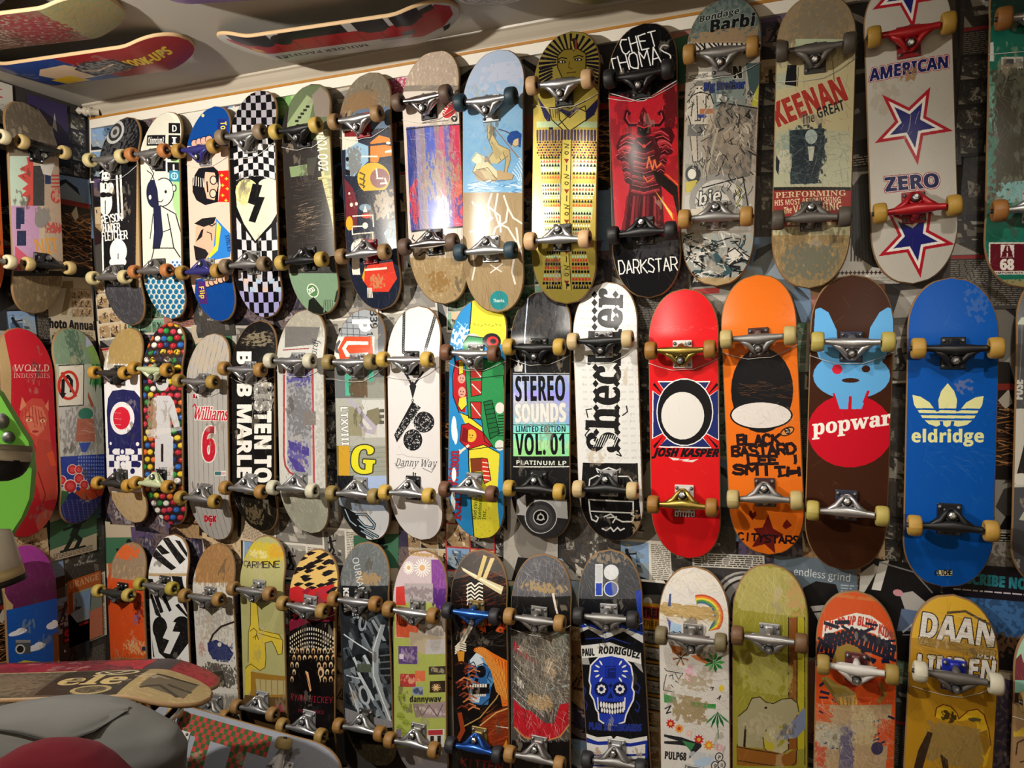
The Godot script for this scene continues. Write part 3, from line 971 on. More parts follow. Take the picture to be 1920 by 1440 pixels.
func art_pharaoh(a: Art) -> void:
	a.G([402.5, 20.6, 728.8, -28.2, 386.1, 142.1, 714.8, 97.2, 371.3, 267.7, 702.1, 226.8, 369, 406, 699.1, 370, 365.6, 681.7, 694, 655.5, 362.2, 954.9, 688.9, 938.3, 361.1, 1090.8, 686.9, 1079, 372.3, 1228.9, 694.5, 1221.9, 385.1, 1364, 703.4, 1361.7])
	var g := "a39344"
	a.R(300, -20, 800, 1450, g)
	a.S(380, 0, 720, 1365, 120, 60, ["c4b45e", "857430"], 80, 60, 0.35)
	# headcloth: fan of dark bands round the face
	for i in 19:
		var th := deg_to_rad(-195 + i * 11.7)
		var c0 := Vector2(565, 150)
		var d := Vector2(cos(th) * 1.0, sin(th) * 0.85)
		var n := Vector2(-d.y, d.x) * 4.5
		var p0 := c0 + d * 72
		var p1 := c0 + d * 165
		a.P([p0.x - n.x, p0.y - n.y, p1.x - n.x * 1.7, p1.y - n.y * 1.7, p1.x + n.x * 1.7, p1.y + n.y * 1.7, p0.x + n.x, p0.y + n.y], "1d1a26")
	for i in 5:
		a.P([402, 175 + i * 22, 470, 165 + i * 14, 478, 173 + i * 14, 402, 188 + i * 22], "1d1a26")
		a.P([716, 175 + i * 22, 655, 165 + i * 14, 648, 173 + i * 14, 716, 188 + i * 22], "1d1a26")
	a.P([500, 120, 530, 90, 600, 85, 640, 110, 640, 180, 615, 230, 570, 252, 525, 235, 500, 180], "8c7a30")
	a.L([500, 120, 530, 90, 600, 85, 640, 110, 640, 180, 615, 230, 570, 252, 525, 235, 500, 180], 5, "2a2414", true)
	for s in [-1, 1]:
		a.E(562 + s * 40, 146 - s * 6, 20, 8, "15131a")
		a.E(562 + s * 40, 146 - s * 6, 12, 5, "e8e2d0")
		a.E(562 + s * 38, 146 - s * 6, 5, 5, "15131a")
		a.L([562 + s * 16, 132 - s * 3, 562 + s * 44, 124 - s * 6, 562 + s * 64, 134 - s * 8], 5, "15131a")
	a.L([560, 150, 556, 182, 574, 186], 4, "4f4218")
	a.L([548, 208, 590, 204], 7, "5d4a1c")
	a.P([560, 40, 590, 30, 605, 70, 580, 100, 562, 80], "3a2a22")
	a.L([570, 50, 580, 90], 8, "c2a646")
	a.L([590, 45, 592, 90], 6, "a33c2c")
	# collar, crossed arms
	for i in 9:
		a.L([400 + i * 4, 335 + i * 11, 460, 420 + i * 5], 7, "1e1d3e")
		a.L([712 - i * 4, 320 + i * 11, 630, 410 + i * 5], 7, "1e1d3e")
	a.R(390, 448, 715, 478, "9fb08a")
	a.P([455, 380, 505, 380, 510, 440, 560, 500, 640, 420, 635, 370, 600, 390, 560, 430], "b8a84e")
	a.P([500, 470, 600, 380, 640, 400, 640, 440, 540, 505], "c0b058")
	for q in [[455, 380, 470, 440, 545, 508, 640, 440, 640, 400, 600, 380, 500, 470], [455, 380, 505, 380, 510, 440, 560, 500], [600, 390, 635, 370, 640, 400], [520, 400, 560, 430, 600, 395], [500, 350, 560, 385, 640, 345]]:
		a.L(q, 5, "2a2210")
	a.P([505, 395, 560, 425, 600, 385, 590, 375, 560, 400, 520, 385], "1e1d3e")
	for i in 4:
		a.L([462 + i * 12, 385, 466 + i * 12, 430], 3, "4b3f1a")
	a.R(455, 478, 476, 504, "15131a")
	a.R(390, 490, 715, 545, "4a3a3a")
	for i in 40:
		a.L([394 + i * 8, 488, 394 + i * 8, 545], 2.5, "c8b070" if i % 2 else "2c3360")
	for j in 6:
		for i in 24:
			a.E(396 + i * 13.2 + (j % 2) * 6, 552 + j * 13, 5.5, 5, ["6e3030", "2a2430", "8a5a40"][(i + j) % 3])
	var rows := [[620, 3], [655, 1], [680, 2], [715, 2], [750, 1], [785, 0], [820, 2], [850, 1], [880, 0], [920, 2], [960, 2]]
	for j in 4:
		var yy := 640.0 + j * 118.0
		a.P([408 + j * 9, yy, 514, yy, 514, yy + 62, 414 + j * 9, yy + 62], "a9b88c")
		a.P([574, yy, 694 - j * 11, yy, 688 - j * 11, yy + 62, 574, yy + 62], "a9b88c")
	for j in 22:
		var y := 618.0 + j * 20.0
		if j % 7 == 6:
			continue
		var t := (y - 618.0) / 440.0
		var x0 := lerpf(408, 442, t)
		var x1 := lerpf(694, 650, t)
		var k: String = ["15151c", "c2452a", "15151c", "cfd8b8", "15151c", "c84a2c", "cfd8b8"][j % 7]
		for i in 7:
			var w := (512 - x0) / 7.0
			a.P([x0 + i * w, y + 14, x0 + (i + 0.42) * w, y, x0 + (i + 0.85) * w, y + 14, x0 + (i + 0.85) * w, y + 16, x0 + i * w, y + 16], k)
			w = (x1 - 574) / 7.0
			a.P([574 + i * w, y + 14, 574 + (i + 0.42) * w, y, 574 + (i + 0.85) * w, y + 14, 574 + (i + 0.85) * w, y + 16, 574 + i * w, y + 16], k)
	a.R(522, 540, 568, 1290, "b9aa50")
	a.L([522, 540, 522, 1290], 4, "4b4020")
	a.L([568, 540, 568, 1290], 4, "4b4020")
	for j in 19:
		var y := 560.0 + j * 38.0
		match j % 4:
			0: a.L([532, y, 556, y + 6, 536, y + 18, 556, y + 22], 4, "3a3216")
			1: a.E(545, y + 8, 11, 9, "3a3216")
			2: a.P([532, y, 558, y, 545, y + 22], "7a2a20")
			3: a.L([545, y - 6, 545, y + 20], 5, "3a3216")
		if j % 4 == 1:
			a.E(545, y + 8, 6, 5, "b9aa50")
	for j in 9:
		var y := 1098.0 + j * 19.0
		for i in 6:
			var k: String = ["15151c", "a9c8a8", "c03a2c", "15151c", "c03a2c"][j % 5]
			var sp := 12.0 + j * 0.5
			a.R(518 - (i + 1) * sp, y, 518 - i * sp - 4, y + 13, k)
			a.R(572 + i * sp, y, 572 + (i + 1) * sp - 4, y + 13, k)
	for i in 6:
		a.P([440 + i * 13, 1285, 447 + i * 13, 1262, 453 + i * 13, 1285], "1a1a22")
		a.P([576 + i * 13, 1285, 582 + i * 13, 1262, 589 + i * 13, 1285], "1a1a22")
	a.L([545, 1262, 545, 1285], 4, "1a1a22")
	a.E(550, 1266, 9, 7, "1a1a22")

func art_knight(a: Art) -> void:
	a.G([66.1, 69.1, 407.3, 3.3, 58.6, 190.3, 402.9, 128.2, 52.4, 315.7, 399.3, 257.6, 55.2, 454.4, 401.7, 401.2, 61.6, 731.4, 407.2, 688.3, 68, 1006.6, 412.6, 973.4, 71.6, 1143.7, 415.5, 1115.4, 83.9, 1283.5, 424.2, 1260.4, 97.1, 1420.4, 433.5, 1402.3])
	a.R(0, 0, 500, 1500, "101012")
	a.P([55, 395, 205, 425, 240, 425, 400, 330, 420, 1100, 300, 1090, 90, 1080], "b3202c")
	a.W(60, 400, 180, 760, "7e1a26", 0.5, 0.5, 0.4, 0.7)
	a.W(320, 560, 415, 1080, "c8202a", 0.7, 0.6, 0.3, 0.8)
	a.W(330, 340, 410, 560, "4b1016", 0.7, 0.5, 0.6, 0.8)
	# armoured figure: horned helmet, layered shoulder plates, banded body
	a.P([95, 650, 120, 600, 165, 585, 200, 610, 285, 600, 320, 560, 370, 555, 388, 600, 360, 680, 325, 720, 320, 800, 340, 1080, 120, 1080, 165, 860, 160, 740, 105, 700], "450f16")
	for s in [-1, 1]:
		var sx: float = 238.0 + s * 4
		a.L([sx + s * 22, 545, sx + s * 70, 545, sx + s * 92, 515, sx + s * 84, 478, sx + s * 70, 490], 17, "330a10")
		a.L([sx + s * 26, 538, sx + s * 70, 536, sx + s * 86, 510, sx + s * 80, 486], 6, "c8404a")
		for k in 4:
			a.E(sx + s * (78 + k * 9), 610 + k * 24 - s * 14, 46 - k * 4, 24, ["8e1c26", "3a0c12", "a8303a", "4a1018"][k], s * 28)
			a.L([sx + s * (44 + k * 9), 600 + k * 24 - s * 14, sx + s * (80 + k * 9), 590 + k * 24 - s * 14, sx + s * (114 + k * 8), 612 + k * 24 - s * 14], 4, "d85860")
	a.P([205, 545, 222, 480, 236, 455, 250, 480, 268, 545, 275, 590, 238, 615, 200, 592], "5a121a")
	for k in 5:
		a.P([206 + k * 14, 530, 212 + k * 14, 478 + absf(k - 2) * 16, 219 + k * 14, 530], ["c03c46", "2a080c"][k % 2])
	a.P([206, 555, 270, 555, 264, 588, 238, 604, 212, 588], "140507")
	a.L([202, 548, 238, 560, 274, 546], 7, "b8343e")
	a.E(238, 640, 40, 34, "2a080c")
	a.L([205, 630, 238, 655, 272, 628], 6, "c2424c")
	a.E(238, 652, 9, 9, "e03a30")
	for k in 9:
		var y := 682.0 + k * 24
		a.L([190 - k * 2, y, 238, y + 14, 288 + k * 3, y - 4], 13, ["6e161f", "2c090e", "8a222c"][k % 3])
		a.L([192 - k * 2, y - 5, 238, y + 9, 286 + k * 3, y - 9], 3, "c44a52")
	for k in 6:
		a.E(128 + k * 6, 690 + k * 26, 22, 17, ["7a1a22", "34090f"][k % 2], 40)
		a.E(345 - k * 5, 660 + k * 24, 22, 18, ["7a1a22", "34090f"][k % 2], -40)
		a.L([112 + k * 6, 684 + k * 26, 128 + k * 6, 676 + k * 26, 146 + k * 6, 688 + k * 26], 3, "d0505a")
		a.L([328 - k * 5, 658 + k * 24, 345 - k * 5, 646 + k * 24, 362 - k * 5, 660 + k * 24], 3, "d0505a")
	for k in 10:
		a.P([150 + k * 17, 900, 160 + k * 17, 900, 140 + k * 20, 1080, 124 + k * 20, 1080], ["6a1820", "38090f", "8a2a32"][k % 3])
	a.W(340, 700, 415, 830, "8e1a24", 0.6, 0.8, 0.8, 0.7)
	a.L([252, 760, 262, 705, 280, 770, 290, 720, 300, 760, 322, 735], 7, "e0743c")
	a.L([235, 800, 255, 830, 285, 810], 6, "d9602c")
	a.P([275, 770, 330, 790, 400, 850, 415, 1060, 380, 900, 300, 830], "160a0a")
	a.P([290, 870, 380, 990, 390, 1040, 355, 980], "e8a83c")
	a.P([320, 910, 372, 990, 376, 1010, 345, 960], "f4d888")
	a.L([345, 790, 410, 850], 6, "e07030")
	a.L([380, 990, 395, 1090], 8, "d8421c")
	a.S(60, 420, 420, 1080, 90, 50, ["e04048", "3a0c12"], 80, 60, 0.35)
	a.L([60, 385, 205, 427, 240, 424, 400, 320], 4, "d8d8d8")
	a.R(80, 1070, 500, 1450, "17171a")
	a.P([300, 1060, 420, 1050, 420, 1100, 320, 1110], "7e1a20")
	a.W(180, 1110, 420, 1210, "3a3a3e", 0.6)
	a.K("CHET", 125, 195, 195, 72, 6.5, "f2f2f0", -14, 0.05)
	a.K("THOMAS", 66, 298, 325, 80, 6.5, "f2f2f0", -14, 0.05)
	a.K("DARKSTAR", 108, 1292, 300, 66, 6.5, "ececea", -4, 0.05)
	a.finish(50)

func art_comic(a: Art) -> void:
	a.G([463.2, -63.7, 835.4, -119.2, 452.2, 63.2, 827.6, 11.8, 441.9, 194.5, 819.9, 147.6, 437.2, 340.7, 814.3, 299.3, 428.4, 632.3, 803.2, 601.9, 419.7, 921.1, 792.2, 901.4, 415.6, 1064.7, 786.9, 1050.3, 417.4, 1211.4, 784, 1202.5, 420.1, 1355, 781.5, 1351.3])
	a.R(380, -100, 900, 1450, "a8a298")
	a.R(380, -100, 900, 130, "51605f")
	a.W(450, -60, 810, 130, "6f7a74", 0.5)
	a.T("Bondage", 508, 34, 210, 30, "1a1a1a", -12, {"slant": 0.3, "ol": "9aa49c", "olw": 6})
	a.T("Barbi", 560, 88, 235, 60, "17181a", -10, {"font": "b", "slant": 0.25, "ol": "a4ada4", "olw": 8, "bold": 4})
	a.W(470, 90, 800, 150, "a08464", 0.66, 0.5, 1.0)
	a.R(450, 140, 800, 190, "cfcac0")
	for i in 14:
		var x := 470.0 + i * 23
		a.L([x, 140, x + a.rng.randf_range(-10, 30), 165, x + a.rng.randf_range(-20, 25), 190], 8, "1a1a1c")
	a.R(455, 280, 580, 320, "dcd8cc")
	a.L([455, 318, 580, 300], 3, "222222")
	a.T("HOT ACTION SINCE", 462, 312, 96, 13, "222222", -8)
	a.R(580, 260, 745, 470, "7d8a86")
	a.T("N", 682, 312, 48, 56, "18181a", -4, {"bold": 6, "ol": "cfcac0", "olw": 12})
	a.R(590, 380, 660, 440, "5e7478")
	a.R(600, 392, 650, 430, "cfd0c8")
	a.P([745, 240, 815, 230, 800, 420, 770, 430], "3e5253")
	a.P([780, 400, 808, 340, 800, 450, 770, 450], "b9b83a")
	# figure in a cap, shirt, shorts
	a.P([450, 430, 480, 395, 520, 380, 570, 395, 585, 440, 580, 510, 560, 545, 470, 545, 445, 500], "c9c2b4")
	a.E(512, 365, 26, 34, "d8d0c2")
	a.P([484, 350, 500, 325, 530, 325, 540, 350, 490, 352], "77756f")
	for q in [[502, 362], [522, 362]]:
		a.E(q[0], q[1], 5, 4, "1a1a1a")
	a.L([500, 385, 524, 384], 5, "3a302a")
	for q in [[450, 430, 480, 395, 520, 380, 570, 395, 585, 440], [500, 400, 505, 520], [548, 400, 545, 480], [455, 500, 470, 545, 560, 545], [478, 440, 470, 500]]:
		a.L(q, 5, "1e1e20")
	a.T("Big Brother", 535, 375, 205, 38, "2c3f86", -4, {"slant": 0.1, "ol": "1d2440", "olw": 7})
	a.R(515, 465, 590, 490, "b0714e")
	a.R(505, 492, 545, 510, "3a4a8c")
	a.P([455, 545, 570, 545, 565, 600, 450, 600], "6f6f6c")
	a.P([465, 600, 500, 600, 505, 730, 480, 730], "c0b6a6")
	a.P([525, 600, 560, 600, 550, 730, 530, 730], "a89e90")
	a.L([465, 600, 480, 730, 505, 730, 500, 600], 4, "26262a")
	# worn comic panel
	a.P([620, 435, 800, 460, 765, 800, 530, 860, 560, 600], "6d6a63")
	a.L([620, 435, 800, 460], 6, "1a1a1c")
	a.W(540, 440, 800, 840, "94887a", 0.5)
	a.P([640, 560, 720, 520, 770, 600, 720, 700, 660, 690], "9a8f80")
	a.E(750, 560, 24, 28, "b5ab9c")
	a.L([755, 480, 765, 510, 745, 500, 765, 470], 8, "1d1d20")
	for i in 30:
		var x := a.rng.randf_range(560, 780)
		var y := a.rng.randf_range(480, 830)
		a.L([x, y, x + a.rng.randf_range(-40, 40), y + a.rng.randf_range(10, 50)], a.rng.randf_range(3, 8), ["2a2a2c", "45423c", "b8b0a0"][i % 3])
	a.P([600, 560, 612, 560, 540, 850, 525, 850], "b0a898")
	a.R(440, 740, 530, 880, "8d8a80")
	a.E(480, 790, 40, 44, "2a2a2a")
	a.E(475, 790, 22, 26, "d8d4c8")
	a.P([440, 830, 500, 820, 520, 860, 445, 885], "b9a83e")
	# ringed panel with script
	a.P([440, 900, 725, 805, 770, 1070, 430, 1070], "b5b2ab")
	for r in [150, 118, 86, 54]:
		a.E(610, 930, r, r * 0.95, "8f8d88" if r in [150, 86] else "c4c1ba")
	a.L([530, 860, 730, 805, 770, 1040], 6, "1a1a1c")
	a.T("bie", 505, 950, 120, 62, "d8d5cd", -12, {"slant": 0.3, "ol": "2e2e30", "olw": 10})
	a.L([700, 850, 720, 870, 695, 890, 725, 900, 700, 940, 730, 960, 710, 1000], 10, "3a3a3a")
	a.L([700, 850, 720, 870, 695, 890, 725, 900, 700, 940, 730, 960, 710, 1000], 4, "c9c26a")
	a.R(470, 965, 545, 1040, "c4bba6")
	# lower drawing
	a.R(420, 1090, 790, 1420, "9ba09c")
	for i in 46:
		var x := a.rng.randf_range(450, 740)
		var y := a.rng.randf_range(1090, 1320)
		a.L([x, y, x + a.rng.randf_range(-70, 70), y + a.rng.randf_range(-20, 40), x + a.rng.randf_range(-60, 60), y + a.rng.randf_range(10, 60)], a.rng.randf_range(5, 13), ["1c1c1f", "d5d3cc", "3a5256", "26282a", "a59c8c"][i % 5])
	a.P([560, 1210, 600, 1180, 680, 1280, 590, 1330, 570, 1320, 640, 1270], "38525a")
	a.E(690, 1190, 34, 30, "d8d4cc", 30)
	a.L([660, 1180, 690, 1160, 722, 1190, 700, 1220], 6, "1a1a1c")
	for i in 150:
		var x := a.rng.randf_range(450, 790)
		var y := a.rng.randf_range(330, 1060)
		a.L([x, y, x + a.rng.randf_range(-18, 18), y + a.rng.randf_range(8, 26), x + a.rng.randf_range(-26, 26), y + a.rng.randf_range(20, 50)], a.rng.randf_range(2, 5), ["1a1a1c", "d8d4ca", "3a3833", "b5ad9e", "26262a"][i % 5])
	for i in 70:
		var x := a.rng.randf_range(440, 760)
		var y := a.rng.randf_range(1085, 1320)
		a.L([x, y, x + a.rng.randf_range(-40, 40), y + a.rng.randf_range(-14, 20), x + a.rng.randf_range(-50, 50), y + a.rng.randf_range(0, 36)], a.rng.randf_range(3, 6), ["141416", "dedbd2", "141416", "c6c2b8"][i % 4])
	a.S(440, 140, 800, 1340, 260, 60, ["5e574e", "cfc6b6", "8a7a66"], 70, 70, 0.4)
	a.W(430, 1310, 770, 1360, "b09468", 0.8)

func art_magician(a: Art) -> void:
	a.G([100, -0.4, 489.8, -62, 95.1, 126.4, 488.7, 69, 90.4, 257.8, 487.1, 204.9, 86.9, 404.4, 482.7, 357.1, 80.1, 696.7, 473.7, 660.8, 73.3, 986.4, 464.8, 961.5, 70, 1130.5, 460.2, 1111.1, 68.2, 1277.7, 453.3, 1264, 66.6, 1421.7, 446.1, 1413.5])
	a.R(0, -100, 600, 1500, "c3ba92")
	a.tip(-60, 215, "a88f6e", "7e735e", "c0a880", 240)
	a.W(160, 20, 450, 190, "857c68", 0.55, 0.5, 1.0)
	a.R(190, 195, 460, 235, "b7c2a2")
	a.W(90, 360, 180, 430, "a8b5a2", 0.6)
	a.P([150, 320, 195, 320, 195, 425, 137, 415], "14151d")
	a.L([205, 330, 200, 425], 3, "3a3a32")
	a.L([372, 300, 380, 400], 3, "3a3a32")
	a.T("KEENAN", 96, 625, 385, 116, "a7332c", -21.5, {"font": "b", "bold": 6, "ol": "e0d4ac", "olw": 10})
	a.S(95, 380, 455, 640, 60, 40, ["d8cda4", "6e2018"], 60, 50, 0.6)
	a.T("The", 222, 612, 66, 44, "1c2026", -12, {"slant": 0.3})
	a.T("GREAT", 300, 585, 140, 50, "1c2026", -20, {"slant": 0.2})
	a.R(80, 640, 455, 915, "b8b99c")
	a.W(90, 640, 300, 800, "93a69a", 0.5)
	a.P([160, 640, 330, 630, 330, 720, 300, 900, 165, 905, 160, 760], "2e3d44")
	a.W(170, 620, 340, 900, "1f2a33", 0.55)
	a.E(268, 672, 30, 36, "a8b8b4")
	a.P([250, 720, 285, 720, 275, 790, 258, 790], "c2c6b6")
	a.W(95, 740, 170, 850, "d0cdb4", 0.6)
	a.P([92, 760, 110, 790, 105, 860, 90, 830], "1d262c")
	a.S(95, 640, 450, 910, 280, 60, ["d5d2ba", "5d6c70", "9aa59c", "3a4a50"], 30, 80, 0.55)
	a.R(70, 918, 460, 934, "1a1a1a")
	a.R(70, 934, 470, 1118, "8f2a26")
	a.T("PERFORMING", 88, 972, 350, 28, "d9c9a2", -2, {"font": "sb"})
	a.T("HIS MOST ASTONISHING", 84, 1010, 330, 28, "d9c9a2", -3)
	a.T("The", 130, 1050, 42, 32, "d9c9a2", -6, {"slant": 0.3})
	a.T("VANISHING", 180, 1046, 240, 38, "d9c9a2", -4)
	a.R(150, 1090, 390, 1106, "d9c9a2")
	a.S(80, 934, 450, 1110, 60, 50, ["b25a4c", "5e1814"], 20, 60, 0.5)
	a.P([60, 1118, 470, 1100, 470, 1170, 260, 1150, 60, 1150], "c6c39c")
	a.tip(1155, 1450, "a98c5e", "6e644f", "c6ab7c", 240)
	a.W(120, 1190, 400, 1370, "6b6d60", 0.58)

func art_stars(a: Art) -> void:
	a.G([35.5, -76.6, 461.4, -167.8, 44.3, 54.1, 475.6, -33, 52.9, 190, 488.8, 107.6, 58.3, 342.9, 494, 266.7, 68.8, 648.7, 503.4, 585.1, 79.1, 952.7, 512.8, 901.5, 84.1, 1104.3, 517.1, 1059.3, 85.5, 1259.6, 513, 1221.3, 86.3, 1411.6, 507.7, 1379.8])
	a.R(0, -100, 600, 1500, "b9b5ab")
	a.W(80, 380, 240, 560, "a59c8a", 0.5, 0.6, 0.6, 0.5)
	a.S(70, -50, 500, 1390, 90, 60, ["8f887c", "d6d2c8"], 80, 60, 0.3)
	for q in [[268, -40, 195], [288, 610, 205], [302, 1168, 200]]:
		for k in [[1.0, "a81d2c"], [0.78, "e6e2da"], [0.58, "20226a"]]:
			a.star(q[0], q[1], q[2] * k[0], 0.4, k[1], 171)
	a.S(230, 540, 330, 720, 14, 50, ["c9c4bc"], 110, 20, 0.8, 2)
	a.T("AMERICAN", 82, 398, 395, 56, "1e1f5c", -10, {"slant": 0.18, "bold": 4, "ol": "a32438", "olw": 16})
	a.T("AMERICAN", 82, 398, 395, 56, "1e1f5c", -10, {"slant": 0.18, "bold": 4, "ol": "e2ded8", "olw": 10})
	a.T("ZERO", 160, 940, 270, 66, "1e1f4c", -5, {"bold": 5, "ol": "93303c", "olw": 18})
	a.T("ZERO", 160, 940, 270, 66, "1e1f4c", -5, {"bold": 5, "ol": "e2ded8", "olw": 11})
	a.W(230, 320, 330, 420, "9d7a55", 0.4)
	a.finish(40)

func art_teal(a: Art) -> void:
	a.G([652.5, -188.2, 1141.2, -273.3, 661.2, -46.6, 1156, -126.6, 668.5, 100.9, 1168.6, 26.6, 665.3, 267.7, 1164.3, 200.8, 657.9, 600.5, 1154.1, 548.4, 650.6, 930.1, 1144, 892.5, 646.5, 1094.1, 1138.2, 1063.6, 632.4, 1261.8, 1116.4, 1238.9, 617.3, 1425.3, 1092.8, 1409.6])
	a.R(500, -100, 1050, 1500, "1b6a58")
	a.W(640, -60, 960, 120, "1f2b26", 0.62)
	a.S(560, -50, 970, 130, 90, 60, ["2f7d6a", "123c34"], 60, 60, 0.5)
	a.P([582, 308, 590, 250, 640, 245, 645, 215, 690, 205, 692, 300, 655, 300, 655, 262, 620, 265, 615, 308], "cfd5d6")
	a.R(728, 280, 838, 340, "c9c7c0")
	a.R(738, 290, 790, 330, "4a4a48")
	a.R(798, 290, 830, 330, "8a8a86")
	for i in 8:
		a.R(735 + i * 13, 334, 742 + i * 13, 344, "1a1a1a")
	# peeling, weathered middle with glue and grime
	a.P([575, 380, 700, 340, 970, 350, 970, 960, 720, 980, 560, 1000, 555, 700], "4a4c40")
	a.W(560, 340, 970, 980, "5f6153", 0.58)
	a.W(640, 420, 840, 1000, "3d3528", 0.55, 0.8, 0.4)
	a.W(560, 340, 700, 620, "5fa392", 0.52)
	a.W(550, 560, 700, 1000, "3f7d6c", 0.55)
	a.W(700, 900, 960, 985, "7fb4b4", 0.66)
	a.S(570, 350, 960, 990, 220, 60, ["79b0a0", "26281f", "8a8a76", "2f5a4e"], 80, 50, 0.5)
	a.S(570, 380, 700, 620, 40, 40, ["a9cfc4"], 100, 40, 0.7, 2)
	for q in [[610, 400, 590, 440, 615, 460, 580, 500, 600, 540], [740, 400, 770, 350, 760, 400, 800, 390]]:
		a.L(q, 5, "22241f")
	a.R(666, 1190, 850, 1348, "cfcac0")
	a.R(674, 1198, 845, 1330, "5c1422")
	a.R(725, 1202, 792, 1264, "d9d4cc")
	a.P([748, 1206, 768, 1206, 788, 1262, 728, 1262], "5c1422")
	a.L([758, 1212, 758, 1258], 6, "d9d4cc")
	a.L([735, 1240, 780, 1236], 8, "5c1422")
	a.T("68", 722, 1324, 70, 50, "e2ddd4", 0, {"bold": 5})
	a.T("COMPONENTS", 676, 1343, 160, 8, "3a1018")
	a.W(560, 1380, 970, 1430, "a98a5c", 0.7)
	a.finish(60)

func art_devil(a: Art) -> void:
	a.G([-65.5, 45.6, 282.6, 52, -26.8, 190, 319.4, 187, 7.9, 335, 352.3, 322.5, 16.2, 479.9, 359.6, 458, 30.2, 768.4, 371.7, 727.7, 44.2, 1055, 383.7, 995.9, 49.8, 1197.5, 388.5, 1129.3, 29.2, 1336.5, 367.7, 1259.6, 4.8, 1473.7, 343.3, 1388.3])
	a.R(0, 0, 500, 1500, "c1202f")
	a.T("WORLD", 80, 338, 245, 44, "e6cfc4", 0, {"font": "s"})
	a.L([170, 330, 255, 336], 5, "e6cfc4")
	a.T("INDUSTRIES", 80, 382, 246, 30, "e0b4ac", 0, {"font": "s"})
	a.L([150, 400, 160, 450, 205, 458, 255, 440, 262, 400], 4, "a81c2a")
	# a plain woman's head with long hair, in lighter reds
	a.P([120, 640, 140, 560, 200, 515, 270, 520, 310, 580, 320, 700, 340, 860, 370, 1000, 380, 1180, 250, 1180, 240, 860, 190, 760], "cf4f42")
	a.P([150, 640, 200, 560, 270, 575, 305, 650, 285, 720, 235, 765, 190, 740], "dd7a5f")
	a.P([120, 600, 135, 505, 165, 560], "e08a68")
	a.P([290, 570, 315, 525, 318, 600], "e08a68")
	for i in 7:
		a.L([140 + i * 20, 560 + absf(i - 3) * 14, 132 + i * 26, 640 + i * 12], 6, "b83a34")
	a.E(180, 660, 20, 9, "f0d0a8")
	a.E(272, 665, 18, 9, "f0d0a8")
	a.E(180, 660, 7, 7, "8a2a28")
	a.E(272, 665, 7, 7, "8a2a28")
	a.L([155, 640, 185, 632, 205, 645], 5, "8a2a28")
	a.L([252, 648, 280, 640, 298, 650], 5, "8a2a28")
	a.L([222, 660, 216, 700, 236, 704], 4, "b84a40")
	a.E(222, 735, 22, 8, "b02a2c")
	a.P([240, 780, 330, 800, 372, 1000, 350, 1180, 260, 1200, 200, 1000], "c2483a")
	a.P([300, 880, 345, 860, 372, 960, 330, 960], "e0542c")
	a.E(300, 1330, 70, 80, "d05a4c", 20)
	a.L([240, 1000, 290, 1150, 250, 1260], 8, "8e1c22")
	a.S(30, 60, 380, 1420, 120, 60, ["e0737a", "8e1420"], 80, 60, 0.3)
	a.S(60, 90, 350, 260, 40, 20, ["8e1420"], 80, 60, 0.4)

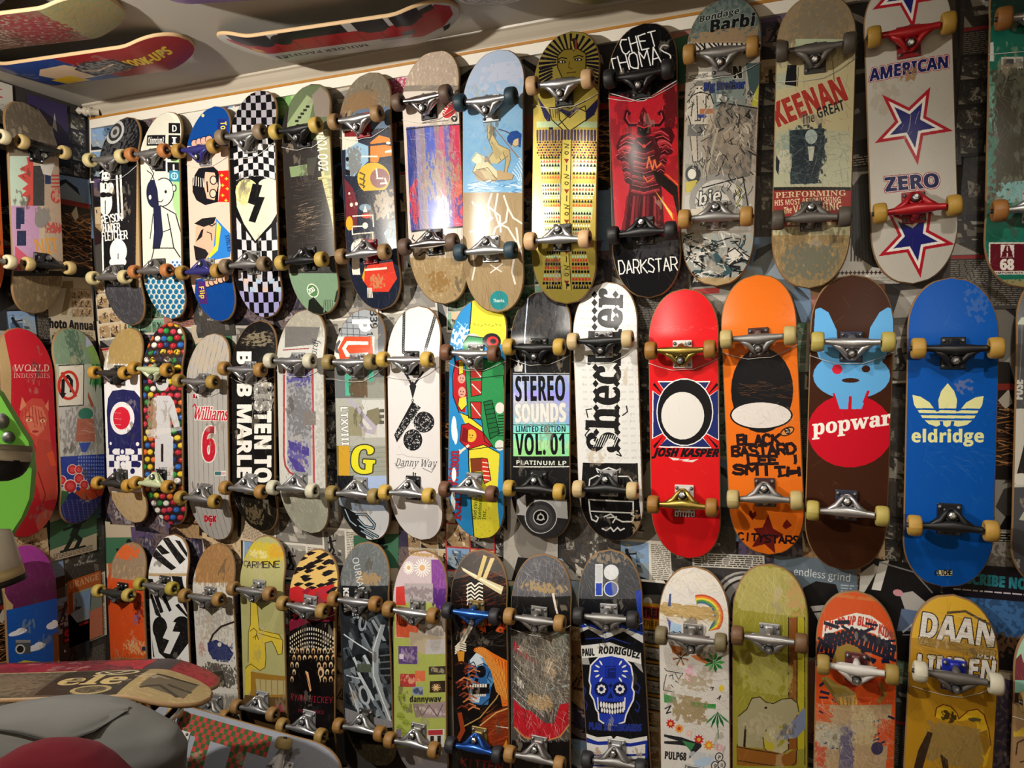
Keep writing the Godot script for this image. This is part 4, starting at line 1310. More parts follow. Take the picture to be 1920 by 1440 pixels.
func art_fruit(a: Art) -> void:
	a.G([297.9, 45.4, 601.5, 51.5, 334.6, 180, 636.5, 177.8, 367.4, 315.1, 667.8, 304.6, 374.7, 450.2, 674.2, 431.5, 386.7, 719.1, 684.7, 684.1, 398.7, 986.5, 695.1, 935.3, 403.3, 1119.5, 699, 1060.3, 382.6, 1249.4, 678.3, 1182.6, 358.2, 1377.8, 654.1, 1303.6])
	a.R(300, 0, 800, 1500, "b9bfae")
	a.R(300, 0, 800, 290, "7d957c")
	a.W(400, 40, 560, 290, "4f6a58", 0.55)
	a.W(560, 150, 690, 300, "7fa64e", 0.7)
	a.P([560, 60, 680, 140, 560, 180], "aab2c8")
	a.S(380, 40, 690, 290, 160, 60, ["e6ebe0", "3e5a48", "a9b8a0"], 85, 40, 0.5)
	a.P([385, 300, 510, 290, 548, 300, 545, 560, 390, 570], "e6e1d2")
	a.L([385, 300, 540, 292, 540, 560, 390, 570], 7, "26262a")
	a.E(445, 430, 66, 98, "cc3a2e")
	a.E(445, 430, 48, 80, "e6e1d2")
	a.L([410, 500, 412, 400, 440, 370, 462, 400, 462, 470], 20, "1d1d20")
	a.P([390, 480, 432, 480, 410, 520], "1d1d20")
	a.L([405, 350, 490, 500], 18, "cc3a2e")
	for i in 7:
		a.P([600 + i * 14, 290, 618 + i * 14, 290, 590 + i * 18, 430 + (i % 3) * 25, 582 + i * 16, 420], ["2f7a3c", "4f9a48", "1f5a3a"][i % 3])
	a.P([570, 470, 612, 560, 600, 590, 570, 510], "a8563c")
	a.R(380, 575, 720, 890, "c4c4be")
	a.W(385, 570, 705, 890, "8e8e8c", 0.5, 1.0, 0.5)
	a.S(385, 570, 705, 890, 260, 60, ["eceae4", "6d6a68", "9c968c"], 80, 35, 0.6)
	a.E(556, 610, 58, 50, "b5ae9e")
	a.E(556, 618, 50, 40, "3c7a66")
	a.P([500, 650, 610, 650, 622, 800, 490, 800], "b06a54")
	a.S(495, 660, 615, 800, 60, 60, ["e0d0c0", "8a4a3c"], 10, 20, 0.6, 2)
	a.P([510, 810, 590, 805, 560, 870, 530, 870], "3e56a8")
	a.P([400, 900, 710, 880, 710, 1080, 400, 1100], "2c3f96")
	for i in 12:
		for j in 7:
			a.E(510 + i * 17, 905 + j * 24, 5, 8, "7f92d0")
	for q in [[470, 985, 32], [510, 985, 26], [405, 1055, 30], [512, 1045, 34], [458, 1095, 42], [545, 1085, 30]]:
		a.E(q[0], q[1], q[2], q[2] * 1.1, "e4d4c8")
		a.E(q[0], q[1], q[2] * 0.85, q[2] * 0.95, "c62f38")
		a.E(q[0], q[1], q[2] * 0.5, q[2] * 0.55, "d94f50")
	for q in [[530, 1150, 46], [600, 1150, 46], [660, 1130, 40], [610, 1100, 30]]:
		a.E(q[0], q[1], q[2], q[2], "8a2c1c")
		a.E(q[0], q[1] - 3, q[2] * 0.9, q[2] * 0.9, "d2502c")
	a.E(505, 1112, 12, 14, "2a3a9a")
	a.P([385, 1180, 470, 1130, 560, 1200, 700, 1140, 720, 1400, 380, 1400], "2a3278")
	for i in 10:
		a.L([400 + i * 32, 1180, 430 + i * 30, 1340], 5, "5a64aa")
		a.L([400, 1190 + i * 16, 700, 1180 + i * 18], 3, "48529a")
	a.P([385, 1120, 450, 1130, 420, 1200, 388, 1240], "3f6a48")
	a.finish(80)

func art_target(a: Art) -> void:
	a.G([104.2, 82.8, 339.8, 80.9, 72, 209.2, 308.4, 210.5, 44.2, 337, 281.2, 341.6, 46.6, 464.3, 283.4, 472.1, 54.5, 717.6, 290.7, 731.8, 62.4, 969.3, 298, 989.8, 67.7, 1094.3, 303.1, 1117.9, 102.9, 1211.9, 337, 1238.2, 141.9, 1326.2, 374.7, 1355.1])
	a.R(0, 0, 400, 1500, "e6e6e8")
	a.tip(60, 315, "b8985e", "86744a", "d0b480", 120)
	a.P([70, 620, 78, 540, 110, 490, 180, 480, 250, 490, 290, 545, 300, 860, 80, 860], "1f2357")
	a.E(172, 665, 78, 106, "e9e8ea")
	a.E(170, 665, 55, 73, "cf2036")
	for y in [630, 668, 705]:
		a.L([125, y, 165, y + 3], 4, "e08a90")
	for i in 6:
		for j in 3:
			if (i + j) % 2 == 0:
				a.R(85 + i * 37, 860 + j * 40, 122 + i * 37, 900 + j * 40, "1f2357")
	for q in [[97, 828, 8], [268, 832, 10], [120, 880, 11], [176, 880, 11], [238, 882, 12], [148, 924, 14], [208, 922, 15], [180, 965, 17]]:
		a.E(q[0], q[1], q[2], q[2] * 1.3, "e9e8ea")
	for q in [[101, 962, 10], [126, 1002, 11], [172, 1008, 14], [240, 1006, 14], [272, 964, 15]]:
		a.E(q[0], q[1], q[2], q[2] * 1.3, "1f2357")
	a.S(80, 480, 300, 900, 60, 50, ["8f93b8", "e9e8ea"], 60, 60, 0.5)
	a.S(80, 300, 300, 480, 20, 60, ["c0bdb8"], 80, 30, 0.5)
	a.tip(1140, 1360, "b58d55", "c9bda4", "d8c8a8", 120)

func art_candy(a: Art) -> void:
	a.G([361.9, 47.1, 613.3, 51.8, 328.1, 177.8, 580.3, 186, 298.4, 310.2, 551.2, 321.9, 298.4, 442.1, 550.8, 457.3, 301.3, 704.5, 552.9, 726.4, 304.2, 964.9, 554.9, 993.5, 307.1, 1094, 557.3, 1126, 339.1, 1215.4, 587.8, 1250.2, 374.9, 1333.4, 622, 1370.8])
	a.R(200, 0, 700, 1400, "2a1f1c")
	var cols := ["d8b92c", "c2323c", "2c62b0", "2e8a3e", "c23a4c", "e0c238", "b02630", "e8e2da", "d86a2c", "2a3a66"]
	for j in 29:
		for i in 7:
			var x := 312.0 + i * 43 + (j % 2) * 21 + a.rng.randf_range(-4, 4)
			var y := 60.0 + j * 46 + a.rng.randf_range(-5, 5)
			var k: Color = Art.c(cols[a.rng.randi() % cols.size()])
			a.E(x, y, 22, 19, k.darkened(0.45), -15, 14)
			a.E(x - 2, y - 3, 18, 15, k, -15, 14)
			a.E(x - 6, y - 6, 4, 3, k.lightened(0.5), 0, 8)
	a.W(320, 220, 560, 310, "3a2a24", 0.5)
	var g := "c9c9cc"
	a.E(432, 435, 42, 55, g)
	a.P([370, 540, 400, 520, 480, 520, 505, 560, 540, 720, 505, 725, 480, 640, 490, 800, 360, 790, 375, 600], g)
	a.R(385, 795, 500, 1085, g)
	a.R(425, 830, 440, 945, "221a18")
	a.W(330, 520, 400, 800, "a08468", 0.6)
	a.T("MIKE", 410, 1002, 56, 22, "26262a", 0, {"font": "sb"})
	a.T("CARROLL", 388, 1034, 98, 22, "26262a", 0, {"font": "sb"})
	a.S(320, 400, 560, 1100, 130, 60, ["e6e2dc", "8f7a68"], 60, 70, 0.5)
	a.P([320, 740, 560, 720, 560, 740, 330, 790], Color(0.85, 0.84, 0.82, 0.6))
	a.S(330, 1090, 570, 1350, 60, 40, ["1a1412"], 60, 60, 0.5)

func art_jersey(a: Art) -> void:
	a.G([636.3, 117.5, 900.3, 119.4, 605, 251.5, 870.1, 257.1, 577.7, 387.2, 843.6, 396.4, 578.7, 521.9, 844.3, 534.8, 583.5, 789.9, 848.3, 809.8, 588.3, 1055.9, 852.2, 1082.9, 592, 1187.9, 855.5, 1218.4, 623.6, 1311.3, 885.4, 1344.7, 658.7, 1431.1, 918.7, 1467.3])
	a.R(550, 50, 950, 1500, "a9a5a0")
	for i in 9:
		a.L([620 + i * 31, 120, 648 + i * 31, 1450], 2.5, "74706e")
	a.W(600, 130, 860, 400, "b8a890", 0.5, 1, 0.5, 0.6)
	a.S(600, 120, 880, 1450, 320, 70, ["8d8780", "c6c0b8", "7a7268", "b5a48c"], 75, 50, 0.4)
	a.R(624, 508, 665, 540, "e3ddd6")
	a.R(626, 510, 644, 538, "b02430")
	a.P([644, 538, 652, 515, 660, 538], "20242e")
	a.T("Williams", 628, 672, 215, 78, "ba2034", 2, {"slant": 0.35, "font": "s", "bold": 3, "ol": "e8e2dc", "olw": 11})
	a.L([625, 590, 640, 575, 650, 600, 640, 660], 8, "ba2034")
	a.T("6", 686, 938, 86, 215, "ba1f32", 1, {"bold": 8, "ol": "ded8d2", "olw": 22})
	a.R(768, 1004, 836, 1036, "e0dcd6")
	a.R(770, 1008, 806, 1032, "3a6a70")
	a.T("35th", 806, 1028, 28, 16, "b02a3c")
	a.L([650, 1130, 662, 1085, 680, 1120, 655, 1118], 6, "2a3468")
	a.T("DGK", 700, 1330, 80, 40, "b5202f", 2, {"bold": 5, "ol": "d8d2cc", "olw": 9})
	a.P([735, 1340, 750, 1340, 742, 1365], "b5202f")

func art_marley(a: Art) -> void:
	a.G([129.8, 66.6, 394.4, 68.7, 100.6, 196.6, 366.3, 202.2, 74.9, 328.1, 341.5, 337.4, 74.8, 459.4, 341, 472.2, 77, 720.3, 342.3, 740.2, 79.3, 979.2, 343.5, 1006.2, 81.6, 1107.7, 345.4, 1138, 109.1, 1228.1, 371, 1261.4, 139.8, 1345.1, 399.7, 1381.1])
	a.R(0, 0, 500, 1500, "131212")
	a.W(150, 130, 340, 230, "8a7f66", 0.45, 0.5, 1.4)
	a.S(130, 140, 340, 240, 50, 40, ["a89a7c"], 0, 20, 0.7, 2)
	a.T("BOB MARLEY", 118, 250, 870, 88, "e9e7e0", 90, {"bold": 8})
	a.T("LISTEN TO", 228, 440, 625, 92, "e9e7e0", 90, {"bold": 8})
	a.W(210, 430, 345, 640, "8d8a84", 0.55)
	a.S(210, 430, 350, 640, 90, 50, ["dcd8d0", "131212", "6a6660"], 60, 60, 0.6, 2)
	a.R(92, 1140, 356, 1400, "17140f")
	a.S(100, 1140, 160, 1200, 30, 30, ["d8d4cc"], 80, 20, 0.6, 2)
	a.W(150, 1180, 300, 1330, "6e5f44", 0.5)
	a.S(110, 1150, 340, 1350, 60, 40, ["b5a88c", "55503f"], 20, 70, 0.5)
	a.finish(60)

func art_worn(a: Art) -> void:
	a.G([402.6, 2.1, 691.4, -5, 376, 139.5, 666.3, 136.3, 352.8, 278.8, 644.3, 279.7, 354.6, 418.3, 645.8, 423.3, 360.6, 695.6, 650.9, 708.7, 366.6, 971.1, 656, 992.1, 370.8, 1107.8, 659.7, 1132.7, 399.4, 1235.9, 686.2, 1264.3, 431.1, 1360.2, 715.7, 1391.8])
	a.R(300, -50, 750, 1450, "c3c3bd")
	a.tip(-30, 110, "b0ab9c", "8f8b7e", "cdc8ba")
	a.P([410, 105, 625, 110, 600, 215, 410, 235], "6f6c6a")
	a.S(410, 105, 620, 235, 90, 40, ["8f8c8a", "4f4c4a"], 0, 60, 0.5)
	a.T("ordj", 602, 285, 95, 36, "26262a", -80, {"font": "s", "slant": 0.2})
	a.P([420, 350, 575, 345, 575, 1020, 470, 1020, 425, 950], "9a9aa0")
	a.P([420, 350, 555, 370, 550, 420, 425, 390], "4a4088")
	a.W(420, 350, 580, 480, "4f4890", 0.5)
	a.W(425, 800, 560, 990, "544c94", 0.55)
	a.W(420, 450, 580, 800, "6e6e72", 0.55)
	a.P([430, 800, 560, 850, 560, 900, 440, 860], "4a4088")
	a.P([430, 900, 500, 930, 550, 1010, 480, 990], "4a4088")
	a.L([405, 340, 402, 900, 412, 960, 440, 1000, 480, 1020], 12, "a23a3e")
	a.L([580, 345, 590, 1060], 12, "a84850")
	a.L([560, 240, 400, 250], 6, "8f3a3e")
	a.R(530, 625, 600, 710, "7a7470")
	a.W(590, 440, 680, 1100, "b0b0aa", 0.5)
	a.S(365, 330, 685, 1080, 420, 70, ["e8e8e4", "85858a", "55555c", "a8a8a8"], 50, 70, 0.5)
	a.R(370, 1128, 700, 1150, "8a8a86")
	a.tip(1150, 1400, "b3b3a2", "8c8c7c", "cfcfc0")

func art_letters(a: Art) -> void:
	a.G([90.5, 33.8, 391.6, 22.2, 67.7, 172.2, 370.7, 164.7, 48, 312.7, 352.5, 309.4, 50.8, 453.3, 355, 454.3, 58.5, 733, 361.9, 742.4, 66.2, 1010.9, 368.8, 1028.6, 71.1, 1148.8, 373.2, 1170.7, 97.8, 1277.8, 397.7, 1303.3, 127.4, 1402.9, 424.7, 1431.7])
	a.R(0, 0, 450, 1500, "8b9094")
	a.R(30, 20, 400, 210, "9aa0a6")
	for i in 4:
		a.L([90 + i * 38, 30, 100 + i * 38, 200], 5, "5a5f66")
		a.L([60, 70 + i * 36, 260, 80 + i * 36], 5, "5a5f66")
	a.T("P", 168, 82, 88, 112, "e8e8e6", 90, {"bold": 6})
	a.T("339", 272, 38, 112, 42, "1d1d20", 88)
	a.T("16", 256, 165, 56, 34, "1d1d20", 88)
	a.R(320, 20, 420, 300, "55585c")
	a.R(30, 196, 300, 330, "dedcd4")
	a.P([80, 270, 120, 196, 285, 196, 295, 318, 90, 330], "cb4a26")
	a.P([105, 265, 135, 222, 265, 225, 265, 245, 145, 245, 130, 268, 150, 298, 262, 290, 262, 312, 130, 318], "e6e2d8")
	a.P([55, 250, 85, 215, 95, 225, 75, 265, 90, 300, 60, 290], "55585c")
	a.R(40, 330, 420, 570, "6a6f70")
	a.R(240, 440, 420, 568, "8d8f86")
	a.P([120, 420, 160, 420, 155, 520, 180, 545, 125, 550], "4fae94")
	a.R(265, 395, 295, 465, "4fae94")
	a.W(145, 450, 260, 560, "5e4a34", 0.75)
	a.R(60, 565, 420, 880, "a9aaa2")
	a.R(145, 615, 225, 790, "8f8c70")
	a.R(225, 575, 420, 800, "c6c6c2")
	a.P([255, 640, 320, 620, 340, 700, 300, 740, 250, 700], "7d7860")
	for i in 3:
		a.R(325, 630 + i * 35, 352, 650 + i * 35, "5a574c")
	a.L([150, 575, 300, 740, 290, 770, 250, 760, 220, 720], 24, "aaa4b4")
	a.T("LTXVIII", 92, 612, 240, 46, "e6e5e0", 88, {"ol": "6a6a66", "olw": 6})
	a.R(60, 850, 150, 1030, "c79a30")
	a.R(60, 850, 80, 1030, "7a6a3a")
	a.R(150, 850, 420, 1030, "95988c")
	for i in 6:
		a.L([150, 870 + i * 28, 400, 860 + i * 28], 2.5, "7a7c72")
	a.L([150, 885, 180, 885, 200, 870], 6, "6a6a64")
	a.T("G", 150, 1008, 150, 160, "d9d32e", 3, {"font": "sb", "bold": 10, "ol": "3a3a2a", "olw": 24})
	a.R(60, 1030, 420, 1160, "9fb2d6")
	a.P([60, 1030, 180, 1030, 150, 1200, 60, 1200], "15171c")
	a.R(60, 1160, 420, 1245, "8a97a8")
	a.R(60, 1240, 420, 1450, "d9dde2")
	a.P([80, 1200, 200, 1260, 260, 1420, 60, 1420], "1c1d20")
	for q in [[190, 1260, 250, 1260, 300, 1320, 295, 1345, 240, 1330, 200, 1290], [120, 1230, 150, 1300, 190, 1330], [210, 1330, 320, 1395], [220, 1360, 290, 1400]]:
		a.L(q, 17, "17181c")
		a.L(q, 7, "a9c4d6")
	a.S(60, 30, 390, 1400, 110, 60, ["d6d6d2", "55585c"], 60, 60, 0.3)

func art_pendant(a: Art) -> void:
	a.G([408.2, 14, 723.4, 5.5, 386.4, 154.1, 703.5, 149.8, 367.4, 296.5, 686.1, 296.5, 368.5, 439, 686.7, 443.4, 372.7, 722.5, 689.9, 735.5, 376.8, 1003.9, 693, 1025.5, 379.8, 1143.5, 695.4, 1169.3, 402.6, 1274.1, 715.5, 1303.5, 427.9, 1400.7, 737.9, 1433.5])
	a.R(300, 0, 800, 1500, "d9d6d6")
	for i in 24:
		var t := i / 23.0
		a.E(lerpf(476, 474, t), 50 + t * 240, 9, 10, "2a2a2c", 20, 10)
		a.E(lerpf(476, 474, t), 50 + t * 240, 3, 4, "a9a9a9", 20, 8)
		a.E(lerpf(666, 602, t), 55 + t * 235, 9, 10, "2a2a2c", -20, 10)
		a.E(lerpf(666, 602, t), 55 + t * 235, 3, 4, "a9a9a9", -20, 8)
	for i in 9:
		var t := i / 8.0
		a.E(lerpf(485, 520, t), 410 + t * 65, 7, 8, "2a2a2c", 0, 10)
		a.E(lerpf(590, 545, t), 410 + t * 65, 7, 8, "2a2a2c", 0, 10)
	a.P([510, 490, 530, 462, 552, 490, 530, 570], "222224")
	a.E(530, 578, 8, 8, "222224")
	a.E(530, 578, 4, 4, "d9d6d6")
	a.P([527, 585, 578, 620, 432, 830, 415, 785], "1f1f21")
	a.E(595, 708, 60, 63, "1f1f21")
	a.E(530, 815, 57, 64, "1f1f21")
	for i in 520:
		var x := a.rng.randf_range(415, 655)
		var y := a.rng.randf_range(590, 880)
		var inside: bool = Vector2(x - 595, (y - 708) * 0.95).length() < 56 or Vector2(x - 530, (y - 815) * 0.9).length() < 53 or (absf((x - 500) * 0.82 + (y - 705) * 0.57) < 25 and absf((y - 705) * 0.82 - (x - 500) * 0.57) < 120)
		if inside:
			a.L([x, y, x + a.rng.randf_range(-7, 7), y + a.rng.randf_range(-7, 7)], 3.5, ["e6e6e6", "8a8a8a", "b8b8b8"][i % 3])
	a.L([430, 905, 470, 900, 500, 915, 620, 925], 2.5, "a09c9c")
	a.T("Danny Way", 420, 970, 245, 44, "3a3838", 2, {"font": "s", "slant": 0.35})
	a.L([420, 955, 440, 985, 480, 975], 3, "3a3838")
	a.L([590, 985, 640, 1010, 665, 965], 3, "3a3838")
	a.L([534, 1010, 534, 1040], 7, "222224")
	a.E(546, 1018, 5, 6, "222224")
	a.E(546, 1032, 5, 6, "222224")
	a.finish(24)

func art_bus(a: Art) -> void:
	a.G([74.7, 55.2, 390.3, 53.5, 53.8, 190.2, 371.2, 192.7, 35, 327.4, 354, 334.2, 32.8, 465, 351.2, 476.1, 29.9, 738.4, 346.9, 758.1, 27.1, 1009.6, 342.6, 1037.6, 26.6, 1144, 341.2, 1176.1, 42.3, 1269.7, 353.9, 1305.3, 60.1, 1391.4, 368.5, 1430.3])
	a.R(0, 0, 450, 1500, "2b86c4")
	a.P([170, 50, 360, 50, 360, 320, 150, 300, 160, 200], "ddd23c")
	a.L([170, 50, 160, 200, 150, 300], 6, "1c1c1e")
	for i in 8:
		a.L([180 + i * 20, 200 + (i % 3) * 8, 190 + i * 20, 210], 4, "8a8420")
	a.L([85, 190, 130, 230, 140, 205], 5, "9fd0ee")
	a.W(45, 200, 150, 350, "dfe8ea", 0.45)
	# van, drawn on its side
	a.E(280, 300, 50, 46, "17171a")
	a.E(285, 300, 32, 28, "c02a2c")
	a.E(288, 300, 16, 14, "17171a")
	a.E(172, 300, 52, 44, "b9bcbc")
	a.P([120, 310, 150, 270, 235, 280, 230, 400, 345, 400, 350, 900, 290, 900, 240, 860, 225, 740, 150, 730, 130, 420], "2f8a50")
	a.L([120, 310, 150, 270, 235, 280, 230, 400, 345, 400], 5, "15251a")
	a.P([160, 420, 228, 430, 222, 600, 165, 610], "b5322e")
	a.P([162, 640, 222, 640, 220, 735, 165, 735], "b5322e")
	a.R(158, 505, 235, 522, "2f8a50")
	a.L([158, 515, 340, 490, 345, 560], 4, "15251a")
	for q in [[165, 430, 220, 500], [170, 540, 220, 590], [165, 650, 218, 720]]:
		a.L(q, 6, "dfe0d8")
	a.P([235, 640, 280, 630, 320, 820, 270, 850], "226a3c")
	for i in 7:
		a.L([240 + i * 5, 660 + i * 26, 290 + i * 4, 650 + i * 26], 4, "15251a")
	a.E(322, 675, 24, 32, "d8d8d0")
	a.E(322, 885, 26, 30, "d8d8d0")
	for i in 8:
		a.L([312, 720 + i * 16, 345, 718 + i * 16], 5, "15251a")
	# riders, kept plain: red shirts, yellow sleeves
	a.P([75, 410, 115, 400, 130, 470, 140, 600, 130, 700, 90, 690, 55, 600, 60, 500], "b5242a")
	a.P([92, 410, 120, 410, 118, 480, 95, 490], "e0cf3a")
	a.E(110, 510, 22, 26, "d99a8a")
	a.E(112, 585, 22, 30, "d99a8a")
	a.P([95, 620, 135, 610, 140, 660, 110, 690, 88, 660], "e0cf3a")
	a.L([75, 410, 55, 500, 60, 610, 95, 700], 5, "1c1c1e")
	a.P([100, 700, 150, 720, 225, 780, 230, 820, 180, 800, 130, 760], "e0cf3a")
	a.P([110, 770, 150, 760, 230, 810, 285, 890, 220, 900, 150, 910, 100, 860], "b5242a")
	a.E(165, 830, 30, 36, "dfb23a")
	a.P([120, 780, 150, 800, 145, 870, 105, 860], "7a1c22")
	a.L([150, 885, 90, 930], 14, "d9d5c8")
	a.P([80, 920, 100, 905, 112, 925, 92, 940], "d9d5c8")
	a.P([155, 905, 235, 880, 320, 930, 330, 1450, 180, 1450, 165, 1170, 150, 1000], "ddd23c")
	a.L([150, 900, 152, 1000, 165, 1170, 182, 1410], 6, "1c1c1e")
	a.P([160, 960, 225, 955, 225, 1030, 165, 1035], "7a3a22")
	a.P([225, 955, 255, 960, 275, 1080, 240, 1100, 222, 1040], "c23228")
	for i in 5:
		a.L([230, 980 + i * 24, 268, 985 + i * 24], 6, "e8d8c0")
	a.R(165, 1035, 230, 1100, "3a8a3e")
	a.T("Karl", 102, 1308, 170, 58, "a82a34", -88, {"font": "s", "bold": 4, "ol": "1d3a6a", "olw": 8})
	a.T("Watson", 86, 1120, 205, 58, "a82a34", -88, {"font": "s", "bold": 4, "ol": "1d3a6a", "olw": 8})
	for i in 3:
		a.T(["Mad circle", "Skateboards", "Inc."][i], 194 + i * 26, 1302, 130 if i < 2 else 60, 20, "3a6a2a", -86, {"font": "b"})
	for q in [[235, 280, 230, 400], [345, 400, 350, 900, 290, 900, 240, 860, 225, 740, 150, 730, 130, 420], [160, 420, 228, 430, 222, 600, 165, 610, 160, 420], [162, 640, 222, 640, 220, 735, 165, 735, 162, 640], [235, 640, 280, 630, 320, 820, 270, 850, 235, 640], [100, 700, 150, 720, 225, 780], [110, 770, 150, 760, 230, 810, 285, 890, 220, 900, 150, 910, 100, 860, 110, 770], [155, 905, 235, 880, 320, 930], [160, 960, 225, 955, 255, 960, 275, 1080, 240, 1100, 222, 1040, 165, 1035], [92, 410, 95, 490, 118, 480], [95, 620, 88, 660, 110, 690, 140, 660]]:
		a.L(q, 4, "16181a")
	for q in [[110, 510], [112, 585], [165, 830]]:
		a.E(q[0] - 7, q[1] - 4, 3, 4, "16181a", 0, 8)
		a.E(q[0] + 8, q[1] - 2, 3, 4, "16181a", 0, 8)
		a.L([q[0] - 8, q[1] + 12, q[0] + 8, q[1] + 13], 3, "16181a")
	a.E(65, 790, 16, 70, "e4ecee")
	a.E(75, 830, 12, 50, "e4ecee")
	a.E(65, 1050, 14, 40, "e4ecee")
	a.E(60, 1200, 14, 60, "e4ecee")
	a.S(190, 1180, 330, 1400, 40, 14, ["8f8a2c", "6a6420"], 60, 60, 0.7, 2)
	a.finish(50)

func art_record(a: Art) -> void:
	a.G([409, 17.8, 744.9, 7.8, 392.6, 156.5, 730.9, 150.9, 378.2, 297.5, 718.5, 296.6, 377.8, 439.4, 717.5, 443.1, 378.4, 721.6, 716.8, 734.3, 379, 1001.5, 716.1, 1023.3, 380, 1140.4, 716.3, 1166.5, 394.8, 1270.3, 727.8, 1300.3, 411.4, 1396, 740.8, 1429.7])
	a.R(350, 0, 800, 1500, "1b1b1d")
	a.W(400, 20, 722, 290, "343436", 0.5, 1, 0.4)
	a.S(400, 20, 722, 290, 160, 60, ["4a4a4c", "5e5e60"], 20, 40, 0.4)
	a.L([486, 20, 470, 480], 7, "b9c2d6")
	a.P([400, 445, 455, 440, 450, 470, 405, 470], "c9c7c2")
	a.P([400, 445, 408, 425, 418, 440, 428, 412, 438, 440, 450, 425, 455, 440], "c9c7c2")
	a.E(429, 412, 7, 7, "c9c7c2")
	a.R(397, 478, 724, 482, "c9cace")
	var bands := ["a9b4d0", "94a8e0", "a49ef0", "b4b8d4", "a8b8cc", "8cc4d8", "84dcdc", "88e4c4", "a8e4a4", "98dc90"]
	for i in 10:
		a.R(397, 488 + i * 46, 724, 535 + i * 46, bands[i])
	a.W(620, 490, 724, 800, "8f9af0", 0.5, 0.6, 0.5, 0.6)
	a.W(400, 640, 600, 780, "d0d2d4", 0.5, 0.7, 0.6, 0.6)
	a.W(640, 760, 724, 950, "7fe0c8", 0.5, 0.6, 0.5, 0.6)
	a.W(397, 490, 480, 700, "cfd2de", 0.5, 0.6, 0.5, 0.6)
	a.T("STEREO", 408, 636, 286, 138, "15151a", -1, {"bold": 2})
	a.T("SOUNDS", 408, 754, 286, 100, "e2e2e0", -1, {"bold": 5, "ol": "b4b6b8", "olw": 12})
	a.R(397, 768, 720, 772, "1b1b1d")
	a.R(397, 816, 720, 820, "1b1b1d")
	a.T("LIMITED EDITION", 410, 808, 284, 32, "1b1b1d", 0)
	a.T("VOL. 01", 412, 938, 286, 116, "15151a", -1, {"bold": 2})
	a.R(397, 946, 720, 950, "1b1b1d")
	a.R(397, 957, 720, 1002, "1b1b1d")
	a.T("PLATINUM LP", 412, 992, 286, 24, "dfe6d8", 1)
	a.R(397, 1002, 720, 1008, "e0e0da")
	a.E(556, 1280, 150, 138, "2b2b2d")
	a.P([410, 1276, 420, 1190, 470, 1160, 480, 1280], "c9c9c9")
	a.P([520, 1190, 700, 1190, 705, 1300, 640, 1290], "b9b9b9")
	a.E(556, 1284, 92, 96, "cfcfcf")
	a.E(556, 1286, 86, 90, "3a3a3c")
	a.E(556, 1287, 66, 70, "4c4c4e")
	a.E(556, 1288, 44, 44, "d5d5d3")
	a.E(556, 1288, 38, 38, "161618")
	for i in 3:
		var d := Vector2(0, -24).rotated(TAU * i / 3.0)
		a.L([556, 1288, 556 + d.x, 1288 + d.y], 7, "d5d5d3")
	a.E(556, 1288, 20, 20, "d5d5d3")
	a.E(556, 1288, 12, 12, "161618")
	a.finish(40)

func nib(a: Art, pts: Array, w: float, col) -> void:      # broad-pen stroke, pen held at 45 degrees
	var n := Vector2(w, -w) * 0.5
	for i in range(0, pts.size() - 2, 2):
		var p := Vector2(pts[i], pts[i + 1])
		var q := Vector2(pts[i + 2], pts[i + 3])
		a.P([p.x - n.x, p.y - n.y, q.x - n.x, q.y - n.y, q.x + n.x, q.y + n.y, p.x + n.x, p.y + n.y], col)
		for k in [p, q]:
			a.P([k.x - n.x - 2, k.y - n.y, k.x, k.y - 6, k.x + n.x + 2, k.y + n.y, k.x, k.y + 6], col)

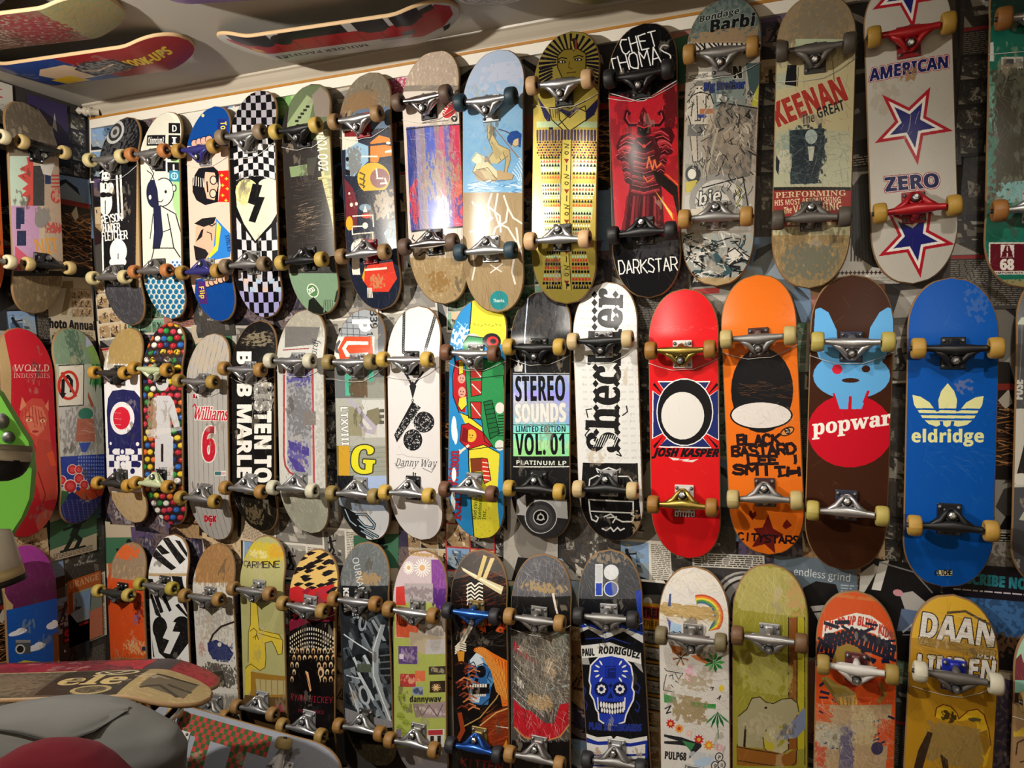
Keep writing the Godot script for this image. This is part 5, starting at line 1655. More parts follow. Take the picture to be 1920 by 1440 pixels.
func art_blackletter(a: Art) -> void:
	a.G([50.6, 6.9, 383.5, -17.9, 42.8, 139.5, 378.6, 119, 36.6, 274.6, 374.9, 258.5, 40.9, 410.9, 379, 399.5, 50.6, 682.4, 388, 680.3, 60.3, 952.3, 397, 959.3, 65.6, 1086.2, 401.8, 1097.8, 81.1, 1211.7, 414.1, 1227.3, 97.8, 1333, 427.2, 1352.5])
	a.R(0, -50, 500, 1450, "d9d9d7")
	for j in 26:
		for i in 8:
			var t := j / 26.0
			a.T("BB", 70 + i * 40 + t * 40, 40 + j * 38, 26, 10, "bfbfbe")
	a.S(60, 0, 400, 950, 140, 60, ["b5b2ac", "f2f2f0"], 60, 60, 0.5)
	var k := "161618"
	# letters read upwards; diamonds and hairlines give the broken strokes of gothic script
	a.T("Sheckler", 272, 884, 850, 158, k, -88, {"font": "sb", "bold": 7})
	for i in 20:
		var y := 860.0 - i * 42
		for x in [276 - i * 0.6, 166 - i * 0.6]:
			a.P([x - 16, y, x, y - 20, x + 16, y, x, y + 20], k)
	for i in 10:
		a.L([150 + i * 12, 850, 176 + i * 12, 790], 4, "d9d9d7")
	for q in [[130, 760, 105, 790, 125, 830], [270, 860, 295, 900, 270, 890], [120, 700, 110, 660, 140, 655], [300, 690, 325, 670, 320, 640]]:
		a.L(q, 6, k)
	a.P([92, 935, 377, 938, 410, 1400, 90, 1400], "121214")
	a.L([175, 985, 165, 965, 190, 975, 230, 960, 270, 975, 290, 965, 285, 985], 7, "d5d5d3")
	a.L([125, 1060, 130, 1020, 170, 1000, 190, 1010], 7, "d5d5d3")
	a.L([355, 1040, 330, 1005, 280, 1005], 7, "d5d5d3")
	a.E(235, 1065, 44, 40, "c9c9c7")
	a.E(235, 1065, 36, 33, "121214")
	a.L([125, 1125, 355, 1135, 355, 1195, 130, 1185], 8, "d5d5d3", true)
	for q in [[130, 1190, 140, 1230, 165, 1240, 175, 1220, 160, 1210], [205, 1215, 240, 1200, 270, 1225, 300, 1240, 350, 1240, 360, 1210, 345, 1200], [250, 1245, 270, 1215, 220, 1220], [195, 1275, 215, 1285, 240, 1270, 255, 1290, 275, 1270, 290, 1285, 310, 1275]]:
		a.L(q, 8, "d5d5d3")
	a.S(100, 950, 400, 1330, 90, 50, ["6a6a6c", "3a3a3c"], 80, 50, 0.4)
	a.W(340, 1180, 410, 1340, "b49a74", 0.5)

func art_cross(a: Art) -> void:
	a.G([441.6, 39.2, 802.8, 20.2, 435, 177.9, 799.6, 163.6, 429.5, 319.2, 796.9, 309.8, 431.3, 461.4, 798.3, 457, 435.8, 744.1, 801.6, 749.9, 440.3, 1024.9, 804.9, 1040.5, 442.8, 1164.2, 806.7, 1184.7, 452.6, 1293.7, 812.5, 1318.4, 463.1, 1418.7, 818.7, 1447.5])
	a.R(380, 0, 900, 1500, "cf1a1f")
	a.W(440, 30, 800, 300, "c41c1e", 0.5, 0.4, 0.8, 0.4)
	a.S(445, 225, 800, 250, 40, 14, ["e89a94"], 0, 20, 0.7)
	for s in [[-1, -1], [1, -1], [-1, 1], [1, 1]]:
		a.P([625 + s[0] * 110, 690 + s[1] * 100, 625 + s[0] * 160, 690 + s[1] * 170, 625 + s[0] * 170, 690 + s[1] * 160], "1a1216")
		a.L([625 + s[0] * 110, 690 + s[1] * 130, 625 + s[0] * 135, 690 + s[1] * 172], 3, "1a1216")
	# four-armed cross emblem; the hooded figure over it is left as a plain dark disc
	for k in [[10, "e6e4e6"], [3, "17171a"], [0, "1f2a66"]]:
		var g: float = k[0]
		a.P([490 - g, 520 - g, 745 + g, 520 - g, 690 + g, 610, 690 + g, 780, 752 + g, 850 + g, 495 - g, 845 + g, 565 - g, 780, 560 - g, 610], k[1])
		a.P([462 - g, 570 - g, 560, 640 - g, 690, 640 - g, 790 + g, 560 - g, 790 + g, 812 + g, 690, 750 + g, 560, 750 + g, 460 - g, 802 + g], k[1])
	a.E(622, 672, 148, 176, "e6e4e6")
	a.E(622, 672, 142, 170, "17171a")
	a.E(612, 690, 112, 124, "d9d6d2")
	a.T("JOSH KASPER", 458, 900, 335, 40, "161418", 0.6, {"slant": 0.35, "bold": 5})
	a.P([540, 905, 600, 912, 590, 918, 650, 914, 640, 922, 695, 915, 665, 932, 610, 926, 620, 920, 565, 922], "dcd0cc")
	a.T("blind", 568, 1212, 112, 36, "cfcac8", 2, {"ol": "3a1416", "olw": 6})
	a.finish(40)

func art_orange(a: Art) -> void:
	a.G([27.4, 26.3, 387.2, -5.2, 28.8, 158.8, 392.5, 131.8, 30.8, 294.1, 397.9, 271.9, 36.6, 431, 403.5, 413.9, 48.5, 703.5, 414.8, 696.5, 60.3, 974.5, 426, 977.5, 66.4, 1109, 431.5, 1117, 75.7, 1234.5, 436.9, 1246.9, 85.3, 1355.6, 442.1, 1372.2])
	a.R(0, -20, 550, 1450, "db6c1c")
	a.S(40, 10, 430, 1365, 260, 130, ["c95f16", "e88634", "d06a20"], 2, 4, 0.5)
	# a plain dark roundel stands where a cartoon head is printed
	a.E(230, 570, 150, 205, "16161a")
	a.E(226, 690, 152, 70, "16161a")
	a.E(226, 690, 144, 62, "d6cfca")
	a.S(90, 640, 370, 740, 60, 40, ["a89c94", "efeae6"], 20, 60, 0.6)
	a.S(110, 520, 380, 600, 40, 60, ["c97a3a", "a8642c"], 5, 15, 0.7)
	a.E(352, 768, 36, 20, "2a1e18", -25)
	a.E(352, 768, 30, 14, "cf8a4a", -25)
	a.E(352, 765, 13, 17, "2a1e18", -25)
	a.L([345, 758, 356, 762], 4, "d8d0c8")
	a.L([346, 772, 360, 770], 4, "d8d0c8")
	a.K("BLACK", 110, 832, 210, 44, 15, "231518", -1, 0.06)
	a.K("BASTARD", 82, 888, 312, 44, 15, "231518", -3, 0.06)
	a.K("LEE !", 160, 925, 255, 36, 15, "231518", -1, 0.06)
	a.K("SMITH", 85, 972, 330, 42, 16, "231518", 2, 0.06)
	a.L([310, 985, 410, 965], 11, "231518")
	a.P([170, 1150, 180, 1148, 186, 1160, 200, 1150, 206, 1170, 185, 1195, 168, 1170], "6e1c18")
	a.P([335, 1210, 350, 1190, 362, 1205, 375, 1220, 345, 1240, 330, 1225], "6e1c18")
	a.P([262, 1165, 285, 1235, 335, 1265, 290, 1290, 295, 1355, 245, 1310, 182, 1325, 215, 1270, 190, 1235, 235, 1230], "651c18")
	a.K("CITYSTARS", 110, 1290, 300, 34, 9, "22151a", 4, 0.06)
	a.finish(40)

func art_rabbit(a: Art) -> void:
	a.G([461.1, 17, 859.8, 6.6, 457.5, 157.8, 860.2, 152.7, 453.8, 301.4, 859.8, 301.9, 449.7, 446.4, 854.7, 452.4, 441.5, 734.1, 844.2, 751.3, 433.4, 1019.1, 833.8, 1047.3, 429.4, 1160.2, 828.4, 1193.7, 425.3, 1290.8, 818.8, 1328.8, 421.3, 1416.5, 808.9, 1458.6])
	a.R(380, -20, 950, 1500, "3c2013")
	a.E(648, 765, 206, 176, "bf1226")
	var b := "5fa6dd"
	a.P([470, 330, 480, 180, 505, 172, 545, 195, 585, 280, 595, 420, 500, 420], b)
	a.P([855, 300, 852, 180, 830, 170, 790, 195, 745, 270, 725, 420, 815, 420], b)
	a.E(655, 500, 186, 112, b)
	a.P([500, 380, 810, 380, 800, 460, 520, 460], b)
	a.P([560, 570, 740, 570, 705, 660, 595, 660], b)
	a.P([566, 585, 576, 585, 600, 660, 590, 660], "bf1226")
	a.P([645, 598, 658, 598, 656, 662, 640, 662], "bf1226")
	a.P([732, 570, 744, 574, 722, 635, 710, 628], "bf1226")
	a.E(588, 469, 25, 23, "d0223a")
	a.E(726, 467, 20, 17, "3c2013")
	a.E(652, 522, 42, 11, "3c2013")
	a.T("popwar", 466, 785, 386, 66, "efeae2", -7.5, {"font": "sb", "bold": 4, "slant": 0.12})
	a.finish(20)

func art_trefoil(a: Art) -> void:
	a.G([139, 54.2, 540, 39.7, 142.1, 189.6, 547.7, 180.5, 144.5, 328, 554, 324.5, 141.9, 467.4, 550.5, 469.6, 136.2, 744.3, 542.6, 757.8, 130.5, 1018.7, 534.7, 1043.3, 127.4, 1154.5, 530.4, 1184.5, 119.7, 1279.5, 516.7, 1314.1, 111.4, 1399.5, 502.1, 1438.3])
	a.R(0, 0, 650, 1500, "0b50a8")
	var k := "e0dfa0"
	a.P([326, 515, 355, 550, 368, 590, 362, 640, 288, 640, 284, 590, 297, 550], k)
	a.P([168, 567, 205, 575, 245, 600, 275, 640, 195, 640, 175, 610], k)
	a.P([484, 572, 448, 578, 408, 600, 375, 640, 460, 640, 478, 612], k)
	a.P([195, 640, 460, 640, 440, 675, 410, 700, 370, 708, 345, 700, 322, 710, 298, 698, 275, 708, 240, 695, 212, 668], k)
	for q in [[630, 8], [652, 9], [674, 9]]:
		a.L([180, q[0], 480, q[0] + 2], q[1], "0b50a8")
	a.P([290, 684, 305, 684, 308, 712, 296, 712], "0b50a8")
	a.P([342, 684, 356, 684, 350, 712, 336, 712], "0b50a8")
	a.T("eldridge", 162, 776, 326, 54, k, 0, {"bold": 3})
	a.W(350, 490, 440, 570, "6a6f9a", 0.42)
	a.S(220, 770, 480, 930, 40, 50, ["5f82c0", "8a90b8"], 10, 40, 0.5)
	a.W(390, 60, 520, 260, "3f62a4", 0.42)
	a.R(278, 1342, 346, 1366, "d8d0a4")
	a.K("CLICHE", 270, 1364, 76, 20, 5, "1a1a1a", -2)
	a.S(130, 1150, 520, 1400, 80, 40, ["4a6aa4", "6a5a66"], 60, 60, 0.35)
	a.finish(50)

func art_grey(a: Art) -> void:
	a.G([612.5, 16.6, 1049.1, -1.3, 621.5, 156.8, 1063.5, 144.6, 629.1, 300.1, 1075.7, 293.9, 626.1, 444.9, 1071.7, 445, 619, 732.6, 1062.2, 744.8, 612, 1017.5, 1052.7, 1041.7, 608, 1158.5, 1047.2, 1188.6, 593.9, 1288.2, 1026.3, 1323.3, 578.7, 1412.6, 1003.6, 1452.2])
	a.R(500, 0, 1100, 1500, "46464a")
	a.P([630, 255, 650, 225, 680, 222, 690, 260], "a9b09c")
	a.L([652, 260, 640, 560], 5, "6a6a6c")
	a.T("FUSE", 655, 590, 90, 40, "b9b9b4", -88, {"bold": 4})
	a.P([560, 630, 1000, 620, 1000, 960, 560, 980], "b9b6ac")
	a.P([620, 960, 700, 640, 1000, 640, 1000, 980], "1d1a1a")
	a.E(650, 940, 40, 26, "c9c6bc")
	a.P([640, 1120, 660, 1085, 690, 1085, 700, 1130], "a9b09c")
	a.T("FUSE", 640, 1385, 90, 40, "8f8f8c", -88, {"bold": 4})
	a.finish(40)

func art_rooster(a: Art) -> void:      # the printed cartoon bird is left out: sky, clouds, a small camera, a fence
	a.G([-38.5, 112.7, 282.5, 29.4, -2.6, 249.2, 316.6, 156.8, 29.6, 385.6, 347.2, 284.2, 37.2, 517.8, 353.9, 408, 50.2, 780.5, 365.1, 654, 63, 1041.6, 376.1, 898.7, 68.2, 1171.3, 380.5, 1020.2, 49, 1293.6, 361.2, 1135.4, 26.3, 1413.8, 338.5, 1248.6])
	a.R(0, 0, 500, 1500, "5c1f4a")
	a.R(0, 0, 500, 180, "96388c")
	a.E(215, 330, 190, 160, "5c1f4a")
	a.S(100, 50, 350, 220, 90, 90, ["b45cae", "7a2a70"], 80, 20, 0.5)
	a.P([30, 475, 380, 390, 420, 1400, 40, 1400], "1550a8")
	for q in [[105, 610, 55, 16], [320, 565, 45, 22], [215, 700, 60, 20]]:
		a.E(q[0], q[1], q[2], q[3], "e2e6ee", -18)
		a.E(q[0] + 14, q[1] - 12, q[2] * 0.5, q[3], "e2e6ee", -18)
	a.P([320, 620, 345, 610, 375, 640, 380, 860, 330, 860], "6a3c1c")
	a.P([90, 800, 140, 780, 330, 800, 380, 770, 400, 1400, 60, 1400], "c9b93a")
	a.R(92, 655, 178, 740, "4a4c50")
	a.R(92, 655, 178, 672, "8a8c90")
	a.E(118, 712, 28, 30, "c9c9c9")
	a.E(118, 712, 20, 22, "1d1d20")
	a.finish(30)

func art_orangetail(a: Art) -> void:
	a.G([706.5, 40.4, 929.4, 64.7, 678, 168.6, 901.8, 196.3, 653.6, 297, 878.1, 328.1, 657.7, 416.1, 882.1, 450.2, 668.8, 652.4, 892.8, 692.4, 679.8, 887.4, 903.4, 933.2, 686.6, 1003.8, 910.1, 1052.4, 721.4, 1104.5, 943.9, 1155.2, 759.9, 1201.2, 981.2, 1253.8])
	a.R(600, 0, 1100, 1500, "c64a1e")
	a.tip(30, 285, "a98b66", "6e645c", "c6ab86")
	a.W(700, 60, 850, 170, "d85a24", 0.6)
	a.L([655, 330, 700, 280, 850, 300], 18, "c4522c")
	a.W(820, 400, 890, 560, "6e2418", 0.45)
	a.K("ORL", 845, 560, 80, 24, 5, "7a5a8a", -80)
	a.S(700, 300, 930, 760, 120, 60, ["d8884a", "e0b088", "8e3214"], 70, 70, 0.5)
	a.W(760, 640, 920, 760, "c99a6a", 0.5)
	a.R(872, 696, 906, 722, "1d2a4a")
	a.R(892, 698, 906, 720, "d9d4cc")
	a.tip(760, 1320, "b0602e", "7a4a2c", "c98e5e")

func art_zebra(a: Art) -> void:
	a.G([957.9, -8.5, 1193.5, 16.3, 930.1, 122.8, 1166.6, 151.2, 906.1, 254.3, 1143.4, 286.3, 909.8, 376.7, 1147, 411.8, 919.8, 619.3, 1156.5, 660.7, 929.8, 860.7, 1166.1, 908.1, 936.1, 980.1, 1172.1, 1030.5, 969.4, 1083.6, 1204.2, 1136.2, 1006.2, 1183, 1239.6, 1237.6])
	a.R(800, -50, 1400, 1400, "d6d6d4")
	a.P([1000, 30, 1040, 25, 1140, 160, 1110, 190], "151517")
	a.P([1080, 40, 1110, 45, 1150, 120, 1150, 150], "151517")
	a.P([920, 130, 960, 100, 1090, 210, 1060, 225], "151517")
	a.P([960, 85, 990, 70, 1050, 120, 1000, 130], "151517")
	a.S(905, 20, 1150, 240, 140, 50, ["efefec", "8a8a88", "a88e6e"], 40, 60, 0.6)
	a.R(900, 244, 1200, 262, "b39a76")
	for q in [[905, 280, 940, 280, 1010, 480, 990, 490], [960, 300, 985, 290, 1060, 470, 1045, 480], [1060, 260, 1120, 265, 1160, 480, 1150, 500], [920, 380, 935, 370, 1000, 520, 960, 500], [1080, 440, 1100, 430, 1160, 520, 1150, 520]]:
		a.P(q, "151517")
	a.E(985, 580, 48, 70, "151517")
	a.E(1115, 580, 55, 72, "151517")
	a.P([940, 590, 1170, 590, 1165, 660, 1110, 740, 1060, 800, 980, 730], "151517")
	a.P([1050, 540, 1085, 545, 1065, 600, 1110, 605, 1050, 740, 1010, 730, 1045, 655, 1005, 640], "d6d6d4")
	a.S(950, 540, 1165, 740, 90, 14, ["c9c9c6"], 60, 60, 0.6)
	a.P([930, 640, 950, 760, 940, 760], "151517")
	a.R(900, 900, 1400, 1400, "8a8a88")
	a.tip(1000, 1300, "6a655c", "3a3733", "8f887c")

func art_brown(a: Art) -> void:
	a.G([109.4, 51.4, 358.7, 71.3, 84.8, 187.2, 335.4, 210.9, 64, 323.4, 315.6, 350.9, 69.7, 449.6, 321.3, 480.5, 83.7, 700.2, 335, 737.7, 97.6, 949.5, 348.6, 993.5, 105.8, 1072.9, 356.6, 1120.2, 139.8, 1179.3, 389.4, 1229, 177.2, 1281.3, 425.2, 1333.1])
	a.R(0, 0, 500, 1400, "c9c5bc")
	a.tip(40, 300, "a87e50", "7f5f3c", "c29a6c", 200)
	a.W(65, 300, 350, 700, "a9a298", 0.45)
	a.L([320, 545, 250, 570, 200, 620, 180, 670], 12, "2a2220")
	a.P([165, 670, 220, 650, 290, 690, 320, 740, 300, 780, 200, 770, 170, 720], "28305c")
	a.W(170, 650, 330, 800, "3a4066", 0.5)
	a.E(240, 680, 12, 14, "c9c5bc")
	a.W(100, 650, 160, 760, "b58a84", 0.5)
	a.W(130, 780, 350, 960, "4a4540", 0.6)
	a.P([190, 850, 260, 840, 280, 940, 230, 930], "3a342e")
	a.S(80, 300, 350, 1000, 200, 50, ["e6e2da", "7a7268", "a0907c"], 60, 70, 0.5)
	a.R(80, 980, 450, 1180, "b5b2aa")
	a.tip(1000, 1300, "a59f96", "5d5750", "cfcac2")

func art_hand(a: Art) -> void:
	a.G([404.7, -3.2, 671.6, 25.8, 378.5, 136.7, 646.5, 169.8, 355.7, 277, 624.8, 314.1, 358.2, 407.3, 627.1, 448, 365.8, 665.6, 633.9, 713.3, 373.2, 922.3, 640.8, 976.9, 378.2, 1049.2, 645.3, 1107.2, 407.8, 1158.6, 673.3, 1219, 440.7, 1263.4, 704.3, 1326])
	a.R(300, -50, 750, 1400, "a9a670")
	a.W(400, 40, 620, 200, "c8b02e", 0.62)
	a.W(540, 60, 630, 160, "cc9a30", 0.55)
	a.W(420, 90, 540, 160, "d6cc92", 0.5)
	a.K("ARMENE", 405, 210, 205, 38, 6, "2c2618", 0, 0.05)
	a.K("C", 384, 200, 30, 30, 4, "2c2618", 0, 0.05)
	a.S(365, 210, 640, 1000, 120, 60, ["c6c296", "857f4e"], 70, 60, 0.4)
	a.R(430, 420, 470, 450, "a98a4c")
	var k := "cdb43c"
	a.P([430, 400, 468, 405, 485, 590, 520, 590, 600, 620, 622, 660, 618, 740, 595, 745, 580, 700, 560, 660, 520, 670, 525, 760, 520, 820, 490, 840, 440, 830, 430, 960, 395, 1000, 395, 830, 420, 800, 415, 600, 428, 560], k)
	a.L([430, 400, 428, 560, 415, 600, 412, 790], 4, "4a3f14")
	a.L([468, 405, 485, 590, 600, 620, 622, 660, 618, 740, 595, 745, 580, 700, 560, 660, 520, 670], 4, "4a3f14")
	a.L([480, 610, 610, 650], 4, "4a3f14")
	a.L([425, 600, 450, 580, 470, 600, 460, 650], 4, "4a3f14")
	a.L([445, 640, 470, 620, 480, 650], 4, "4a3f14")
	a.L([520, 670, 525, 760, 520, 820, 490, 840, 430, 800, 400, 820, 395, 830], 4, "4a3f14")
	a.W(440, 680, 500, 800, "b5a050", 0.5)
	a.P([430, 845, 650, 880, 655, 1400, 380, 1400, 430, 970], "96702a")
	a.P([460, 890, 640, 905, 645, 990, 470, 985], "b0a070")
	for i in 5:
		a.L([490 + i * 34, 895, 492 + i * 34, 985], 6, "8f7f4c")
	a.P([390, 990, 660, 1010, 670, 1400, 380, 1400], "5c4426")
	a.W(570, 1040, 640, 1100, "9a3c48", 0.6)
	a.S(400, 1000, 660, 1310, 60, 60, ["77603c", "3c2c18"], 80, 40, 0.5)

func art_crowd(a: Art) -> void:
	a.G([714, 71.8, 1001.4, 117.4, 684.6, 217.7, 973.2, 267.7, 658.5, 363.8, 948.2, 418.3, 656.4, 498.7, 945.5, 557, 654.7, 765.7, 942.5, 831.4, 653, 1030.4, 939.5, 1103.4, 653.3, 1161.1, 939.1, 1237.6, 677.2, 1272.7, 960.8, 1351.5, 704.3, 1379.1, 985.5, 1460])
	a.R(600, 0, 1000, 1500, "120f10")
	a.R(600, 50, 1000, 360, "d3b068")
	for i in 34:
		var x := a.rng.randf_range(650, 920)
		var y := a.rng.randf_range(120, 350)
		a.P([x, y, x + 30, y - 14, x + 70, y - 8, x + 44, y + 6, x + 20, y + 14], "171214")
	a.P([655, 340, 720, 320, 780, 350, 850, 330, 940, 310, 940, 420, 655, 420], "b5262a")
	for i in 30:
		var x := a.rng.randf_range(655, 930)
		var y := a.rng.randf_range(350, 540)
		a.P([x, y, x + 40, y - 30, x + 60, y - 20, x + 30, y + 20], ["b5262a", "171214", "8e1c30", "a82a3c"][i % 4])
	a.P([660, 540, 800, 500, 940, 480, 940, 540, 800, 540, 665, 600], "7a1c34")
	for j in 6:
		for i in 20:
			var u := i / 19.0
			a.E(668 + u * 262, 640 - sin(u * PI) * 60 + j * 26 - (18 if j else 0), 4, 7, "d6ceb8", 0, 8)
	for j in 5:
		for i in 8:
			var x := 680.0 + i * 34 + (j % 2) * 14
			var y := 720.0 + j * 44
			a.E(x, y, 11, 20, "cfa878" if (i + j) % 3 else "d8c8a0", 0, 12)
			a.E(x, y + 6, 7, 13, "2a1c18", 0, 10)
			a.P([x - 12, y + 16, x + 12, y + 16, x + 16, y + 44, x - 16, y + 44], "17110f")
	a.P([740, 780, 820, 760, 850, 850, 860, 1000, 700, 990, 690, 900], "0d0a0a")
	a.P([765, 840, 785, 850, 805, 960, 795, 970], "d8a878")
	a.L([770, 860, 800, 950], 4, "7a3c28")
	a.E(862, 850, 18, 34, "d0b088")
	a.E(860, 856, 9, 18, "2a1c18")
	a.T("RYAN HICKEY", 668, 1022, 262, 40, "8e2032", 5, {"font": "m"})
	a.T("PROVIDENCE", 720, 1096, 160, 20, "6e1a2c", 4)
	a.S(660, 1150, 930, 1250, 40, 60, ["3a3032"], 60, 60, 0.5)
	a.tip(1250, 1460, "3d3420", "1d1810", "8a7a4a", 200)
	a.E(870, 1310, 30, 32, "8f7f52")

func art_steel(a: Art) -> void:
	a.G([118.5, 37.3, 420.7, 62, 97.5, 187.1, 401.6, 216.5, 79.7, 337.5, 385.4, 371.5, 84.1, 476.9, 389.6, 515, 95, 753.2, 399.9, 799.4, 105.9, 1027.9, 410.2, 1082.1, 112.4, 1163.8, 416.3, 1221.9, 140.5, 1280.1, 442.3, 1341, 171.3, 1391.1, 470.7, 1454.6])
	a.R(0, 0, 600, 1500, "23272c")
	a.tip(30, 330, "75797a", "4c5254", "a5a8a4", 260)
	a.W(200, 230, 340, 320, "a08258", 0.6)
	a.R(100, 320, 400, 480, "191b1e")
	a.T("OURKAMI", 168, 150, 250, 40, "c9ccce", 78, {"font": "d"})
	a.T("EN", 168, 480, 70, 38, "c9ccce", 80)
	a.T("KS UR", 112, 330, 160, 34, "d6d6d4", 88, {"bold": 4})
	for i in 90:
		var x := a.rng.randf_range(105, 390)
		var y := a.rng.randf_range(470, 1150)
		a.P([x, y, x + a.rng.randf_range(8, 50), y - 12, x + a.rng.randf_range(20, 60), y + a.rng.randf_range(20, 80), x + 6, y + a.rng.randf_range(20, 70)], ["3a4148", "59626a", "15171a", "7d878e", "2a2f35"][i % 5])
	for i in 40:
		var x := a.rng.randf_range(110, 330)
		var y := a.rng.randf_range(480, 1130)
		var l := a.rng.randf_range(40, 140)
		a.P([x, y, x + 16, y - 8, x + l * 0.7, y + l, x + l * 0.55, y + l], ["6d767e", "99a2aa", "3a4148", "15171a", "b9c2c8", "4c555c"][i % 6])
	a.P([290, 700, 345, 560, 368, 560, 330, 710, 330, 860, 410, 1160, 385, 1160, 295, 880], "8f979c")
	a.L([345, 560, 300, 710, 300, 870, 400, 1150], 6, "d0d6da")
	a.P([335, 720, 405, 720, 410, 890, 340, 860], "1a1c20")
	for i in 4:
		a.L([338, 750 + i * 40, 405, 745 + i * 42], 9, "59636a")
	a.E(245, 990, 34, 62, "a2abb2", -15)
	a.E(245, 990, 18, 44, "23272c", -15)
	a.E(235, 545, 26, 54, "8d99a2", 10)
	a.E(238, 545, 12, 36, "1a1c20", 10)
	a.L([115, 620, 290, 730], 8, "d0d8de")
	a.L([130, 870, 230, 890], 6, "c6ced4")
	a.L([150, 930, 210, 1100], 7, "b9c2c8")
	a.R(200, 800, 290, 850, "4d5648")
	a.P([120, 1070, 430, 1160, 430, 1200, 130, 1180], "7f7d80")
	a.R(100, 1190, 460, 1300, "15140f")
	a.S(110, 480, 420, 1180, 90, 60, ["9aa2a8", "15171a"], 70, 50, 0.4)
	a.tip(1290, 1450, "3c3322", "1f1a12", "7a6a48", 180)

func art_collage(a: Art) -> void:
	a.G([453.3, 81.9, 778.4, 119.9, 430.5, 237.7, 757.5, 280.8, 410.5, 394, 739.2, 442.2, 410.9, 538.3, 739.1, 590.9, 413.8, 824, 740.8, 885.1, 416.6, 1107.6, 742.4, 1177.1, 419, 1247.6, 744.1, 1321.3, 441.4, 1366.5, 763.8, 1443, 466.3, 1479.8, 785.7, 1558.7])
	a.R(380, 50, 850, 1600, "a3ad58")
	a.R(380, 50, 850, 420, "c3b3b8")
	a.W(440, 100, 745, 160, "b08a4c", 0.55)
	a.P([655, 160, 760, 160, 760, 470, 700, 470, 660, 380], "7a3a8c")
	a.W(660, 330, 745, 470, "45206a", 0.6)
	a.S(660, 170, 745, 330, 60, 30, ["b07ab8", "d8b0dc"], 60, 40, 0.5)
	for q in [[600, 210, 48], [515, 210, 34]]:
		for i in 18:
			var d := Vector2(q[2], 0).rotated(TAU * i / 18)
			a.L([q[0] + d.x * 0.4, q[1] + d.y * 0.45, q[0] + d.x, q[1] + d.y * 1.15], 6, "efe8e0")
		a.E(q[0], q[1], q[2] * 0.3, q[2] * 0.34, "d8a868")
	a.R(490, 305, 665, 420, "a89fa2")
	a.W(490, 305, 665, 420, "85787c", 0.5)
	a.P([436, 330, 490, 320, 500, 440, 436, 440], "c03a34")
	a.R(430, 490, 760, 640, "c2b8b0")
	a.P([436, 490, 520, 480, 580, 560, 570, 640, 436, 635], "cc5636")
	for i in 6:
		a.L([446 + i * 14, 500, 440 + i * 13, 560], 5, "8e2c20")
	a.W(580, 560, 745, 650, "8e8884", 0.5)
	a.S(440, 480, 745, 660, 120, 50, ["e0cfae", "b08a5c"], 50, 60, 0.6)
	a.P([520, 600, 745, 640, 745, 720, 600, 740, 520, 680], "b3a48c")
	a.R(450, 690, 570, 800, "58417a")
	a.W(450, 690, 580, 800, "9a8aa4", 0.45)
	a.R(455, 740, 485, 770, "d4c4d4")
	a.R(620, 650, 760, 740, "b9b4b4")
	a.R(460, 860, 560, 940, "a83c38")
	a.R(555, 840, 618, 905, "d06c48")
	a.W(460, 850, 600, 940, "d8a084", 0.4)
	a.R(540, 938, 605, 990, "8a94ac")
	a.W(540, 938, 605, 990, "3a4464", 0.5)
	a.R(640, 815, 740, 865, "3a352e")
	a.W(640, 815, 740, 865, "a89a7c", 0.5)
	a.R(645, 905, 735, 975, "33261e")
	for i in 12:
		var d := Vector2(24, 0).rotated(TAU * i / 12)
		a.L([682, 945, 682 + d.x, 945 + d.y], 5, "d8a050" if i % 2 else "e0d4b8")
	a.T("dannyway", 522, 1032, 190, 36, "2c2a20", 0, {"bold": 2})
	a.P([540, 1040, 610, 1040, 625, 1110, 560, 1130], "8a7a74")
	a.P([615, 1040, 740, 1030, 745, 1130, 600, 1130], "9a8686")
	a.W(540, 1040, 745, 1130, "c4b4b4", 0.45)
	a.L([570, 1060, 600, 1120, 640, 1050, 690, 1120, 720, 1050], 5, "5e5054")
	for q in [[470, 1000, 26], [490, 1060, 24], [465, 1120, 28], [500, 1160, 26], [480, 1220, 30], [460, 1190, 22]]:
		a.E(q[0], q[1], q[2], q[2] * 0.8, "8a9a3a", 30)
		a.L([q[0] - q[2], q[1], q[0] + q[2], q[1] + 8], 3, "55622a")
	a.R(436, 1200, 470, 1300, "7a6a7c")
	a.R(630, 1200, 730, 1310, "cfc9c4")
	a.R(636, 1205, 720, 1235, "a8343a")
	a.R(650, 1240, 670, 1310, "2a2624")
	a.R(690, 1240, 710, 1310, "2a2624")
	a.R(430, 1310, 760, 1600, "8a8488")
	a.S(436, 640, 745, 1400, 160, 50, ["c9cf86", "6a7234", "d8d0b8"], 60, 70, 0.4)

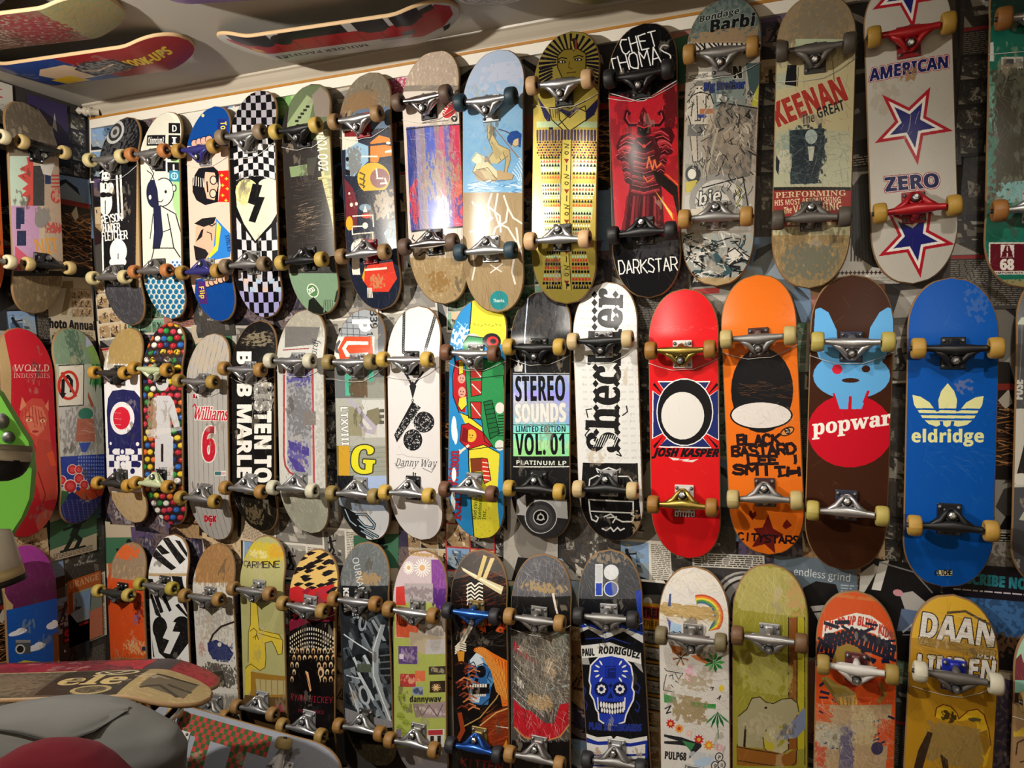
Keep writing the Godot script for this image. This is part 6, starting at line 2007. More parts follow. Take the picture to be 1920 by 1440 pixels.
func art_warrior(a: Art) -> void:
	a.G([80.4, 50.6, 431.3, 82.9, 62, 213.7, 415.4, 251.5, 46.2, 377.6, 401.7, 420.8, 48.7, 528.9, 403.8, 576.9, 55.6, 828.7, 409.7, 886, 62.4, 1126.6, 415.5, 1192.9, 66.7, 1273.7, 419.1, 1344.6, 88.8, 1398.5, 438.3, 1472.4, 113.2, 1517.3, 459.3, 1594])
	a.R(0, 0, 500, 1600, "14100f")
	a.P([50, 50, 420, 50, 410, 260, 300, 200, 60, 260], "4a4746")
	a.S(70, 70, 400, 420, 220, 80, ["a8482a", "7a2c1c", "c86a3c"], -20, 10, 0.6, 2)
	a.W(80, 90, 400, 230, "4a4746", 0.55)
	a.P([118, 175, 130, 200, 370, 350, 384, 300, 140, 190], "d3c49a")
	a.L([135, 190, 372, 322], 10, "efe6cc")
	a.P([262, 100, 285, 110, 245, 245, 218, 250], "d3bc7a")
	a.P([305, 120, 332, 120, 280, 250, 255, 245], "d8c48c")
	a.P([150, 385, 152, 300, 175, 262, 215, 250, 262, 280, 258, 380, 235, 390], "17120f")
	for i in 5:
		a.L([158, 290 + i * 24, 185, 275 + i * 24, 208, 298 + i * 24, 235, 275 + i * 24, 258, 285 + i * 24], 9, "e9e3d2")
		a.L([165, 300 + i * 24, 160, 318 + i * 24], 6, "e9e3d2")
	for i in 40:
		var x := a.rng.randf_range(80, 390)
		var y := a.rng.randf_range(500, 640)
		a.P([x, y, x + 20, y - 40, x + 26, y + 10], ["b5421c", "14100f", "d8602c"][i % 3])
	a.R(70, 590, 410, 680, "14100f")
	a.S(80, 600, 410, 680, 60, 60, ["8a8680", "c9c4ba"], -15, 30, 0.5)
	a.L([180, 550, 150, 600, 130, 640], 30, "d6cfbc")
	a.L([180, 550, 150, 600, 130, 640], 8, "8e8674")
	for i in 4:
		a.L([80, 680 + i * 14, 110, 650 + i * 14, 150, 660 + i * 14], 9, "ded7c4")
	a.P([90, 705, 142, 705, 135, 785, 105, 785], "c98a2c")
	# hair
	for i in 34:
		var t := i / 33.0
		var x0 := lerpf(205, 300, t)
		a.L([x0, 690 - sin(t * PI) * 18 + t * 20, x0 + 60 + t * 40, 730 + t * 40, 330 + t * 70, 820 + t * 30, 360 + t * 45, 940 + t * 40, 380 + t * 25, 1050], 9, ["c85a1c", "e07a24", "8e3412", "d86a1e", "f0a040"][i % 5])
	a.P([160, 850, 168, 770, 215, 712, 275, 725, 310, 790, 330, 860, 310, 920, 300, 1000, 250, 1035, 180, 1025, 178, 900], "2d5f9a")
	a.P([175, 760, 215, 715, 265, 730, 260, 790, 220, 800, 185, 800], "c6d2dc")
	a.P([240, 740, 290, 760, 310, 820, 280, 800], "6a9cc8")
	a.E(248, 832, 30, 38, "0f1218")
	a.E(192, 842, 20, 32, "0f1218")
	a.P([210, 870, 232, 880, 222, 905, 205, 900], "0f1218")
	a.P([280, 860, 330, 880, 310, 930, 290, 920], "4a86bc")
	a.P([180, 912, 300, 908, 295, 940, 185, 945], "0f1218")
	for i in 7:
		a.R(174 + i * 16, 908, 186 + i * 16, 930, "e2ddd0")
		a.R(182 + i * 14, 972, 193 + i * 14, 996, "d8d3c6")
	a.P([185, 945, 300, 940, 298, 970, 190, 975], "14100f")
	a.P([180, 990, 300, 985, 290, 1040, 210, 1040], "3a6ea8")
	a.P([180, 990, 240, 990, 235, 1025, 195, 1025], "c2d0da")
	for q in [[168, 790, 200, 770, 215, 800], [225, 795, 262, 780, 290, 800], [160, 850, 178, 900], [300, 830, 285, 870, 310, 900], [190, 1030, 250, 1046, 300, 1000], [205, 900, 222, 908, 236, 896]]:
		a.L(q, 5, "0f1218")
	for i in 30:
		var t := i / 29.0
		a.L([lerpf(200, 290, t), 700 - sin(t * PI) * 20, lerpf(255, 330, t), 735 + t * 30, lerpf(310, 390, t), 830, lerpf(340, 408, t), 960 + t * 60], 3, ["ffc060", "5c1c08", "f08a2c"][i % 3])
	# wrapped arm and cloak
	for i in 26:
		var x := a.rng.randf_range(80, 170)
		var y := a.rng.randf_range(790, 1080)
		a.L([x, y, x + 30, y - 20, x + 70, y - 6], a.rng.randf_range(6, 12), ["6e2c1c", "a84a2c", "3a1c14", "c87a4a", "8a3a24"][i % 5])
	a.P([260, 1120, 380, 1060, 412, 1060, 415, 1300, 200, 1300], "7a2c14")
	a.S(220, 1080, 412, 1300, 160, 80, ["b04a1c", "4a180c", "c8602c"], -25, 12, 0.6, 2)
	a.L([130, 1180, 240, 1120, 340, 1000, 365, 950], 8, "b08a4c")
	a.L([240, 1170, 340, 1090, 410, 1065], 8, "d0a860")
	a.L([110, 1100, 130, 1200, 100, 1260], 30, "8e3a1c")
	a.L([340, 1175, 410, 1190], 6, "d8d0c0")
	a.P([370, 1330, 400, 1260, 415, 1340, 390, 1360], "c98a2c")
	a.K("KITTEN", 110, 1425, 270, 50, 10, "6e1c18", 6)
	a.finish(60)

func art_shredded(a: Art) -> void:
	a.G([459.6, 73.6, 833.1, 114.6, 441.4, 241.5, 817.6, 288.2, 425.4, 409.9, 803.8, 462.5, 424.9, 565.2, 802.7, 622.7, 425.6, 872.5, 801.9, 939.7, 426.3, 1177.4, 801.1, 1254.2, 427.4, 1327.9, 801.3, 1409.3, 443.8, 1454.9, 814.1, 1539.4, 462.2, 1575.6, 828.5, 1662.9])
	a.R(380, 50, 900, 1600, "1a1819")
	a.R(430, 50, 820, 360, "55545a")
	a.S(450, 120, 790, 360, 320, 60, ["b9b5ae", "e0dcd6", "3a393c", "8a8890"], 60, 60, 0.6)
	a.W(480, 250, 790, 360, "a88e62", 0.5)
	a.R(430, 365, 820, 585, "131213")
	a.P([690, 340, 705, 340, 730, 470, 718, 470], "d8ccc0")
	a.S(450, 360, 790, 560, 50, 60, ["3a3a3c", "8a8a88"], 60, 60, 0.5)
	a.R(430, 580, 820, 1265, "4a4744")
	a.P([446, 640, 600, 770, 590, 790, 446, 700], "a82430")
	a.T("285", 470, 690, 52, 24, "e6dcd4", 38, {"bold": 2})
	for i in 12:
		a.L([446, 740 + i * 26, 640, 920 + i * 24], 4, ["d8d4cc", "1a1819"][i % 2])
	a.P([446, 850, 510, 900, 515, 940, 480, 930], "d0ccc6")
	a.W(620, 580, 790, 760, "8a9088", 0.5)
	a.P([690, 580, 780, 580, 770, 700, 720, 740], "6e776f")
	a.L([700, 890, 790, 880], 12, "c9d0d0")
	a.L([640, 950, 790, 920], 14, "8fb0b4")
	a.W(446, 580, 795, 1100, "6a645a", 0.55, 1.4, 0.6)
	a.W(540, 960, 700, 1090, "b08e5c", 0.66)
	a.W(640, 740, 720, 880, "a89070", 0.6)
	a.S(446, 580, 795, 1100, 350, 60, ["d8d2c8", "b8a88c", "efeae2"], 55, 60, 0.7, 2)
	a.S(446, 580, 795, 1100, 900, 70, ["b9b2a6", "dad6ce", "2c2a2a", "8a7a64", "a89474", "5c5854"], 60, 60, 0.6)
	a.P([446, 1010, 500, 1060, 560, 1080, 640, 1150, 700, 1160, 740, 1040, 790, 1030, 790, 1180, 720, 1255, 620, 1268, 500, 1240, 446, 1180], "b51f2a")
	a.S(446, 1020, 795, 1260, 160, 60, ["d8c4b8", "5a1418", "e8e0d8", "2c2020"], 70, 50, 0.6, 2)
	a.L([450, 1185, 520, 1245, 640, 1270, 740, 1240, 792, 1170], 9, "b8834c")
	a.R(430, 1275, 820, 1620, "141213")
	a.finish(60)

func art_sugar(a: Art) -> void:
	a.G([89.4, 25, 496.9, 41.5, 83.7, 203, 495, 225.6, 79.9, 382, 494.5, 410.8, 88.9, 547.3, 503.4, 581.8, 107.9, 875.4, 522.1, 920.9, 126.9, 1202, 540.7, 1258.3, 137, 1363.6, 550.4, 1425.2, 159, 1499.9, 568.8, 1565.4, 182.3, 1629.6, 588, 1698.6])
	a.R(0, 0, 700, 1700, "101116")
	a.R(0, 0, 700, 350, "3b3d42")
	a.S(70, 40, 470, 350, 200, 80, ["8a8e94", "55585e", "b9bcc0"], 60, 60, 0.4)
	a.W(60, 40, 480, 140, "8a7a66", 0.42)
	a.R(196, 128, 246, 332, "cfd2d6")
	a.R(202, 250, 240, 326, "1f3fa8")
	a.R(202, 134, 240, 238, "b9bcc2")
	a.E(300, 180, 48, 50, "cfd2d6")
	a.E(300, 286, 48, 50, "cfd2d6")
	a.E(300, 286, 41, 43, "1f3fa8")
	a.S(200, 130, 350, 240, 40, 40, ["8a8a8a"], 30, 40, 0.5)
	a.P([60, 300, 85, 300, 95, 540, 80, 540], "1d3a9c")
	a.P([455, 300, 490, 300, 500, 560, 480, 560], "1d3a9c")
	a.P([75, 540, 150, 520, 240, 560, 260, 575, 285, 555, 370, 530, 500, 590, 500, 640, 380, 560, 280, 600, 255, 605, 150, 545, 75, 580], "d5d7da")
	a.P([75, 525, 150, 508, 245, 545, 285, 540, 370, 515, 505, 570, 505, 590, 370, 535, 262, 570, 150, 528, 75, 548], "1d3a9c")
	a.L([130, 610, 250, 600, 270, 620, 300, 600, 420, 640], 7, "24348a")
	a.P([95, 655, 290, 628, 485, 700, 490, 775, 290, 715, 98, 735], "dcdcd8")
	a.P([98, 735, 150, 730, 160, 775, 110, 775], "9a9a98")
	a.P([440, 755, 490, 775, 500, 830, 450, 775], "9a9a98")
	a.T("PAUL", 108, 722, 84, 46, "17181c", -5, {"bold": 3})
	a.T("RODRIGUEZ", 215, 702, 265, 46, "17181c", 8, {"bold": 3, "arc": 14})
	var skull := [300, 712, 220, 725, 165, 780, 155, 880, 165, 910, 160, 960, 185, 1000, 200, 1060, 215, 1080, 220, 1130, 260, 1155, 330, 1160, 385, 1140, 395, 1095, 415, 1050, 440, 1000, 445, 950, 432, 920, 440, 860, 425, 780, 380, 730]
	a.P(skull, "2038a8")
	a.L(skull, 10, "e2e2e0", true)
	for s in [-1, 1]:
		for i in 5:
			var d := Vector2(62, 0).rotated(deg_to_rad(-60 + i * 30))
			a.E(296 + s * (32 + d.x), 815 + d.y, 18, 6, "e2e2e0", s * (-60 + i * 30), 10)
		a.E(296 + s * 60, 930, 46, 48, "111a4a")
		for i in 8:
			var d := Vector2(22, 0).rotated(TAU * i / 8)
			a.E(296 + s * 60 + d.x, 930 + d.y, 9, 9, "e2e2e0", 0, 10)
		a.E(296 + s * 60, 930, 11, 11, "111a4a")
	a.R(262, 780, 330, 860, "16246e")
	a.L([322, 790, 272, 790, 272, 850], 8, "2038a8")
	a.L([290, 815, 322, 815], 7, "2038a8")
	a.star(296, 908, 22, 0.4, "111a4a", 0, 4)
	a.P([296, 945, 315, 990, 300, 985, 290, 990, 276, 990], "111a4a")
	a.P([215, 1010, 380, 1010, 385, 1090, 220, 1085], "0f1430")
	for i in 9:
		a.E(234 + i * 18, 1040 + absf(i - 4) * -3, 8, 20, "e2e2e0", 0, 12)
		a.E(240 + i * 17, 1076 + absf(i - 4) * -3, 7, 16, "e2e2e0", 0, 12)
	a.L([212, 985, 216, 1060], 8, "e2e2e0")
	a.L([388, 985, 384, 1060], 8, "e2e2e0")
	for q in [[130, 1050, 14], [468, 1060, 16], [120, 960, 16], [470, 940, 16]]:
		a.L([q[0] - 10, q[1] - 50, q[0] + 12, q[1] - 20, q[0], q[1] + 20, q[0] - 16, q[1]], 7, "22307e")
	a.T("PLAN SKATEBOARDS", 150, 1190, 340, 44, "1c2c7c", 2, {"ol": "2a3c96", "olw": 5})
	a.P([118, 1215, 210, 1240, 300, 1230, 315, 1250, 335, 1230, 420, 1250, 525, 1235, 527, 1270, 420, 1285, 330, 1270, 316, 1290, 300, 1268, 210, 1275, 120, 1245], "dcdcd8")
	a.P([122, 1240, 210, 1268, 300, 1262, 316, 1285, 330, 1262, 420, 1278, 528, 1262, 545, 1700, 140, 1700], "1d2f94")
	a.P([130, 1275, 210, 1290, 300, 1285, 420, 1300, 515, 1285, 530, 1700, 150, 1700], "d9d8d6")
	for i in 3:
		a.P([140 + i * 6, 1350 + i * 32, 530, 1345 + i * 32, 530, 1360 + i * 32, 144 + i * 6, 1362 + i * 32], "1f2f86" if i != 1 else "17181c")
	a.W(180, 1300, 240, 1380, "b59c84", 0.45)
	a.W(430, 1290, 500, 1370, "b59c84", 0.4)
	a.finish(90)

func art_rainbow(a: Art) -> void:
	a.G([620.6, 122.6, 1070.7, 161.3, 612.9, 310.9, 1067.1, 356.6, 606.3, 500.2, 1064.1, 553, 608.2, 673.8, 1065.4, 732.7, 612.9, 1017.6, 1068.6, 1088.5, 617.6, 1359, 1071.7, 1441.6, 620.3, 1527.4, 1073.4, 1615.8, 631.2, 1667.7, 1079.4, 1759.9, 643.1, 1800.4, 1085.8, 1896])
	a.R(500, 50, 1200, 1800, "cfcbc6")
	a.W(605, 140, 1050, 330, "d8d2c6", 0.5)
	a.S(610, 150, 1050, 520, 160, 90, ["a8946c", "e6e2dc", "8f8a84"], 20, 60, 0.5)
	for k in [[195, "b5452c"], [180, "d8742c"], [166, "d9c13c"], [148, "4c8a3c"], [132, "2a5a7a"], [116, "cfcbc6"]]:
		var q := []
		for i in 15:
			var th := deg_to_rad(-105 + i * 10)
			q.append_array([885 + cos(th) * k[0] * 0.73, 465 + sin(th) * k[0] * 0.73])
		a.P([860, 400] + q + [930, 560], k[1])
	a.W(610, 370, 1000, 500, "a8884c", 0.7, 0.5, 1.4)
	a.S(610, 380, 1000, 500, 300, 60, ["8a6a34", "c6a868", "d8c8a0", "6a5430"], 12, 25, 0.6)
	a.P([680, 320, 692, 320, 690, 400, 670, 400], "3a4a7a")
	a.P([660, 470, 690, 500, 682, 580, 672, 500], "3a4a9c")
	a.P([690, 500, 760, 520, 760, 600, 690, 600], "9fbcd6")
	for i in 3:
		a.L([705 + i * 20, 560 + (i % 2) * 20, 718 + i * 20, 568], 5, "222222")
	a.L([915, 530, 918, 560, 905, 590, 925, 600], 5, "8a7a70")
	a.P([690, 650, 780, 660, 760, 720, 700, 700], "b56a34")
	for i in 7:
		var d := Vector2(0, -50).rotated(TAU * i / 7)
		a.P([755, 730, 755 + d.x - d.y * 0.25, 730 + d.y + d.x * 0.25, 755 + d.x * 1.1, 730 + d.y * 1.1], "c98a4a")
		a.L([755, 730, 755 + d.x, 730 + d.y], 5, "2c1c14")
	a.P([820, 715, 870, 710, 940, 745, 920, 770, 850, 740], "c4703c")
	for i in 9:
		var d := Vector2(0, -70).rotated(TAU * i / 9 + 0.2)
		a.P([970, 760, 970 + d.x * 0.6 - d.y * 0.16, 760 + d.y * 0.6 + d.x * 0.16, 970 + d.x, 760 + d.y, 970 + d.x * 0.6 + d.y * 0.16, 760 + d.y * 0.6 - d.x * 0.16], ["2a8a3c", "1d6a30", "3fa04a"][i % 3])
	for q in [[648, 800, 660, 815, 770, 830, 740, 870, 720, 830], [660, 840, 645, 900, 640, 940, 700, 950], [680, 850, 700, 840, 705, 870], [690, 905, 705, 920], [720, 880, 740, 890]]:
		a.L(q, 5, "2a2a2c")
	a.W(780, 770, 850, 900, "dca8bc", 0.6)
	a.W(740, 820, 960, 960, "a89a80", 0.5, 0.6, 1.2)
	a.P([642, 965, 725, 985, 725, 1020, 645, 1020], "3a8a44")
	a.P([815, 1010, 980, 1030, 978, 1060, 818, 1045], "3a8a44")
	a.W(700, 960, 930, 1170, "94805a", 0.62, 0.7, 0.9)
	a.S(640, 640, 1080, 1200, 420, 70, ["9a8a68", "e6e2dc", "6e6250", "b8aa90"], 15, 50, 0.5)
	a.E(1015, 928, 17, 20, "d8bc34")
	a.L([945, 925, 965, 920, 955, 940], 6, "222222")
	a.L([990, 995, 1010, 975, 1000, 1000], 6, "222222")
	for i in 5:
		var d := Vector2(0, 110).rotated(deg_to_rad(-44 + i * 22))
		a.P([990, 1080, 990 + d.x * 0.6 - 9, 1080 + d.y * 0.6, 990 + d.x, 1080 + d.y, 990 + d.x * 0.6 + 9, 1080 + d.y * 0.6], ["2a7a44", "1d5a34"][i % 2])
	a.L([990, 1080, 995, 1250], 5, "1d5a34")
	a.L([650, 1060, 690, 1040, 660, 1090, 690, 1080], 8, "2a2a2c")
	for q in [[688, 1155, 34, "b5252c", "d8a03c"], [745, 1185, 32, "d98a2c", "b5402c"], [872, 1255, 36, "b5252c", "d8a03c"], [935, 1292, 36, "d8862c", "d8c03c"], [1000, 1310, 30, "d8a0a8", "d8c0c0"], [810, 1215, 26, "dcb0b4", "d8c8a0"]]:
		a.star(q[0], q[1], q[2], 0.6, q[3], 0, 9)
		a.E(q[0], q[1], q[2] * 0.35, q[2] * 0.35, q[4])
	a.P([645, 1225, 760, 1240, 890, 1285, 890, 1300, 820, 1370, 805, 1380, 830, 1300, 740, 1290, 645, 1285, 645, 1270, 740, 1265, 645, 1240], "26262a")
	a.P([760, 1260, 850, 1280, 820, 1330], "3a7a4c")
	a.T("PULP68", 646, 1382, 145, 48, "26262a", 3, {"bold": 3})
	a.W(800, 1320, 1000, 1430, "b9bec4", 0.6)
	a.E(900, 1400, 60, 30, "a8c0d6", -15)
	for q in [[1000, 1370, "P"], [975, 1425, "9"], [1015, 1420, "U"]]:
		a.E(q[0], q[1], 26, 30, "222226")
		a.E(q[0], q[1], 20, 24, "cfcbc6")
		a.T(q[2], q[0] - 9, q[1] + 12, 18, 24, "222226", 10)
	a.finish(60)

func art_olive(a: Art) -> void:
	a.G([118.1, 37.1, 624.2, 81.6, 112.9, 241.1, 623.9, 293.6, 108.4, 446.3, 623.6, 506.8, 108.4, 634.6, 622.8, 701.9, 109, 1007.3, 621.3, 1088, 109.5, 1377, 619.7, 1470.9, 110, 1559.4, 619, 1659.7, 115, 1710.8, 617.9, 1815.3, 120.5, 1853.9, 616.8, 1962.1])
	a.R(50, 0, 700, 1900, "87822c")
	a.W(130, 60, 600, 420, "a39a5c", 0.75, 0.5, 0.5)
	a.S(135, 70, 590, 420, 360, 90, ["c2ba86", "76712e", "aaa260", "d0c8a0"], 70, 60, 0.5)
	a.W(480, 90, 600, 420, "b08e5a", 0.5)
	a.R(492, 420, 548, 1310, "7d4a1e")
	a.L([492, 420, 492, 1310], 7, "2c2010")
	a.L([548, 420, 548, 1310], 7, "2c2010")
	a.R(552, 420, 600, 1310, "a39a24")
	a.L([597, 420, 600, 1800], 5, "2c2010")
	a.W(140, 640, 520, 960, "9c9650", 0.62, 0.6, 0.6)
	a.S(140, 640, 590, 1000, 300, 80, ["b9b27c", "6f6a26", "9a9456"], 60, 60, 0.5)
	var bear := [150, 1090, 210, 1040, 245, 965, 300, 955, 340, 990, 390, 1000, 450, 970, 510, 965, 550, 1000, 560, 1060, 500, 1130, 420, 1140, 350, 1160, 320, 1230, 330, 1300, 360, 1330, 470, 1340, 490, 1310, 480, 1250, 400, 1240, 385, 1250, 345, 1200, 350, 1300, 200, 1300, 150, 1300]
	a.P([150, 1090, 210, 1040, 245, 965, 300, 955, 340, 990, 390, 1000, 450, 970, 510, 965, 550, 1000, 560, 1060, 500, 1150, 420, 1150, 350, 1165, 325, 1300, 150, 1290], "958e6e")
	a.P([330, 1160, 400, 1150, 420, 1300, 480, 1250, 490, 1320, 440, 1345, 330, 1320], "a39b74")
	a.L([150, 1090, 210, 1040, 245, 965, 300, 955, 340, 990, 390, 1000, 450, 970, 510, 965, 550, 1000, 560, 1060], 6, "2c2412")
	a.L([420, 1145, 350, 1160, 320, 1230, 330, 1300, 360, 1330, 440, 1345, 490, 1310], 6, "2c2412")
	a.P([350, 1175, 410, 1160, 385, 1260], "c2bc9c")
	a.P([330, 1200, 345, 1190, 400, 1290, 380, 1320, 330, 1300], "a89c2c")
	a.P([195, 1150, 208, 1150, 200, 1310, 185, 1290], "241c10")
	a.E(340, 1028, 10, 8, "241c10")
	a.P([530, 1110, 590, 1035, 605, 1040, 605, 1170, 540, 1235, 460, 1240, 415, 1245, 405, 1200, 470, 1160], "6c7590")
	a.W(200, 1040, 520, 1290, "a49a7c", 0.5)
	a.P([138, 1290, 320, 1310, 480, 1340, 548, 1300, 548, 1410, 520, 1440, 600, 1440, 140, 1440], "80501e")
	a.L([145, 1280, 145, 1295, 440, 1340], 6, "2c2412")
	a.L([150, 1388, 500, 1430, 540, 1400, 548, 1300], 6, "2c2412")
	a.R(120, 1420, 620, 1850, "857f28")
	a.finish(90)

func art_scribble(a: Art) -> void:
	a.G([687, 212.4, 1230.2, 271.8, 684.4, 424.1, 1232.9, 492.1, 681.6, 636.7, 1234.7, 713.3, 677.8, 830, 1229.7, 913.8, 670.1, 1212.1, 1219.2, 1309.9, 662.5, 1590.8, 1208.9, 1702.4, 658.7, 1777.3, 1203.4, 1895.6, 654.2, 1929.8, 1191.7, 2052.1, 649.8, 2073.2, 1179.5, 2199.1])
	a.R(500, 200, 1400, 2100, "c24a1c")
	a.W(740, 250, 1220, 330, "b8703a", 0.6)
	a.P([725, 560, 735, 450, 800, 440, 880, 410, 960, 390, 1060, 410, 1140, 470, 1200, 560, 1200, 650, 1160, 600, 1080, 530, 960, 500, 860, 500, 760, 540], "d8d3cc")
	a.T("FU  ED UP BLIND KIDS", 740, 520, 460, 60, "b5372c", 8, {"bold": 4, "arc": 78})
	for i in 16:
		var x := 720.0 + i * 30
		var y := 520.0 + absf(i - 7) * 12
		a.L([x - 30, y + 60, x, y - 30, x + 40, y + 20, x + 30, y + 90, x + 70, y + 110], 20, "17182c")
	for i in 34:
		var x := a.rng.randf_range(700, 1180)
		var y := a.rng.randf_range(450, 720)
		a.L([x, y, x + a.rng.randf_range(20, 90), y + a.rng.randf_range(-30, 60)], a.rng.randf_range(14, 28), "17182c")
	a.P([800, 700, 830, 620, 900, 595, 970, 620, 1020, 690, 1010, 760, 800, 760], "8d7434")
	a.E(990, 900, 130, 95, "a83418")
	a.E(1030, 920, 80, 60, "c24a1c")
	a.P([720, 830, 760, 820, 880, 900, 960, 950, 950, 1020, 880, 1010, 800, 950], "8a7434")
	a.L([735, 840, 800, 880, 880, 890, 950, 940], 22, "9a8444")
	a.L([740, 850, 820, 960, 900, 1060, 940, 1140], 26, "6e5c28")
	a.L([1120, 870, 1150, 940, 1110, 990], 26, "8a6c34")
	a.P([830, 960, 960, 940, 970, 1030, 900, 1080, 850, 1020], "c9963c")
	for i in 5:
		a.L([840 + i * 28, 960, 860 + i * 22, 1060], 5, "5a4418")
	a.P([700, 1010, 1200, 1010, 1150, 1500, 640, 1500], "a98e6a")
	a.R(560, 1480, 1300, 2100, "a08a70")
	a.W(660, 1000, 800, 1140, "c04a24", 0.6)
	a.W(660, 1250, 760, 1440, "b8432c", 0.55)
	a.W(1080, 1100, 1200, 1300, "c2401c", 0.6)
	for i in 40:
		var x := a.rng.randf_range(680, 1180)
		if absf(x - 930) > 130:
			var y := a.rng.randf_range(880, 1300)
			a.L([x, y, x + a.rng.randf_range(20, 60), y + a.rng.randf_range(-20, 20)], a.rng.randf_range(8, 18), "1c1d38")
	a.P([850, 1160, 930, 1150, 940, 1440, 840, 1440], "6c6478")
	a.W(680, 1120, 880, 1330, "b0ad9c", 0.62)
	a.W(920, 1010, 1100, 1300, "b5a57c", 0.62)
	a.W(840, 1150, 950, 1440, "55506c", 0.5)
	a.S(650, 960, 1190, 1460, 700, 60, ["d0c8b4", "8a7a5c", "5c5668", "e0dccc", "b8a888"], 50, 70, 0.55)
	a.E(1100, 1305, 40, 44, "3a3450")
	a.finish(60)

func art_yellow(a: Art) -> void:
	a.G([383.7, 231.4, 980.3, 306.5, 382.2, 453.6, 984.8, 538.3, 379.4, 676.9, 987.1, 771.2, 368.9, 879.3, 974.9, 981.4, 347.4, 1278.8, 949.2, 1396.1, 326.2, 1674, 923.8, 1806.2, 315.3, 1868.4, 910.5, 2007.8, 297.8, 2025.8, 884, 2169.3, 279.7, 2173.5, 856.4, 2320.4])
	a.R(200, 200, 1200, 2100, "a87c1c")
	a.R(200, 200, 1200, 560, "c79c2a")
	a.T("DAAN", 436, 548, 530, 160, "cfcac4", 8, {"bold": 8, "ol": "1d1712", "olw": 22})
	a.L([640, 390, 760, 380, 830, 420, 940, 480, 960, 500], 16, "4a3a22")
	a.S(440, 380, 970, 620, 160, 60, ["8a7a70", "e0dcd6", "6a5a4c"], 5, 12, 0.5)
	a.T("VA", 440, 604, 70, 50, "cfcac4", 4, {"bold": 3, "ol": "1d1712", "olw": 10})
	a.T("DER", 830, 690, 130, 56, "cfcac4", 8, {"bold": 3, "ol": "1d1712", "olw": 12})
	a.T("LINDEN", 415, 800, 550, 130, "cfcac4", 5, {"bold": 8, "ol": "1d1712", "olw": 20})
	a.W(440, 550, 960, 690, "8a6c30", 0.75, 0.5, 1.2)
	a.S(440, 550, 960, 700, 240, 70, ["6a5428", "a88a44", "4a3c20"], 8, 15, 0.6)
	a.R(250, 860, 1100, 1020, "a87c1c")
	a.P([555, 1090, 565, 1030, 610, 1008, 660, 1020, 705, 1070, 715, 1105, 780, 1050, 840, 1040, 885, 1080, 915, 1180, 930, 1290, 900, 1420, 880, 1440, 850, 1250, 830, 1110, 700, 1120, 600, 1110], "c9a01e")
	a.L([555, 1090, 565, 1030, 610, 1008, 660, 1020, 705, 1070, 715, 1105, 780, 1050, 840, 1040, 885, 1080, 915, 1180, 930, 1290], 7, "5a2a14")
	a.W(500, 1110, 880, 1460, "8a7244", 0.78, 0.7, 0.7)
	a.W(600, 1040, 700, 1140, "2c2014", 0.5)
	a.P([505, 1190, 540, 1200, 470, 1440, 410, 1440, 440, 1320], "33241a")
	a.W(780, 1090, 880, 1140, "3a3a2c", 0.5)
	a.P([850, 1200, 905, 1180, 925, 1290, 890, 1360], "8a641c")
	a.P([590, 1340, 640, 1380, 650, 1450, 610, 1450], "2c2014")
	a.S(500, 1100, 880, 1440, 300, 60, ["a8905c", "5c4a28", "7a6434"], 60, 70, 0.5)
	a.finish(90)

func art_maroon(a: Art) -> void:
	a.G([1063.6, 412, 1713.2, 485.3, 1074.7, 645.8, 1731.9, 729.6, 1083.6, 880.7, 1747.4, 975.1, 1076.8, 1091.9, 1739.1, 1195, 1062, 1508.9, 1720.2, 1628.7, 1047.3, 1921.9, 1701.6, 2058, 1039.2, 2125, 1691.2, 2269.1, 1016.5, 2286.8, 1658.4, 2435.4, 992.2, 2438, 1623.2, 2590.4])
	a.R(900, 400, 1700, 2300, "6a2630")
	a.W(1060, 510, 1400, 720, "9fc4ac", 0.5)
	a.star(1150, 610, 120, 0.5, "9fc4ac", 0, 12)
	a.R(900, 845, 1700, 930, "7fb0a0")
	a.R(900, 930, 1700, 1000, "3a2a28")
	a.P([1040, 1000, 1700, 1000, 1700, 2300, 1040, 2300], "9a7c58")
	a.R(1000, 1000, 1040, 2300, "7fb0a0")
	a.P([1065, 1180, 1100, 1200, 1150, 1160, 1170, 1225, 1080, 1230], "c9a83c")
	a.L([1100, 1350, 1110, 1270, 1170, 1240, 1230, 1290, 1200, 1380, 1130, 1400], 9, "3a2a20")
	a.finish(40)

func art_flame(a: Art) -> void:
	a.F(0, 256, 0, 256, 0, 1024)
	a.R(0, 0, 256, 1024, "c2551c")
	a.W(0, 0, 256, 230, "7a3c1c", 0.6)
	for y in [330, 470, 700]:
		a.E(200, y, 40, 46, "3a1a10")
	a.L([150, 400, 250, 380], 14, "2a1410")
	a.S(0, 0, 256, 1024, 160, 70, ["e08a4c", "8e3c14"], 80, 40, 0.5)

func art_dragon(a: Art) -> void:
	a.F(0, 256, 0, 256, 0, 1024)
	a.R(0, 0, 256, 1024, "2a1d22")
	a.R(0, 0, 256, 170, "6a2028")
	a.P([0, 170, 256, 160, 256, 240, 0, 250], "3a3638")
	a.W(0, 0, 256, 160, "8e3038", 0.55)
	a.P([20, 250, 230, 250, 200, 300, 120, 330, 60, 420, 20, 400], "a82430")
	a.E(150, 330, 44, 50, "2a1d22")
	a.P([60, 560, 220, 560, 250, 700, 200, 840, 100, 860, 20, 760], "b02834")
	a.P([90, 640, 180, 640, 190, 740, 140, 790, 80, 740], "241418")
	a.W(0, 250, 256, 960, "7a2834", 0.6)
	a.S(0, 0, 256, 1024, 420, 70, ["b8404c", "3a2026", "8a3a44", "140e10"], 85, 50, 0.6)

